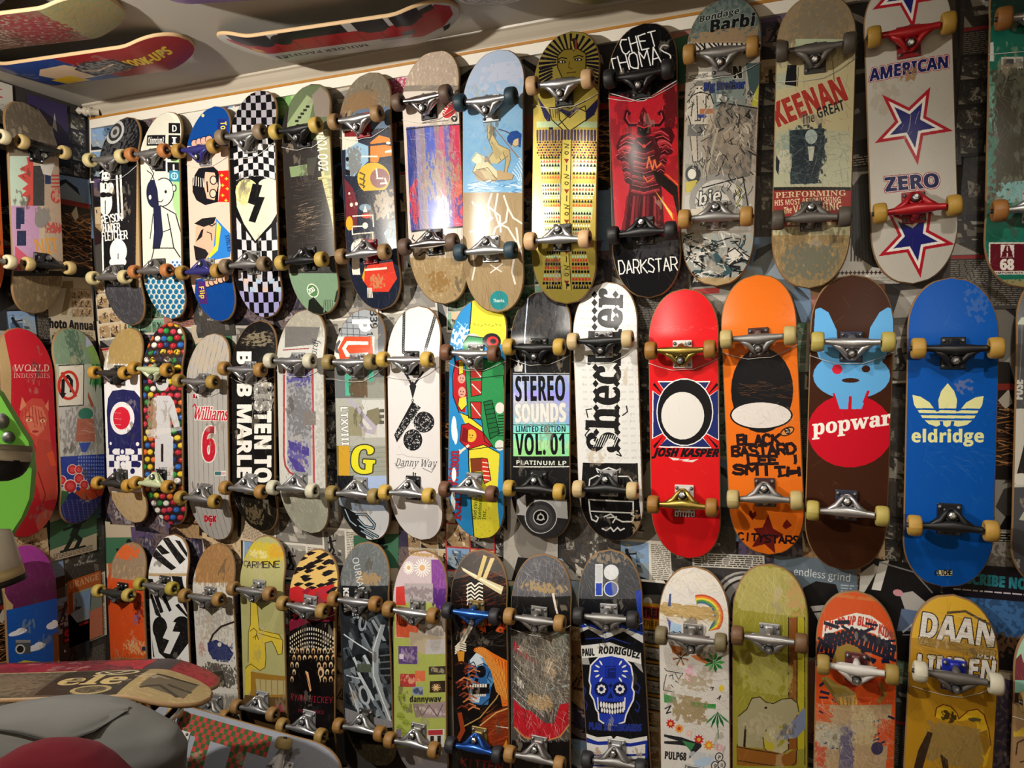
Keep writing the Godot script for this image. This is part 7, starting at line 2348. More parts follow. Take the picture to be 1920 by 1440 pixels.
func art_tan(a: Art) -> void:
	a.F(0, 256, 0, 256, 0, 1024)
	a.R(0, 0, 256, 1024, "4d463a")
	a.tip(0, 215, "a28c62", "7a6a4a", "b9a478")
	a.P([60, 60, 190, 60, 180, 200, 70, 200], "5a5140")
	a.L([70, 70, 70, 190], 12, "2f2a20")
	a.L([190, 80, 150, 150, 190, 190], 14, "3a3428")
	a.L([140, 60, 130, 130], 14, "3a3428")
	a.P([0, 215, 256, 215, 256, 245, 0, 250], "8f7d55")
	a.P([10, 240, 250, 235, 240, 480, 20, 500], "2f2a22")
	a.E(45, 330, 34, 70, "b0a283")
	a.E(45, 330, 24, 56, "37322a")
	a.L([30, 300, 60, 340, 40, 370], 8, "c8bc9c")
	a.T("ele", 165, 470, 210, 84, "b09a68", -90, {"font": "sb", "bold": 6, "ol": "1f1b16", "olw": 10})
	a.E(210, 330, 34, 60, "94835c")
	a.E(210, 330, 24, 46, "4a4232")
	a.S(190, 280, 235, 380, 40, 20, ["b8a478", "2c2820"], 60, 60, 0.7, 2)
	a.P([0, 480, 20, 480, 24, 1024, 0, 1024], "a5946c")
	a.W(10, 500, 250, 800, "6a604e", 0.6)
	a.S(10, 480, 250, 820, 160, 80, ["2c2820", "6e6450"], 85, 20, 0.5, 2)
	a.P([20, 800, 256, 780, 256, 1024, 20, 1024], "8f7d52")
	for i in 7:
		a.L([40 + i * 30, 810, 70 + i * 26, 900, 50 + i * 28, 960], 10, "332d23")
	a.E(50, 870, 26, 60, "2c2720")
	a.E(50, 870, 16, 46, "b8ab8a")
	a.S(0, 0, 256, 1024, 260, 60, ["857a64", "2c2820", "a89a78"], 85, 50, 0.5)

func art_plaid(a: Art) -> void:
	a.F(0, 256, 0, 256, 0, 1024)
	a.R(0, 0, 256, 1024, "8c909a")
	for j in 4:
		for i in 24:
			a.R(24 + j * 20, i * 20 + 330, 44 + j * 20, i * 20 + 350, "a8403a" if (i + j) % 2 else "3c5a34")
	for q in [[430, 0], [620, 0], [780, 0]]:
		for j in 4:
			for i in 8:
				a.R(100 + i * 20, q[0] + j * 20, 120 + i * 20, q[0] + 20 + j * 20, "a8403a" if (i + j) % 2 else "3c5a34")
	a.S(0, 0, 256, 1024, 80, 50, ["a8acb4", "6a6e78"], 80, 50, 0.4)

func art_truck(a: Art) -> void:      # red lorry along the deck, nose at the bottom of the sheet
	a.F(0, 256, 0, 256, 0, 1024)
	a.R(0, 0, 256, 1024, "b4b2ae")
	a.P([40, 60, 90, 20, 150, 30, 200, 90, 200, 170, 150, 260, 150, 880, 90, 960, 60, 960, 60, 260], "a01c24")
	for i in 7:
		a.L([70, 300 + i * 90, 150, 300 + i * 90], 4, "5c1016")
	a.R(30, 70, 60, 190, "2a2426")
	for q in [[15, 120, 75, 230], [15, 250, 70, 380], [12, 420, 60, 690], [15, 740, 72, 930]]:
		a.R(q[0] - 15, q[1], q[2], q[3], "1c1a1c")
	for y in [170, 300, 330, 700, 780, 880]:
		a.E(50, y, 40, 42, "1c1a1c")
	a.R(150, 200, 170, 330, "8e8c8a")
	a.R(120, 180, 150, 230, "4a4a50")
	a.T("MULDER PACIFIC", 176, 400, 390, 26, "2a2828", 90)
	a.R(190, 770, 215, 790, "26242a")
	a.R(180, 800, 215, 815, "26242a")
	a.R(110, 830, 140, 880, "c08c2c")
	a.P([200, 60, 240, 80, 240, 100, 200, 90], "1c1a1c")
	a.L([240, 0, 240, 1024], 4, "8e8c8a")
	a.finish(30)

func art_blast(a: Art) -> void:
	a.F(0, 256, 0, 256, 0, 1024)
	a.R(0, 0, 256, 1024, "163a80")
	a.R(0, 0, 256, 560, "8e1c22")
	a.P([0, 560, 256, 440, 256, 700, 0, 760], "163a80")
	a.T("HOOK-UPS", 150, 330, 235, 58, "d8c02c", -90, {"slant": 0.25, "bold": 4})
	a.P([60, 560, 120, 500, 200, 480, 220, 700, 120, 760, 70, 700], "cfb79a")
	a.P([160, 640, 240, 600, 250, 740, 180, 760], "d8b41c")
	a.P([70, 320, 160, 280, 190, 420, 200, 540, 110, 560, 60, 470], "2c2c30")
	a.W(60, 300, 200, 560, "8a8a88", 0.5)
	a.L([110, 360, 150, 480, 130, 540], 10, "cfb79a")
	a.finish(30)

func art_rose(a: Art) -> void:
	a.F(0, 256, 0, 256, 0, 1024)
	a.R(0, 0, 256, 1024, "7d5c4e")
	a.R(0, 0, 256, 220, "8a8a64")
	a.W(0, 0, 256, 240, "9c8a5c", 0.5)
	a.W(0, 220, 256, 1024, "a89a90", 0.48)
	a.W(0, 200, 256, 500, "8e3038", 0.5)
	a.W(0, 420, 256, 1024, "5c3c30", 0.45)
	a.S(0, 0, 256, 1024, 300, 90, ["c8b8a8", "5a3a34", "a0504c"], 70, 40, 0.5)

func art_violet(a: Art) -> void:
	a.F(0, 256, 0, 256, 0, 1024)
	a.R(0, 0, 256, 1024, "8a6a7c")
	a.W(0, 0, 256, 500, "b59ca4", 0.55)
	a.W(0, 100, 256, 700, "5c3a4c", 0.5)
	a.P([0, 420, 256, 360, 256, 560, 0, 640], "4a3c8c")
	a.P([60, 560, 256, 500, 256, 1024, 0, 1024], "6a4c86")
	a.S(0, 0, 256, 1024, 260, 80, ["c8b4b8", "4a2c44", "a04858"], 70, 60, 0.5)

func art_seal(a: Art) -> void:
	a.F(0, 256, 0, 256, 0, 1024)
	a.R(0, 0, 256, 1024, "77747a")
	a.E(128, 850, 120, 150, "c4c2c6")
	a.E(128, 850, 104, 130, "6a686e")
	a.E(128, 850, 92, 116, "bcbac0")
	a.W(40, 760, 220, 950, "5c5a62", 0.5)
	a.L([70, 880, 120, 800, 150, 860, 190, 810], 12, "4a4850")
	a.S(0, 600, 256, 1024, 60, 60, ["e0dee2", "55535a"], 30, 60, 0.5)

func art_moss(a: Art) -> void:
	a.F(0, 256, 0, 256, 0, 1024)
	a.R(0, 0, 256, 1024, "6e6a40")
	a.P([0, 0, 120, 0, 90, 1024, 0, 1024], "7c2c24")
	a.P([150, 0, 200, 0, 180, 1024, 130, 1024], "a59c60")
	a.S(0, 0, 256, 1024, 160, 90, ["a8a070", "4a4428"], 88, 12, 0.5)

func art_deepblue(a: Art) -> void:
	a.F(0, 256, 0, 256, 0, 1024)
	a.R(0, 0, 256, 1024, "3c4660")
	a.W(0, 0, 256, 1024, "5c6680", 0.5)
	a.S(0, 0, 256, 1024, 160, 90, ["7a86a4", "2a3044"], 80, 30, 0.5)

func art_lime(a: Art) -> void:
	a.F(0, 256, 0, 256, 0, 1024)
	a.R(0, 0, 256, 1024, "7fcf4e")
	a.R(30, 300, 60, 720, "3f6e3c")
	a.S(0, 0, 256, 1024, 40, 40, ["a8e080", "5fa83c"], 70, 60, 0.4)

func paint(called: String, a: Art) -> void:
	match called:
		"city": art_city(a)
		"thunder": art_thunder(a)
		"robot": art_robot(a)
		"duo": art_duo(a)
		"heart": art_heart(a)
		"lizard": art_lizard(a)
		"creatures": art_creatures(a)
		"streaks": art_streaks(a)
		"archer": art_archer(a)
		"pharaoh": art_pharaoh(a)
		"knight": art_knight(a)
		"comic": art_comic(a)
		"magician": art_magician(a)
		"stars": art_stars(a)
		"teal": art_teal(a)
		"devil": art_devil(a)
		"fruit": art_fruit(a)
		"target": art_target(a)
		"candy": art_candy(a)
		"jersey": art_jersey(a)
		"marley": art_marley(a)
		"worn": art_worn(a)
		"letters": art_letters(a)
		"pendant": art_pendant(a)
		"bus": art_bus(a)
		"record": art_record(a)
		"blackletter": art_blackletter(a)
		"cross": art_cross(a)
		"orange": art_orange(a)
		"rabbit": art_rabbit(a)
		"trefoil": art_trefoil(a)
		"grey": art_grey(a)
		"rooster": art_rooster(a)
		"orangetail": art_orangetail(a)
		"zebra": art_zebra(a)
		"brown": art_brown(a)
		"hand": art_hand(a)
		"crowd": art_crowd(a)
		"steel": art_steel(a)
		"collage": art_collage(a)
		"warrior": art_warrior(a)
		"shredded": art_shredded(a)
		"sugar": art_sugar(a)
		"rainbow": art_rainbow(a)
		"olive": art_olive(a)
		"scribble": art_scribble(a)
		"yellow": art_yellow(a)
		"maroon": art_maroon(a)
		"flame": art_flame(a)
		"dragon": art_dragon(a)
		"tan": art_tan(a)
		"plaid": art_plaid(a)
		"truck": art_truck(a)
		"blast": art_blast(a)
		"rose": art_rose(a)
		"violet": art_violet(a)
		"seal": art_seal(a)
		"moss": art_moss(a)
		"deepblue": art_deepblue(a)
		"lime": art_lime(a)

# ---------------------------------------------------------------- magazine pages
const PAGE_W := 256
const PAGE_H := 341

func text_block(a: Art, x0: float, y0: float, x1: float, y1: float, col, step := 7.0) -> void:
	var y := y0
	while y < y1:
		var x := x0
		while x < x1 - 4:
			var w := minf(a.rng.randf_range(6, 26), x1 - x)
			a.R(x, y, x + w, y + step * 0.45, col)
			x += w + 4
		y += step

func figure(a: Art, x: float, y: float, s: float, col, lean := 0.0) -> void:
	a.E(x + lean * s * 0.3, y - s * 0.86, s * 0.1, s * 0.12, col, 0, 10)
	a.L([x + lean * s * 0.25, y - s * 0.72, x, y - s * 0.4], s * 0.2, col)
	a.L([x, y - s * 0.4, x + s * 0.16, y - s * 0.2, x + s * 0.06, y], s * 0.12, col)
	a.L([x, y - s * 0.4, x - s * 0.1, y - s * 0.2, x - s * 0.2, y - s * 0.02], s * 0.12, col)
	a.L([x + lean * s * 0.2, y - s * 0.68, x + s * 0.3, y - s * 0.75], s * 0.08, col)
	a.L([x + lean * s * 0.2, y - s * 0.68, x - s * 0.25, y - s * 0.6], s * 0.08, col)
	a.L([x - s * 0.34, y + s * 0.02, x + s * 0.28, y + s * 0.03], s * 0.06, col)

func photo(a: Art, x0: float, y0: float, x1: float, y1: float, pal: Array) -> void:
	a.R(x0, y0, x1, y1, pal[0])
	var h := y0 + (y1 - y0) * a.rng.randf_range(0.45, 0.75)
	for i in 4:
		var x := a.rng.randf_range(x0, x1)
		var w := (x1 - x0) * a.rng.randf_range(0.1, 0.35)
		var t := y0 + (y1 - y0) * a.rng.randf_range(0.1, 0.5)
		a.P([maxf(x0, x - w), h, maxf(x0, x - w), t, minf(x1, x + w), t + (y1 - y0) * a.rng.randf_range(-0.06, 0.06), minf(x1, x + w), h], pal[1 + i % 2])
	a.P([x0, h, x1, h - (y1 - y0) * a.rng.randf_range(-0.1, 0.15), x1, y1, x0, y1], pal[2])
	a.P([x0, y1, x0, h + (y1 - h) * 0.3, lerpf(x0, x1, a.rng.randf()), y1], pal[3])
	for i in 14:
		var x := lerpf(x0, x1, a.rng.randf_range(0.0, 0.8))
		var y := lerpf(y0, y1, a.rng.randf_range(0.05, 0.8))
		var w := (x1 - x0) * a.rng.randf_range(0.04, 0.2)
		var t := (y1 - y0) * a.rng.randf_range(0.03, 0.2)
		a.P([x, y, x + w, y + t * 0.3, minf(x1, x + w * 1.2), minf(y1, y + t), x + w * 0.2, minf(y1, y + t)], Art.c(pal[a.rng.randi() % 4]).lerp(Color(0.85, 0.82, 0.76), a.rng.randf_range(0.0, 0.6)))
	a.S(x0, y0, x1, y1, 90, 30, [pal[1], pal[3], "d8d2c6"], a.rng.randf_range(0, 180), 35, 0.45)
	if a.rng.randf() < 0.75:
		figure(a, lerpf(x0, x1, a.rng.randf_range(0.35, 0.65)), h + (y1 - h) * 0.3, (y1 - y0) * a.rng.randf_range(0.35, 0.6), pal[3], a.rng.randf_range(-1, 1))

const GREYS := ["a8a39a", "5f5b55", "7d7871", "1d1b1b"]
const WARM := ["c8b08c", "8e6a48", "a08460", "2a1e18"]
const COOL := ["7f9cc0", "4f6a88", "8a98a4", "18202a"]
const NIGHT := ["2a2a30", "4a4642", "3a3734", "a8a49c"]
const DUSK := ["5a4a6a", "3a3448", "6a5a58", "161418"]
const GREEN := ["7aa08a", "3f6a50", "5c7a60", "16241c"]

func page(a: Art, n: int) -> void:
	var w := 256.0
	var h := 341.0
	match n:
		0:      # grey-blue page with a masked figure
			a.R(0, 0, w, h, "62707c")
			a.T("endless grind", 60, 66, 176, 26, "cfd4d6", 4, {"font": "d"})
			a.P([90, 110, 130, 84, 190, 90, 215, 180, 200, 341, 60, 341, 70, 200], "151517")
			a.P([110, 175, 160, 165, 190, 185, 150, 260], "cdcac4")
			a.L([120, 195, 145, 190, 150, 205], 5, "151517")
			text_block(a, 205, 90, 245, 190, "aab4ba", 10)
		1:      # black page, white arc and a skater in a pale shirt
			a.R(0, 0, w, h, "111013")
			a.P([0, 60, 40, 20, 60, 30, 20, 120, 0, 140], "b9b6b0")
			a.P([40, 110, 60, 10, 90, 0, 70, 110], "cfccc6")
			a.L([60, 12, 170, 30, 230, 90], 5, "8a8a8c")
			a.P([130, 110, 170, 95, 220, 130, 205, 165, 150, 160], "a9a6a2")
			a.E(125, 108, 16, 12, "c48a94")
			a.P([140, 160, 205, 160, 190, 230, 130, 240], "5c6e8c")
			a.L([150, 240, 245, 130], 6, "b9b9bb")
			a.L([150, 250, 230, 235], 4, "8a8a8c")
		2:      # subscription page
			a.R(0, 0, w, h, "2a4a74")
			a.R(0, 0, w, 110, "120e1c")
			a.T("SUBSCRIBE NOW", 6, 62, 245, 34, "2a8a9a", 2, {"bold": 3})
			text_block(a, 30, 84, 240, 96, "c9c2cc", 12)
			a.P([0, 230, 120, 220, 256, 240, 256, 341, 0, 341], "1c1614")
			a.W(40, 215, 250, 300, "6a4a30", 0.45)
			a.W(0, 110, 256, 230, "3c6aa0", 0.5)
		3:      # car wheel in grey
			a.R(0, 0, w, h, "3b3838")
			a.R(0, 0, w, 56, "cfcac0")
			text_block(a, 8, 6, 248, 50, "3a3836", 8)
			for k in [[120, "a9a6a2"], [112, "4a4847"], [104, "c2bfba"], [92, "2c2a2a"], [84, "8a8784"], [60, "3a3837"], [52, "a3a09c"], [30, "2c2a2a"]]:
				a.E(190, 190, k[0], k[0] * 1.05, k[1])
		4:      # strip of frames on yellow
			a.R(0, 0, w, h, "a87a20")
			a.R(20, 12, 230, 50, "8a2018")
			a.T("STREET", 32, 44, 190, 26, "1c1410", 0, {"bold": 3})
			a.T("STREET", 40, 72, 160, 16, "5c3410", 0)
			for i in 5:
				a.R(20, 84 + i * 52, 236, 128 + i * 52, "191614")
				photo(a, 36, 88 + i * 52, 220, 124 + i * 52, GREYS)
		5:      # tyre page with a row of diamonds
			a.R(0, 0, w, h, "c9c5bc")
			a.P([60, 60, 100, 10, 190, 0, 256, 20, 256, 300, 160, 290, 90, 250, 60, 160], "17171a")
			for i in 12:
				a.L([70 + i * 8, 40, 80 + i * 12, 270], 5, "3a3a3e")
			for i in 16:
				a.star(20 + i * 15, 306, 8, 0.5, "3a1c1c", 0, 4)
			text_block(a, 20, 320, 240, 330, "a9a49c", 8)
		6:      # small black panel with a name
			a.R(0, 0, w, h, "8a867e")
			photo(a, 0, 120, w, h, GREYS)
			a.R(10, 10, 150, 70, "141416")
			a.T("ANDERSON", 18, 44, 124, 22, "d6d2ca", 0, {"bold": 2})
			a.T("CURB", 160, 110, 90, 30, "2c3e78", -8, {"bold": 3, "slant": 0.2})
			a.R(20, 80, 120, 110, "9c2c2c")
		7:      # photo annual
			a.R(0, 0, w, h, "bfb49c")
			a.P([40, 30, 150, 20, 150, 50, 100, 200, 70, 200, 110, 60, 40, 66], "8a7a5c")
			a.R(130, 60, 250, 210, "a09684")
			for i in 9:
				photo(a, 136 + (i % 3) * 38, 66 + (i / 3) * 48, 170 + (i % 3) * 38, 110 + (i / 3) * 48, WARM)
			a.T("Photo Annual", -30, 262, 290, 44, "17151a", 4, {"bold": 4})
			text_block(a, 20, 290, 240, 330, "6a6252", 9)
		8:      # orange poster with an old car
			a.R(0, 0, w, h, "b5602c")
			a.T("ORANGE", 16, 44, 225, 32, "d8b08c", 0, {"font": "sb"})
			a.R(40, 70, 250, 200, "9aa496")
			a.E(150, 160, 110, 60, "7f8c82")
			a.P([40, 200, 250, 190, 250, 341, 40, 341], "c4785c")
			a.R(10, 60, 40, 341, "8a4820")
		9:      # dark page with red lettering
			a.R(0, 0, w, h, "2c3036")
			photo(a, 0, 0, w, 180, COOL)
			a.R(90, 150, 256, 240, "151012")
			a.T("SHI", 100, 226, 150, 56, "b5202c", -4, {"bold": 4})
			figure(a, 150, 330, 120, "0f0e10")
		10:     # white page with a red serif heading
			a.R(0, 0, w, h, "c6c2b8")
			a.T("est", 60, 80, 150, 60, "b0242c", 0, {"font": "sb"})
			text_block(a, 20, 110, 236, 200, "8a867e", 9)
			for i in 4:
				a.R(150, 210 + i * 26, 240, 226 + i * 26, "1a1a1a")
		11:     # horned skull photo on violet
			a.R(0, 0, w, h, "332a52")
			a.P([40, 160, 100, 130, 150, 140, 170, 240, 120, 260, 80, 230], "a09c98")
			a.P([90, 140, 60, 60, 110, 110, 130, 150], "c4c0ba")
			a.P([150, 140, 170, 60, 180, 160], "b0aca6")
			a.R(0, 270, w, h, "141318")
		12:     # green page of small pictures
			a.R(0, 0, w, h, "6f9a58")
			for i in 6:
				a.P([20 + (i % 3) * 80, 20 + (i / 3) * 110, 80 + (i % 3) * 80, 30 + (i / 3) * 110, 70 + (i % 3) * 80, 110 + (i / 3) * 110, 30 + (i % 3) * 80, 100 + (i / 3) * 110], ["3c6a34", "8ab470"][i % 2])
			a.R(0, 240, w, h, "1d6a6a")
		13:     # magenta splatter on black
			a.R(0, 0, w, h, "c9bfb6")
			a.W(0, 0, w, 200, "a83058", 0.5)
			a.S(0, 0, w, 200, 80, 60, ["1c1418", "b8386a"], 40, 60, 0.9, 2)
			a.R(0, 200, w, h, "1b191b")
		14:     # pale ruled page
			a.R(0, 0, w, h, "d3cfc4")
			text_block(a, 150, 30, 240, 130, "9a968c", 14)
			a.L([20, 150, 236, 140], 2, "8a867c")
			photo(a, 20, 170, 236, 320, GREYS)
		15:     # red ruled page of framed photographs
			a.R(0, 0, w, h, "a83c3c")
			for i in 6:
				photo(a, 8 + (i % 2) * 124, 8 + (i / 2) * 112, 124 + (i % 2) * 124, 112 + (i / 2) * 112, [WARM, GREYS, COOL][i % 3])
		47:     # long brown hair of an animal on black
			a.R(0, 0, w, h, "1c1412")
			for i in 120:
				var x := a.rng.randf_range(-20, 240)
				var y := a.rng.randf_range(60, 300)
				a.L([x, y, x + 40, y + a.rng.randf_range(-14, 20), x + 80, y + a.rng.randf_range(-20, 40)], 4, ["a8703c", "7a4a28", "c8925c", "4a2c1a"][i % 4])
			a.P([150, 60, 180, 20, 190, 70, 170, 90], "c9c0b0")
			a.R(0, 0, w, 24, "8a2c24")
		_:
			var light := n % 2 == 0
			var pal: Array = [GREYS, WARM, COOL, DUSK, GREEN, GREYS, WARM][a.rng.randi() % 7] if light else [NIGHT, GREYS, NIGHT, DUSK, COOL, NIGHT][a.rng.randi() % 6]
			match (n / 2) % 6:
				0:      # sequence of small pictures
					a.R(0, 0, w, h, "c4beb0" if light else "161517")
					for i in 12:
						photo(a, 6 + (i % 3) * 82, 6 + (i / 3) * 82, 84 + (i % 3) * 82, 82 + (i / 3) * 82, pal)
				1:      # text with a picture
					a.R(0, 0, w, h, "c6b296" if light else "3a3634")
					text_block(a, 12, 170, 122, 330, "6e6456" if light else "8a857c", 7)
					text_block(a, 132, 170, 244, 330, "6e6456" if light else "8a857c", 7)
					photo(a, 12, 12, 244, 150, pal)
					a.R(12, 152, 140, 164, "9c2c34")
				2:      # full-page photograph
					photo(a, 0, 0, w, h, pal)
					a.W(0, 0, w, h, pal[1], 0.42)
				3:      # two pictures and a white margin
					a.R(0, 0, w, h, "d6d0c4" if light else "242022")
					photo(a, 10, 10, 246, 165, pal)
					photo(a, 10, 175, 160, 330, [WARM, GREYS, COOL][a.rng.randi() % 3])
					text_block(a, 170, 180, 246, 325, "7a756a", 8)
				4:      # advert: blocks of colour
					a.R(0, 0, w, h, ["b8a890", "a0685c", "5c7c8c", "c2bba8"][a.rng.randi() % 4] if light else ["1c2430", "2c1a1c", "151516", "20302c"][a.rng.randi() % 4])
					a.P([0, 100, 256, 60, 256, 230, 0, 270], pal[1])
					figure(a, 128, 290, 210, pal[3], 0.5)
					text_block(a, 20, 300, 236, 330, "d0cabc" if not light else "3a3632", 9)
				_:      # close portrait-like shapes and lettering bars
					a.R(0, 0, w, h, pal[0])
					a.E(130, 150, 80, 110, pal[2])
					a.P([40, 341, 70, 240, 190, 240, 220, 341], pal[3])
					a.P([60, 100, 130, 40, 200, 100, 190, 60, 130, 20, 70, 50], pal[3])
					a.S(0, 0, w, h, 60, 60, [pal[1], pal[3]], 60, 60, 0.4)

func page_meshes() -> Array:
	var out := []
	for n in 48:
		var st := begin()
		var u0 := Vector2((n % 8) * 256 + 1, (n / 8) * 341 + 1) / 2048.0
		var u1 := Vector2((n % 8) * 256 + 255, (n / 8) * 341 + 340) / 2048.0
		var lift := [Vector2(0, 0), Vector2(4, 0), Vector2(0, 4), Vector2(4, 4)][n % 4] as Vector2
		var pts := []
		for j in 5:
			var row := []
			for i in 5:
				var d := Vector2(i, j).distance_to(lift)
				row.append(Vector3((i / 4.0 - 0.5) * 0.205, (0.5 - j / 4.0) * 0.273, 0.004 * pow(maxf(0, 1.0 - d / 2.0), 2)))
			pts.append(row)
		for j in 4:
			for i in 4:
				for k in [[0, 0], [1, 0], [1, 1], [0, 0], [1, 1], [0, 1]]:
					st.set_uv(Vector2(lerpf(u0.x, u1.x, (i + k[0]) / 4.0), lerpf(u0.y, u1.y, (j + k[1]) / 4.0)))
					st.add_vertex(pts[j + k[1]][i + k[0]])
		out.append(done(st))
	return out

func paste(wall: Node3D, meshes: Array, m: Material, n: int, at: Vector3, turn: float, s: Vector2, left := false) -> void:
	var o := obj("magazine_page", meshes[n], m, wall)
	o.transform = Transform3D(Basis.from_euler(Vector3(0, PI / 2 if left else 0.0, 0)) * Basis(Vector3(0, 0, 1), deg_to_rad(turn)), wall.to_local(at))
	o.scale = Vector3(s.x, s.y, 1)

# ---------------------------------------------------------------- garments, shoes
func loft(st: SurfaceTool, rings: Array) -> void:
	for i in rings.size() - 1:
		var n: int = rings[i].size()
		for k in n:
			var j := (k + 1) % n
			quad(st, rings[i][k], rings[i + 1][k], rings[i + 1][j], rings[i][j])
	for e in [0, rings.size() - 1]:
		var r: Array = rings[e]
		var c := Vector3.ZERO
		for p in r:
			c += p / r.size()
		for k in r.size():
			var j := (k + 1) % r.size()
			if e == 0:
				tri(st, c, r[k], r[j])
			else:
				tri(st, c, r[j], r[k])

# sections: [y, x_left, x_right, depth]; seen from +z
func hanging(sections: Array, wob: float, seeded: int) -> ArrayMesh:
	var nz := FastNoiseLite.new()
	nz.seed = seeded
	nz.frequency = 4.0
	var st := begin()
	var rings := []
	var fine := []
	for i in sections.size() - 1:
		for k in 4:
			var q := []
			for e in 4:
				q.append(lerpf(sections[i][e], sections[i + 1][e], k / 4.0))
			fine.append(q)
	fine.append(sections[-1])
	for s in fine:
		var r := []
		for k in 40:
			var t := TAU * k / 40
			var cx: float = (s[1] + s[2]) / 2
			var hw: float = (s[2] - s[1]) / 2
			var x := cx + hw * signf(cos(t)) * pow(absf(cos(t)), 0.75)
			var z: float = s[3] * signf(sin(t)) * pow(absf(sin(t)), 0.75)
			var d := nz.get_noise_3d(x * 1.0, s[0] * 1.0, z) * wob
			r.append(Vector3(x + d, s[0] + d * 0.3, z + d))
		rings.append(r)
	loft(st, rings)
	return done(st)

func front_z(sections: Array, x: float, y: float) -> float:
	for i in sections.size() - 1:
		if y <= sections[i][0] and y >= sections[i + 1][0]:
			var t: float = (y - sections[i][0]) / (sections[i + 1][0] - sections[i][0])
			var l := lerpf(sections[i][1], sections[i + 1][1], t)
			var r := lerpf(sections[i][2], sections[i + 1][2], t)
			var u := clampf((x - (l + r) / 2) / ((r - l) / 2), -1, 1)
			return lerpf(sections[i][3], sections[i + 1][3], t) * pow(maxf(0, 1 - pow(absf(u), 2.7)), 0.37)
	return sections[0][3] * 0.3

func sneaker(label: String, upper: String, sole: String, outsole: String, at: Vector3, b: Basis) -> void:
	var t := thing("sneaker", label, "shoe", at)
	t.basis = b
	var nx := 18
	var prof := func(u: float) -> Array:      # u from heel 0 to toe 1: half width, height of the upper
		var w := 0.036 + 0.012 * smoothstep(0.35, 0.75, u)
		w *= pow(maxf(0.0, 1.0 - pow(absf(u - 0.5) * 2, 7)), 0.5)
		var h := lerpf(0.075, 0.085, smoothstep(0.0, 0.12, u)) if u < 0.35 else lerpf(0.085, 0.044, smoothstep(0.35, 0.72, u))
		if u > 0.8:
			h = 0.044 * pow(maxf(0.0, 1.0 - pow((u - 0.8) / 0.2, 3)), 0.5)
		return [w, h]
	for part in [["outsole", outsole, -0.012, 0.0, 1.03], ["midsole", sole, 0.0, 0.020, 1.05]]:
		var st := begin()
		var rings := []
		for i in nx + 1:
			var u: float = clampf(i / float(nx), 0.004, 0.996)
			var w: float = prof.call(u)[0] * part[4]
			var x := u * 0.285
			rings.append([Vector3(x, part[2], -w), Vector3(x, part[3], -w), Vector3(x, part[3], w), Vector3(x, part[2], w)])
		loft(st, rings)
		obj(part[0], done(st), mat("shoe " + part[1], part[1], 0.7), t)
	var st := begin()
	var rings := []
	for i in nx + 1:
		var u: float = clampf(i / float(nx), 0.01, 0.99)
		var q: Array = prof.call(u)
		var r := []
		for k in 16:
			var a := TAU * k / 16
			var yy := sin(a)
			r.append(Vector3(u * 0.285, 0.018 + (q[1] * pow(absf(yy), 0.6) if yy > 0 else 0.0), -cos(a) * q[0] * (1.0 - 0.35 * maxf(0, yy))))
		rings.append(r)
	loft(st, rings)
	obj("upper", done(st), mat("shoe " + upper, upper, 0.75), t)
	st = begin()
	lathe(st, Vector3(0.075, 0.088, 0), Vector3(0, 1, 0), [Vector2(0.030, -0.012), Vector2(0.033, 0.012), Vector2(0.028, 0.016), Vector2(0.022, 0.010), Vector2(0.0, 0.004)], 16)
	obj("collar", done(st), mat("shoe lining", "17161a", 0.9), t)
	for i in 4:
		st = begin()
		tube(st, [Vector3(0.125 + i * 0.02, 0.094 - i * 0.009, -0.024), Vector3(0.128 + i * 0.02, 0.103 - i * 0.0095, 0), Vector3(0.125 + i * 0.02, 0.094 - i * 0.009, 0.024)], [0.003], 6)
		obj("lace", done(st), mat("shoe " + sole, sole, 0.8), t)

func spotlight(at: Vector3, target: Vector3, energy: float, col: Color, angle: float, label: String) -> void:
	var t := thing("ceiling_spotlight", label, "lamp", at, "ceiling spotlights")
	var d := (target - at).normalized()
	var st := begin()
	lathe(st, Vector3.ZERO, d, [Vector2(0.0, -0.10), Vector2(0.032, -0.10), Vector2(0.036, -0.09), Vector2(0.044, 0.0), Vector2(0.041, 0.0), Vector2(0.034, -0.02), Vector2(0.0, -0.021)], 24)
	obj("lamp_head", done(st), mat("lamp metal", "c9c6c0", 0.4, 0.3), t)
	st = begin()
	tube(st, [-d * 0.07, Vector3(-d.x * 0.07, CEIL_Y - at.y - 0.012, -d.z * 0.07)], [0.008], 10)
	obj("lamp_stem", done(st), mat("lamp metal", "c9c6c0", 0.4, 0.3), t)
	st = begin()
	lathe(st, Vector3(-d.x * 0.07, CEIL_Y - at.y - 0.014, -d.z * 0.07), Vector3.UP, [Vector2(0.0, 0.0), Vector2(0.04, 0.0), Vector2(0.045, 0.004), Vector2(0.045, 0.0135), Vector2(0, 0.0135)], 20)
	obj("ceiling_rose", done(st), mat("lamp metal", "c9c6c0", 0.4, 0.3), t)
	st = begin()
	lathe(st, d * -0.012, d, [Vector2(0.034, -0.004), Vector2(0.034, 0.0), Vector2(0.02, 0.003), Vector2(0.0, 0.004)], 20)
	var glow := StandardMaterial3D.new()
	glow.resource_name = "lamp glow"
	glow.albedo_color = Color(0.9, 0.88, 0.84)
	glow.emission_enabled = true
	glow.emission = col
	glow.emission_energy_multiplier = 6.0
	obj("lamp_glass", done(st), glow, t)
	var l := SpotLight3D.new()
	l.name = "lamp_light"
	l.light_color = col
	l.light_energy = energy
	l.light_size = 0.03
	l.spot_angle = angle
	l.spot_angle_attenuation = 0.8
	l.spot_range = 8.0
	l.spot_attenuation = 2.0
	l.shadow_enabled = true
	t.add_child(l)
	l.position = d * 0.012
	l.look_at_from_position(at + d * 0.012, target)

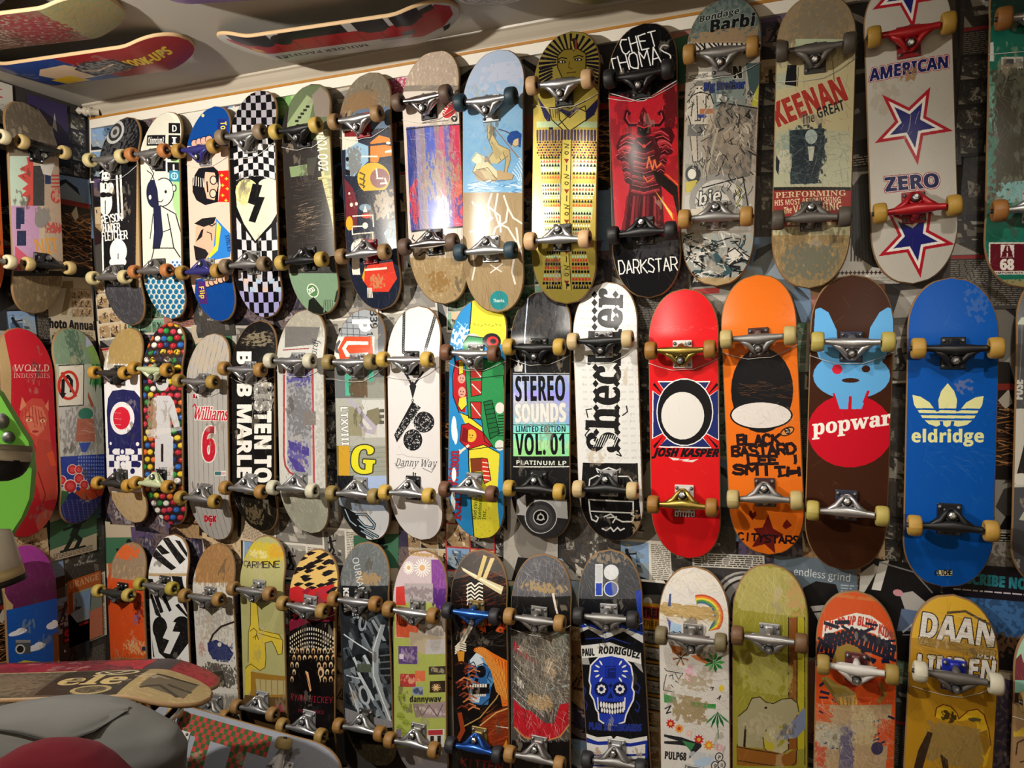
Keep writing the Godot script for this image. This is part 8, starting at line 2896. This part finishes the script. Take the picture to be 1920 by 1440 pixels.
# ---------------------------------------------------------------- the boards: print, kind, x, y, turn, length, in front by, trucks, plate, wheels, wire, label
func boards() -> Array:
	return [
		["thunder", -2.469, 0.503, -1.1, 0.815, 0.006, "raw", "dark", "c6b887", 1, "black skateboard with white hand-drawn figures and scrawled white lettering"],
		["robot", -2.258, 0.510, -1.0, 0.788, 0.006, "raw", "dark", "b0703c", -1, "cream and green skateboard with a half navy doll figure and blue dots"],
		["duo", -2.024, 0.498, -0.3, 0.795, 0.006, "violet", "silver", "a5803a", 0, "blue-ended skateboard with two cartoon heads, red bandana and blue cap"],
		["heart", -1.817, 0.517, -0.0, 0.816, 0.006, "raw", "steel", "7d6a52", 1, "black and white chequered skateboard with a pale heart and lightning bolt"],
		["lizard", -1.574, 0.512, 1.3, 0.798, 0.018, "black", "black", "b3984c", 0, "dark brown skateboard with pale green ends and white side lettering"],
		["creatures", -1.343, 0.523, 2.2, 0.797, 0.006, "silver", "red", "8f714a", 0, "navy skateboard with orange, yellow, blue and red cartoon shapes"],
		["streaks", -1.099, 0.546, 1.8, 0.820, 0.006, "chrome", "black", "5d483c", 0, "worn pale skateboard with blue, violet and red streaked panel"],
		["archer", -0.882, 0.506, -0.9, 0.809, 0.036, "silver", "silver", "1f3540", -1, "sky blue and bare wood skateboard with a kneeling figure holding a spear"],
		["pharaoh", -0.654, 0.526, -1.4, 0.808, 0.030, "silver", "black", "bd9a72", 0, "shiny gold skateboard with an ancient king's mask and coloured rows"],
		["knight", -0.423, 0.529, 1.1, 0.792, 0.010, "black", "black", "1b1a1c", 0, "black and red skateboard with an armoured figure and scratchy white lettering"],
		["comic", -0.213, 0.558, -1.7, 0.797, 0.008, "raw", "steel", "a27a3c", 0, "grey skateboard crowded with worn comic drawings and ringed script panel"],
		["magician", 0.024, 0.533, -0.9, 0.779, 0.014, "dull", "dark", "4d463e", 1, "worn cream skateboard with slanted red lettering and a dark red band"],
		["stars", 0.251, 0.539, 2.5, 0.787, 0.012, "red", "red", "a88434", -1, "grey-white skateboard with three big red, white and blue stars"],
		["teal", 0.513, 0.524, -0.0, 0.800, 0.026, "silver", "silver", "8f5f2c", 1, "scraped teal green skateboard with a dark red number sticker"],
		["target", -2.503, -0.307, -0.8, 0.793, 0.0, "dark", "dark", "b58a34", -1, "white skateboard with a navy arch, red and white target and dots"],
		["candy", -2.294, -0.295, -2.1, 0.800, 0.0, "lime", "black", "b08434", -1, "skateboard covered in bright sweets with a pale headless figure"],
		["jersey", -2.073, -0.338, -1.3, 0.795, 0.0, "raw", "steel", "a08038", 0, "grey pinstriped skateboard with a big red six"],
		["marley", -1.858, -0.291, -1.7, 0.787, 0.0, "silver", "silver", "9a7236", 0, "black skateboard with two columns of bold white capitals running down"],
		["worn", -1.643, -0.268, -0.5, 0.811, 0.0, "silver", "silver", "c2bda6", 0, "scratched pale grey skateboard with thin red lines and purple traces"],
		["letters", -1.398, -0.272, 0.2, 0.808, 0.0, "silver", "silver", "8c7846", 1, "skateboard with a collage of sign letters, orange arrow and yellow capital"],
		["pendant", -1.191, -0.261, -0.4, 0.794, 0.0, "silver", "black", "bd9c46", 1, "clean white skateboard with a black jewelled pendant on a chain"],
		["bus", -0.965, -0.240, -1.7, 0.789, 0.0, "silver", "silver", "6a452f", 0, "blue and yellow skateboard with a green van and riders in red"],
		["record", -0.749, -0.223, -0.6, 0.786, 0.0, "black", "black", "b3913c", 0, "black skateboard with a shiny silver-blue title panel and record at its foot"],
		["blackletter", -0.536, -0.207, 1.7, 0.791, 0.0, "black", "silver", "bba478", 1, "white skateboard with black gothic lettering running up it and black scroll foot"],
		["cross", -0.311, -0.238, 0.8, 0.794, 0.0, "brass", "white", "8d6224", 0, "bright red skateboard with a navy cross emblem behind a pale oval"],
		["orange", -0.099, -0.206, 2.6, 0.794, 0.0, "raw", "brown", "ad9c66", 0, "orange skateboard with brown marker lettering and a dark red star"],
		["rabbit", 0.118, -0.224, -1.0, 0.806, 0.0, "silver", "navy", "ab9c50", 0, "dark brown skateboard with a light blue rabbit over a red disc"],
		["trefoil", 0.353, -0.243, -0.2, 0.808, 0.0, "black", "black", "b08a3c", -1, "plain blue skateboard with a pale yellow three-leaf emblem"],
		["grey", 0.590, -0.228, 0.0, 0.800, 0.0, "", "", "", -1, "dark grey skateboard deck without wheels at the dim end of the row"],
		["orangetail", -2.526, -1.183, 0.4, 0.801, 0.0, "dark", "black", "b8a050", -1, "scuffed orange skateboard with bare wood nose beside the orange poster"],
		["zebra", -2.300, -1.130, 0.2, 0.799, 0.0, "raw", "dark", "a8963c", -1, "black and white zebra striped skateboard with a black heart"],
		["brown", -2.068, -1.148, 1.5, 0.800, 0.0, "raw", "steel", "93703a", 0, "whitish scuffed skateboard with brown wooden nose and dark blue blot"],
		["hand", -1.842, -1.097, -0.2, 0.802, 0.0, "silver", "silver", "8d6b40", 0, "olive skateboard with a yellow outlined hand and scrawled name"],
		["crowd", -1.626, -1.131, -2.4, 0.811, 0.0, "silver", "silver", "97783e", 0, "black skateboard with a drawn crowd of pale faces under yellow and red flames"],
		["steel", -1.398, -1.084, 1.0, 0.806, 0.0, "silver", "dark", "8d6530", -1, "dark skateboard with grey metallic machine parts and scraped grey nose"],
		["collage", -1.187, -1.096, -0.7, 0.812, 0.0, "silver", "steel", "8d6834", -1, "green and purple skateboard with small pasted pictures and white sunburst"],
		["warrior", -0.965, -1.070, 0.4, 0.803, 0.0, "blue", "gold", "26252a", -1, "black skateboard with a blue skull, orange hair and crossed bones"],
		["shredded", -0.756, -1.062, -0.6, 0.799, 0.0, "raw", "steel", "9a7440", 1, "shredded black skateboard with heavy scratches and a red crescent"],
		["sugar", -0.519, -1.026, 3.0, 0.796, 0.0, "raw", "silver", "232326", 0, "black and blue skateboard with a blue sugar skull under a white banner"],
		["rainbow", -0.281, -1.058, 0.7, 0.806, 0.0, "raw", "steel", "6f6448", -1, "white scratched skateboard with a rainbow, green leaves and red flowers"],
		["olive", -0.074, -1.029, 0.3, 0.804, 0.0, "silver", "silver", "6a4c30", -1, "olive green skateboard with a brown stripe and a faded bear outline"],
		["scribble", 0.141, -1.078, -0.5, 0.797, 0.0, "white", "maroon", "98803f", -1, "orange skateboard with black scribbles and a torn pale middle"],
		["yellow", 0.363, -1.065, -1.8, 0.803, 0.0, "dull", "blue", "c9c4b0", 1, "mustard yellow skateboard with white block capitals and pale wheels"],
		["maroon", 0.600, -1.105, -0.5, 0.800, 0.0, "raw", "steel", "8f7340", 1, "maroon skateboard with a mint splash at the end of the bottom row"],
	]

const LOOK := {"pharaoh": [0.26, 0.5], "heart": [0.28, 0.15], "record": [0.28, 0.1], "knight": [0.2, 0.0], "archer": [0.22, 0.0], "pendant": [0.3, 0.0, 0.3], "bus": [0.25, 0.0], "cross": [0.3, 0.0, 0.25], "orange": [0.3, 0.0, 0.25], "rabbit": [0.42, 0.0, 0.2], "trefoil": [0.42, 0.0, 0.2], "duo": [0.25, 0.0], "streaks": [0.25, 0.0], "creatures": [0.3, 0.0], "stars": [0.3, 0.0, 0.3]}

func graphic(print_name: String, k: int) -> StandardMaterial3D:
	var a := Art.new(256, 1024, WOOD, 100 + k)
	paint(print_name, a)
	var clean: bool = print_name in ["pendant", "rabbit", "trefoil", "cross", "orange", "duo", "robot", "truck", "lime", "stars", "bus"]
	a.F(0, 256, 0, 256, 0, 1024)
	a.S(0, 0, 256, 1024, 50 if clean else 170, 60, ["e6ddd0", "3a332c", "b8a68a"], 80, 60, 0.22 if clean else 0.34)
	if not clean:
		for i in 7:
			var q := Vector2(a.rng.randf_range(10, 190), a.rng.randf_range(40, 900))
			a.W(q.x, q.y, q.x + a.rng.randf_range(40, 90), q.y + a.rng.randf_range(40, 130), ["b5a48c", "4c443c", "8f8678"][i % 3], 0.38, 0.7, 0.5, 0.5)
	var o: Array = LOOK.get(print_name, [0.32, 0.0])
	return printed("print " + print_name, a.im, o[0], o[1], o[2] if o.size() > 2 else 0.33)

func _ready() -> void:
	# camera, environment, lamps
	var cam := Camera3D.new()
	cam.name = "camera"
	add_child(cam)
	cam.position = Vector3(0, 0, 2.1664)
	cam.basis = Basis(Vector3(0, 1, 0), 0.376505) * Basis(Vector3(1, 0, 0), -0.052806) * Basis(Vector3(0, 0, 1), -0.011751)
	cam.fov = 2.0 * rad_to_deg(atan(720.0 / 1372.5))
	cam.near = 0.05
	cam.current = true
	var we := WorldEnvironment.new()
	we.name = "environment"
	var env := Environment.new()
	env.background_mode = Environment.BG_COLOR
	env.background_color = Color.BLACK
	env.tonemap_mode = Environment.TONE_MAPPER_LINEAR
	env.tonemap_exposure = 0.9
	env.sdfgi_enabled = true
	env.ssao_enabled = true
	env.ssil_enabled = true
	we.environment = env
	add_child(we)
	var warm := Color(1.0, 0.972, 0.925)
	spotlight(Vector3(-1.97, 0.70, 2.05), Vector3(-1.60, 0.0, 0.0), 6.4, warm, 58.0, "small white ceiling spotlight aimed at the left half of the board wall")
	spotlight(Vector3(-0.74, 0.86, 1.12), Vector3(-0.62, -0.95, 0.0), 1.5, warm, 48.0, "small white ceiling spotlight aimed at the lower middle of the board wall")
	spotlight(Vector3(0.38, 0.86, 1.20), Vector3(0.32, -1.05, 0.0), 0.95, warm, 46.0, "small white ceiling spotlight aimed at the lower right of the board wall")
	spotlight(Vector3(0.1, 0.84, 2.60), Vector3(-0.1, -0.1, 3.75), 9.0, warm, 66.0, "small white ceiling spotlight aimed at the plain wall behind the customers")
	rng.seed = 7
	build_room()
	make_parts()
	var k := 0
	for b in boards():
		k += 1
		board("skateboard" if b[6] != "" else "skateboard_deck", b[10], graphic(b[0], k), Vector3(b[1], b[2], b[5]), b[3], b[4], b[6], b[7], b[8], b[9])
	side_boards()
	ceiling_boards()
	corner_things()
	print("built in ", Time.get_ticks_msec(), " ms")

func build_room() -> void:
	var plaster := StandardMaterial3D.new()
	plaster.resource_name = "ceiling paint"
	plaster.albedo_color = Color.html("b2aca1")
	plaster.roughness = 0.55
	var dark_wall := mat("wall paint", "2e2a27", 0.9)
	var w := 2.3 - CORNER_X
	var cx := (2.3 + CORNER_X) / 2
	structure("floor", box(w + 0.4, 0.1, 4.2), mat("floor boards", "5d4a38", 0.6), Vector3(cx, FLOOR_Y - 0.05, 1.6))
	structure("ceiling", box(w + 0.4, 0.1, 4.2), plaster, Vector3(cx, CEIL_Y + 0.05, 1.6))
	var back := structure("wall_back", box(w + 0.4, CEIL_Y - FLOOR_Y, 0.1), dark_wall, Vector3(cx, (CEIL_Y + FLOOR_Y) / 2, WALL_Z - 0.05))
	var left := structure("wall_left", box(0.1, CEIL_Y - FLOOR_Y, 3.8), dark_wall, Vector3(CORNER_X - 0.05, (CEIL_Y + FLOOR_Y) / 2, WALL_Z + 1.9))
	structure("wall_right", box(0.1, CEIL_Y - FLOOR_Y, 3.8), mat("far wall paint", "b3a794", 0.9), Vector3(2.35, (CEIL_Y + FLOOR_Y) / 2, WALL_Z + 1.9))
	structure("wall_rear", box(w + 0.4, CEIL_Y - FLOOR_Y, 0.1), mat("far wall paint", "b3a794", 0.9), Vector3(cx, (CEIL_Y + FLOOR_Y) / 2, WALL_Z + 3.8))
	# moulding under the ceiling: stepped grey crown, amber line, white band
	var st := begin(false)
	var cove := [Vector2(0.0, 0.0), Vector2(0.050, 0.0), Vector2(0.048, -0.006), Vector2(0.040, -0.010), Vector2(0.030, -0.022), Vector2(0.018, -0.034), Vector2(0.014, -0.040), Vector2(0.012, -0.045), Vector2(0.0, -0.045)]
	for i in cove.size():
		var p0: Vector2 = cove[i]
		var p1: Vector2 = cove[(i + 1) % cove.size()]
		quad(st, Vector3(w / 2, p0.y, p0.x), Vector3(-w / 2, p0.y, p0.x), Vector3(-w / 2, p1.y, p1.x), Vector3(w / 2, p1.y, p1.x))
	structure("trim_1", done(st), mat("crown paint", "b5ab9a", 0.35), Vector3(cx + 0.03, CEIL_Y, WALL_Z))
	structure("trim_2", box(w, 0.008, 0.020), mat("amber strip", "a8742c", 0.4), Vector3(cx + 0.03, CEIL_Y - 0.049, WALL_Z + 0.010))
	structure("trim_3", box(w, 0.034, 0.016), mat("white band", "dcd6ca", 0.45), Vector3(cx + 0.03, CEIL_Y - 0.070, WALL_Z + 0.008))
	st = begin()
	lathe(st, Vector3.ZERO, Vector3(-0.75, 0, 0.66).normalized(), [Vector2(0.013, -0.03), Vector2(0.013, 0.0), Vector2(0.020, 0.004), Vector2(0.012, 0.010), Vector2(0.020, 0.018), Vector2(0.014, 0.028), Vector2(0.008, 0.032), Vector2(0.016, 0.042), Vector2(0.0, 0.056)], 16)
	structure("trim_4", done(st), mat("crown paint", "b5ab9a", 0.35), Vector3(CORNER_X + 0.075, CEIL_Y - 0.034, WALL_Z + 0.045))
	# collage of pages
	var a := Art.new(2048, 2048, "201c1a", 5)
	for n in 48:
		a.cell((n % 8) * 256, (n / 8) * 341, PAGE_W, PAGE_H)
		a.rng.seed = 900 + n
		page(a, n)
		if n < 16:
			a.S(0, 0, 256, 341, 20, 40, ["e0dcd4", "1a1818"], 60, 60, 0.2)
	var pm := printed("magazine print", a.im, 0.38)
	var meshes := page_meshes()
	for j in 12:
		for i in 19:
			var x := CORNER_X + 0.09 + i * 0.183 + rng.randf_range(-0.02, 0.02)
			var y := 0.80 - j * 0.205 + rng.randf_range(-0.03, 0.03)
			if y < FLOOR_Y + 0.15:
				continue
			var chance := 0.75 if x < -0.8 else 0.5 if x < -0.1 else 0.3
			if absf(y - 0.09) < 0.14 or absf(y + 0.72) < 0.14:
				chance += 0.2
			if absf(y - 0.45) < 0.24 or absf(y + 0.3) < 0.2:
				chance -= 0.3
			var n := 16 + (rng.randi() % 16) * 2
			if rng.randf() > chance:
				n += 1
			var r := rng.randf_range(-4, 4)
			paste(back, meshes, pm, n, Vector3(clampf(x, CORNER_X + 0.11, 2.1), y, WALL_Z + 0.0008 + ((j % 2) * 4 + i % 4) * 0.0006), r, Vector2(rng.randf_range(0.9, 1.05), rng.randf_range(0.86, 1.0)))
	var special := [[0, 0.045, -0.745, 2, 1.05, 1.0], [1, 0.250, -0.735, -3, 0.95, 1.0], [2, 0.465, -0.725, 1, 1.05, 1.0], [3, -0.190, -0.750, 3, 1.0, 0.95], [4, -0.420, -0.965, 0, 0.55, 1.25], [5, 0.160, 0.305, -2, 0.85, 1.1], [6, -0.215, 0.110, 2, 0.9, 0.7], [12, -1.70, 0.86, 0, 0.8, 0.55], [13, -1.285, 0.84, 2, 0.7, 0.6], [14, -2.15, 0.82, -2, 0.9, 0.65], [15, -1.03, -0.72, 1, 0.9, 0.9], [14, -1.99, 0.80, 3, 0.9, 0.7], [20, -1.40, -0.73, -2, 0.9, 0.9], [18, -1.73, -0.73, 1, 1.1, 1.0], [18, -1.48, 0.10, 2, 1.1, 1.0], [18, -1.25, 0.12, 4, 1.1, 1.0], [8, -2.64, -1.02, 0, 0.7, 0.9]]
	for i in special.size():
		var s: Array = special[i]
		paste(back, meshes, pm, s[0], Vector3(s[1], s[2], WALL_Z + 0.0062 + (i % 3) * 0.0006), s[3], Vector2(s[4], s[5]))
	for j in 12:
		for i in 6:
			var n := 16 + (rng.randi() % 16) * 2 + (1 if rng.randf() < 0.5 else 0)
			paste(left, meshes, pm, n, Vector3(CORNER_X + 0.0008 + ((j % 2) * 4 + i % 4) * 0.0006, 0.80 - j * 0.205 + rng.randf_range(-0.03, 0.03), WALL_Z + 0.11 + i * 0.183), rng.randf_range(-4, 4), Vector2(rng.randf_range(0.9, 1.05), rng.randf_range(0.86, 1.0)), true)
	for s in [[7, 0.165, 0.07, 2, 0.95, 0.95], [9, -1.12, 0.14, -3, 0.9, 1.0], [8, -1.06, 0.045, 0, 0.75, 1.0], [10, 0.86, 0.37, 0, 1.0, 0.9], [47, 0.45, 0.07, 0, 1.0, 1.1], [20, -0.72, 0.10, -2, 1.0, 0.8], [16, -0.80, 0.30, 3, 0.9, 0.8], [11, 0.85, 0.13, 1, 0.8, 0.9]]:
		paste(left, meshes, pm, s[0], Vector3(CORNER_X + 0.0066, s[1], maxf(s[2], WALL_Z + 0.11)), s[3], Vector2(s[4], s[5]), true)

func side_boards() -> void:      # on the left wall, facing +x
	var rows := [
		["city", 0.534, 0.240, 0.0, "black", "black", "b8a06a", "worn skateboard with a pink and mint city skyline beside the room corner"],
		["flame", 0.534, 0.468, 0.0, "raw", "steel", "cfc4a0", "burnt orange skateboard with dark round marks on the side wall"],
		["devil", -0.307, 0.302, 0.0, "", "", "", "red skateboard deck without wheels showing a horned woman's face"],
		["fruit", -0.303, 0.095, 0.0, "", "", "", "skateboard deck with red fruit, a blue basket and a no-turn sign"],
		["rooster", -1.119, 0.328, 0.0, "", "", "", "purple skateboard deck with blue sky, clouds and a small camera"],
	]
	var k := 60
	for r in rows:
		k += 1
		var t := board("skateboard" if r[4] != "" else "skateboard_deck", r[7], graphic(r[0], k), Vector3(CORNER_X + 0.027, r[1], r[2]), 0.0, 0.79, r[4], r[5], r[6], -1)
		var s := t.scale
		t.basis = Basis(Vector3(0, 1, 0), PI / 2) * Basis(Vector3(0, 0, 1), deg_to_rad(r[3]))
		t.scale = s

func ceiling_boards() -> void:      # graphic side down, along = direction of the top of the print
	var rows := [
		["truck", Vector3(-1.33, 0.977, 0.235), Vector3(1, 0, -0.10), "red deck with a printed lorry fixed to the ceiling, no wheels"],
		["blast", Vector3(-2.21, 0.977, 0.374), Vector3(1, 0, -0.11), "dark red and blue deck with yellow lettering fixed to the ceiling"],
		["rose", Vector3(-2.20, 0.977, 0.665), Vector3(1, 0, -0.17), "faded brown and sage deck fixed to the ceiling"],
		["violet", Vector3(-1.30, 0.977, 0.62), Vector3(1, 0, -0.28), "scratched mauve and violet deck fixed to the ceiling"],
		["deepblue", Vector3(-2.33, 0.977, 0.90), Vector3(1, 0, -0.15), "slate blue deck fixed to the ceiling"],
		["seal", Vector3(-0.765, 0.977, 0.56), Vector3(0.06, 0, 1), "grey deck with a round pale emblem at its end fixed to the ceiling"],
		["moss", Vector3(-0.30, 0.977, 0.235), Vector3(1, 0, -0.08), "olive and dark red deck fixed to the ceiling"],
	]
	var k := 70
	for r in rows:
		k += 1
		var t := board("skateboard_deck", r[3], graphic(r[0], k), r[1], 0.0, 0.8, "", "", "", -1, 0.1, "b99a72")
		var y: Vector3 = r[2].normalized()
		var z := Vector3(0, -1, 0)
		t.basis = Basis(y.cross(z), y, z)

func corner_things() -> void:
	# clothes rack: ring on a pole
	var rack := thing("clothes_rack", "round chrome clothes rack under the two loose boards in the corner", "rack", Vector3(-1.70, FLOOR_Y, 0.86))
	var chrome := mat("chrome", "d4d4d6", 0.12, 1.0)
	var top := -0.940 - FLOOR_Y
	var st := begin()
	var ring := []
	for i in 49:
		ring.append(Vector3(cos(TAU * i / 48) * 0.215, top, sin(TAU * i / 48) * 0.215))
	tube(st, ring, [0.0125], 12)
	obj("rail", done(st), chrome, rack)
	st = begin()
	for i in 3:
		tube(st, [Vector3(0, top, 0), Vector3(cos(TAU * i / 3) * 0.215, top, sin(TAU * i / 3) * 0.215)], [0.008], 8)
	obj("spokes", done(st), chrome, rack)
	st = begin()
	tube(st, [Vector3(0, 0.01, 0), Vector3(0, top, 0)], [0.018], 12)
	obj("pole", done(st), chrome, rack)
	st = begin()
	lathe(st, Vector3.ZERO, Vector3.UP, [Vector2(0.17, 0.0), Vector2(0.17, 0.012), Vector2(0.05, 0.03), Vector2(0.0, 0.03)], 28)
	obj("base", done(st), chrome, rack)
	# two loose boards laid across it, print up
	for q in [["dragon", Vector3(-1.81, -0.896, 0.84), "scratched red and black deck lying flat on the clothes rack behind the tan one"], ["tan", Vector3(-1.716, -0.859, 0.963), "worn tan and dark green deck lying flat on the clothes rack"]]:
		var t := board("skateboard_deck", q[2], graphic(q[0], 90), q[1], 0.0, 0.8)
		var y := Vector3(0.914, 0.0, -0.406)
		var z := Vector3(-0.05, 1.0, -0.12)
		z = (z - y * z.dot(y)).normalized()
		t.basis = Basis(y.cross(z), y, z)
	# low plinth with the checked board leaning on it
	var plinth := thing("display_plinth", "low dark plinth under the checked board at the foot of the wall", "plinth", Vector3(-1.70, FLOOR_Y, 0.36))
	st = begin(false)
	cham(st, Vector3(0, 0.05, 0), Vector3(0.95, 0.10, 0.50), 0.004)
	obj("body", done(st), mat("plinth paint", "2b2826", 0.6), plinth)
	var c := board("skateboard", "pale grey skateboard with red and green checks leaning low by the wall", graphic("plaid", 92), Vector3(-1.735, -1.345, 0.30), 0.0, 0.8, "white", "white", "a08a58", -1)
	var cy := Vector3(1, -0.06, -0.02).normalized()
	var cz := Vector3(0.0, 0.42, 0.9)
	cz = (cz - cy * cz.dot(cy)).normalized()
	c.basis = Basis(cy.cross(cz), cy, cz)
	# garments on the rack
	var cloth := StandardMaterial3D.new()
	cloth.resource_name = "grey cotton"
	cloth.albedo_color = Color.html("62615e")
	cloth.roughness = 0.95
	var weave := NoiseTexture2D.new()
	var wn := FastNoiseLite.new()
	wn.frequency = 0.35
	wn.seed = 3
	weave.noise = wn
	weave.width = 256
	weave.height = 256
	weave.seamless = true
	cloth.heightmap_enabled = true
	cloth.heightmap_scale = 0.02
	cloth.heightmap_texture = weave
	cloth.uv1_triplanar = true
	cloth.uv1_scale = Vector3(22, 22, 22)
	var shirt := thing("grey_shirt", "grey cotton shirt with a wide collar hanging on the clothes rack", "shirt", Vector3(-1.481, -0.783, 1.074))
	shirt.rotation.y = 0.3765
	var sec := [[0.022, -0.05, 0.09, 0.025], [0.006, -0.14, 0.135, 0.045], [-0.015, -0.23, 0.175, 0.060], [-0.05, -0.30, 0.228, 0.075], [-0.09, -0.33, 0.248, 0.085], [-0.13, -0.34, 0.242, 0.09], [-0.30, -0.33, 0.225, 0.09], [-0.60, -0.35, 0.24, 0.10]]
	obj("body", hanging(sec, 0.010, 4), cloth, shirt)
	st = begin()
	var upper := [Vector2(-0.17, -0.006), Vector2(-0.10, 0.014), Vector2(-0.03, 0.030), Vector2(0.02, 0.028), Vector2(0.08, 0.024), Vector2(0.135, 0.010)]
	var lower := [Vector2(-0.165, -0.012), Vector2(-0.11, -0.012), Vector2(-0.06, -0.018), Vector2(0.022, -0.037), Vector2(0.09, -0.018), Vector2(0.137, 0.004)]
	var rows := []
	for j in 7:
		var row := []
		for i in 6:
			var p: Vector2 = upper[i].lerp(lower[i], j / 6.0)
			row.append(Vector3(p.x, p.y, front_z(sec, p.x, p.y) + 0.009 + 0.003 * sin(PI * j / 6.0)))
		rows.append(row)
	for j in 6:
		for i in 5:
			quad(st, rows[j + 1][i], rows[j + 1][i + 1], rows[j][i + 1], rows[j][i])
			var b := Vector3(0, 0, -0.004)
			quad(st, rows[j][i] + b, rows[j][i + 1] + b, rows[j + 1][i + 1] + b, rows[j + 1][i] + b)
	for i in 5:
		var b := Vector3(0, 0, -0.004)
		quad(st, rows[6][i] + b, rows[6][i + 1] + b, rows[6][i + 1], rows[6][i])
	obj("collar", done(st), cloth, shirt)
	st = begin()
	var hem := []
	for q in rows[6]:
		hem.append(q + Vector3(0, 0.002, 0.001))
	tube(st, hem, [0.0012], 6)
	obj("seam", done(st), mat("dark thread", "2c2b2a", 0.9), shirt)
	var fleece := StandardMaterial3D.new()
	fleece.resource_name = "red fleece"
	fleece.albedo_color = Color.html("6a0f20")
	fleece.roughness = 1.0
	fleece.rim_enabled = true
	fleece.rim = 0.4
	fleece.heightmap_enabled = true
	fleece.heightmap_scale = 0.06
	fleece.heightmap_texture = weave
	fleece.uv1_triplanar = true
	fleece.uv1_scale = Vector3(18, 18, 18)
	var red := thing("red_sweater", "dark red fleece sweater hanging in front of the grey shirt", "sweater", Vector3(-1.130, -0.640, 1.355))
	red.rotation.y = 0.3765
	var rs := [[0.001, -0.015, 0.015, 0.008], [-0.004, -0.042, 0.038, 0.02], [-0.016, -0.075, 0.066, 0.035], [-0.034, -0.105, 0.088, 0.045], [-0.075, -0.15, 0.125, 0.055], [-0.14, -0.19, 0.17, 0.06], [-0.40, -0.22, 0.20, 0.07], [-0.62, -0.22, 0.20, 0.07]]
	obj("body", hanging(rs, 0.004, 9), fleece, red)
	st = begin()
	tube(st, [Vector3(-0.10, -0.05, 0.052), Vector3(-0.03, -0.065, 0.058), Vector3(0.04, -0.06, 0.056)], [0.003], 6)
	# display post with the lime deck and two shoes, mostly past the frame
	var post := thing("display_post", "slim dark display post holding the lime panel and shoes", "stand", Vector3(-1.408, FLOOR_Y, 1.464))
	st = begin()
	tube(st, [Vector3(0, 0.02, 0), Vector3(0, 1.5, 0)], [0.015], 12)
	obj("pole", done(st), mat("plinth paint", "2b2826", 0.6), post)
	st = begin()
	lathe(st, Vector3.ZERO, Vector3.UP, [Vector2(0.16, 0.0), Vector2(0.16, 0.02), Vector2(0.0, 0.022)], 24)
	obj("foot", done(st), mat("plinth paint", "2b2826", 0.6), post)
	var lime := thing("shoe_display", "lime green shoe display with steel bolts, in front of the red horned-face deck", "display", Vector3(-1.165, -0.187, 1.40))
	lime.rotation.y = 0.3765
	var outline := [Vector2(-0.34, -0.30), Vector2(-0.10, -0.205), Vector2(0.0, -0.112), Vector2(0.026, -0.075), Vector2(0.040, -0.045), Vector2(0.046, 0.0), Vector2(0.043, 0.045), Vector2(0.030, 0.066), Vector2(0.0, 0.122), Vector2(-0.10, 0.21), Vector2(-0.34, 0.32)]
	st = begin(false)
	for i in outline.size():
		var u0: Vector2 = outline[i]
		var u1: Vector2 = outline[(i + 1) % outline.size()]
		quad(st, Vector3(u0.x, u0.y, -0.012), Vector3(u1.x, u1.y, -0.012), Vector3(u1.x, u1.y, 0), Vector3(u0.x, u0.y, 0))
		tri(st, Vector3(-0.1, 0, 0), Vector3(u0.x, u0.y, 0), Vector3(u1.x, u1.y, 0))
		tri(st, Vector3(-0.1, 0, -0.012), Vector3(u1.x, u1.y, -0.012), Vector3(u0.x, u0.y, -0.012))
	obj("panel", done(st), mat("lime paint", "7ccf4a", 0.4), lime)
	st = begin(false)
	cham(st, Vector3(-0.06, 0.030, 0.004), Vector3(0.19, 0.010, 0.008), 0.002)
	obj("rail", done(st), mat("green rail", "3f7a3c", 0.5), lime)
	for q in [[0.013, 0.052, 1.0], [0.002, 0.078, 1.3]]:
		st = begin()
		lathe(st, Vector3(q[0], q[1], 0), Vector3(0, 0, 1), [Vector2(0.010 * q[2], 0), Vector2(0.009 * q[2], 0.004), Vector2(0.005 * q[2], 0.007), Vector2(0, 0.0075)], 16)
		obj("bolt", done(st), mat("steel bolt", "8a8a8c", 0.4, 0.8), lime)
	var cr := Basis(Vector3(0.930, -0.012, -0.367), Vector3(-0.009, 0.9985, -0.053), Vector3(0.367, 0.053, 0.929))
	sneaker("black sneaker with a cream midsole turned sole up on the lime panel", "131214", "c9c2b0", "8f8a7c", Vector3(-1.160, -0.122, 1.555), cr * Basis(Vector3(1, 0, 0), deg_to_rad(172)) * Basis(Vector3(0, 0, 1), deg_to_rad(4)).scaled(Vector3.ONE * 0.68))
	sneaker("white sneaker with a cream sole below the lime panel", "dcdad4", "cbbb92", "1b1a1a", Vector3(-0.987, -0.303, 1.493), cr * Basis(Vector3(0, 1, 0), PI + 0.4) * Basis(Vector3(0, 0, 1), deg_to_rad(-14)).scaled(Vector3.ONE * 0.68))
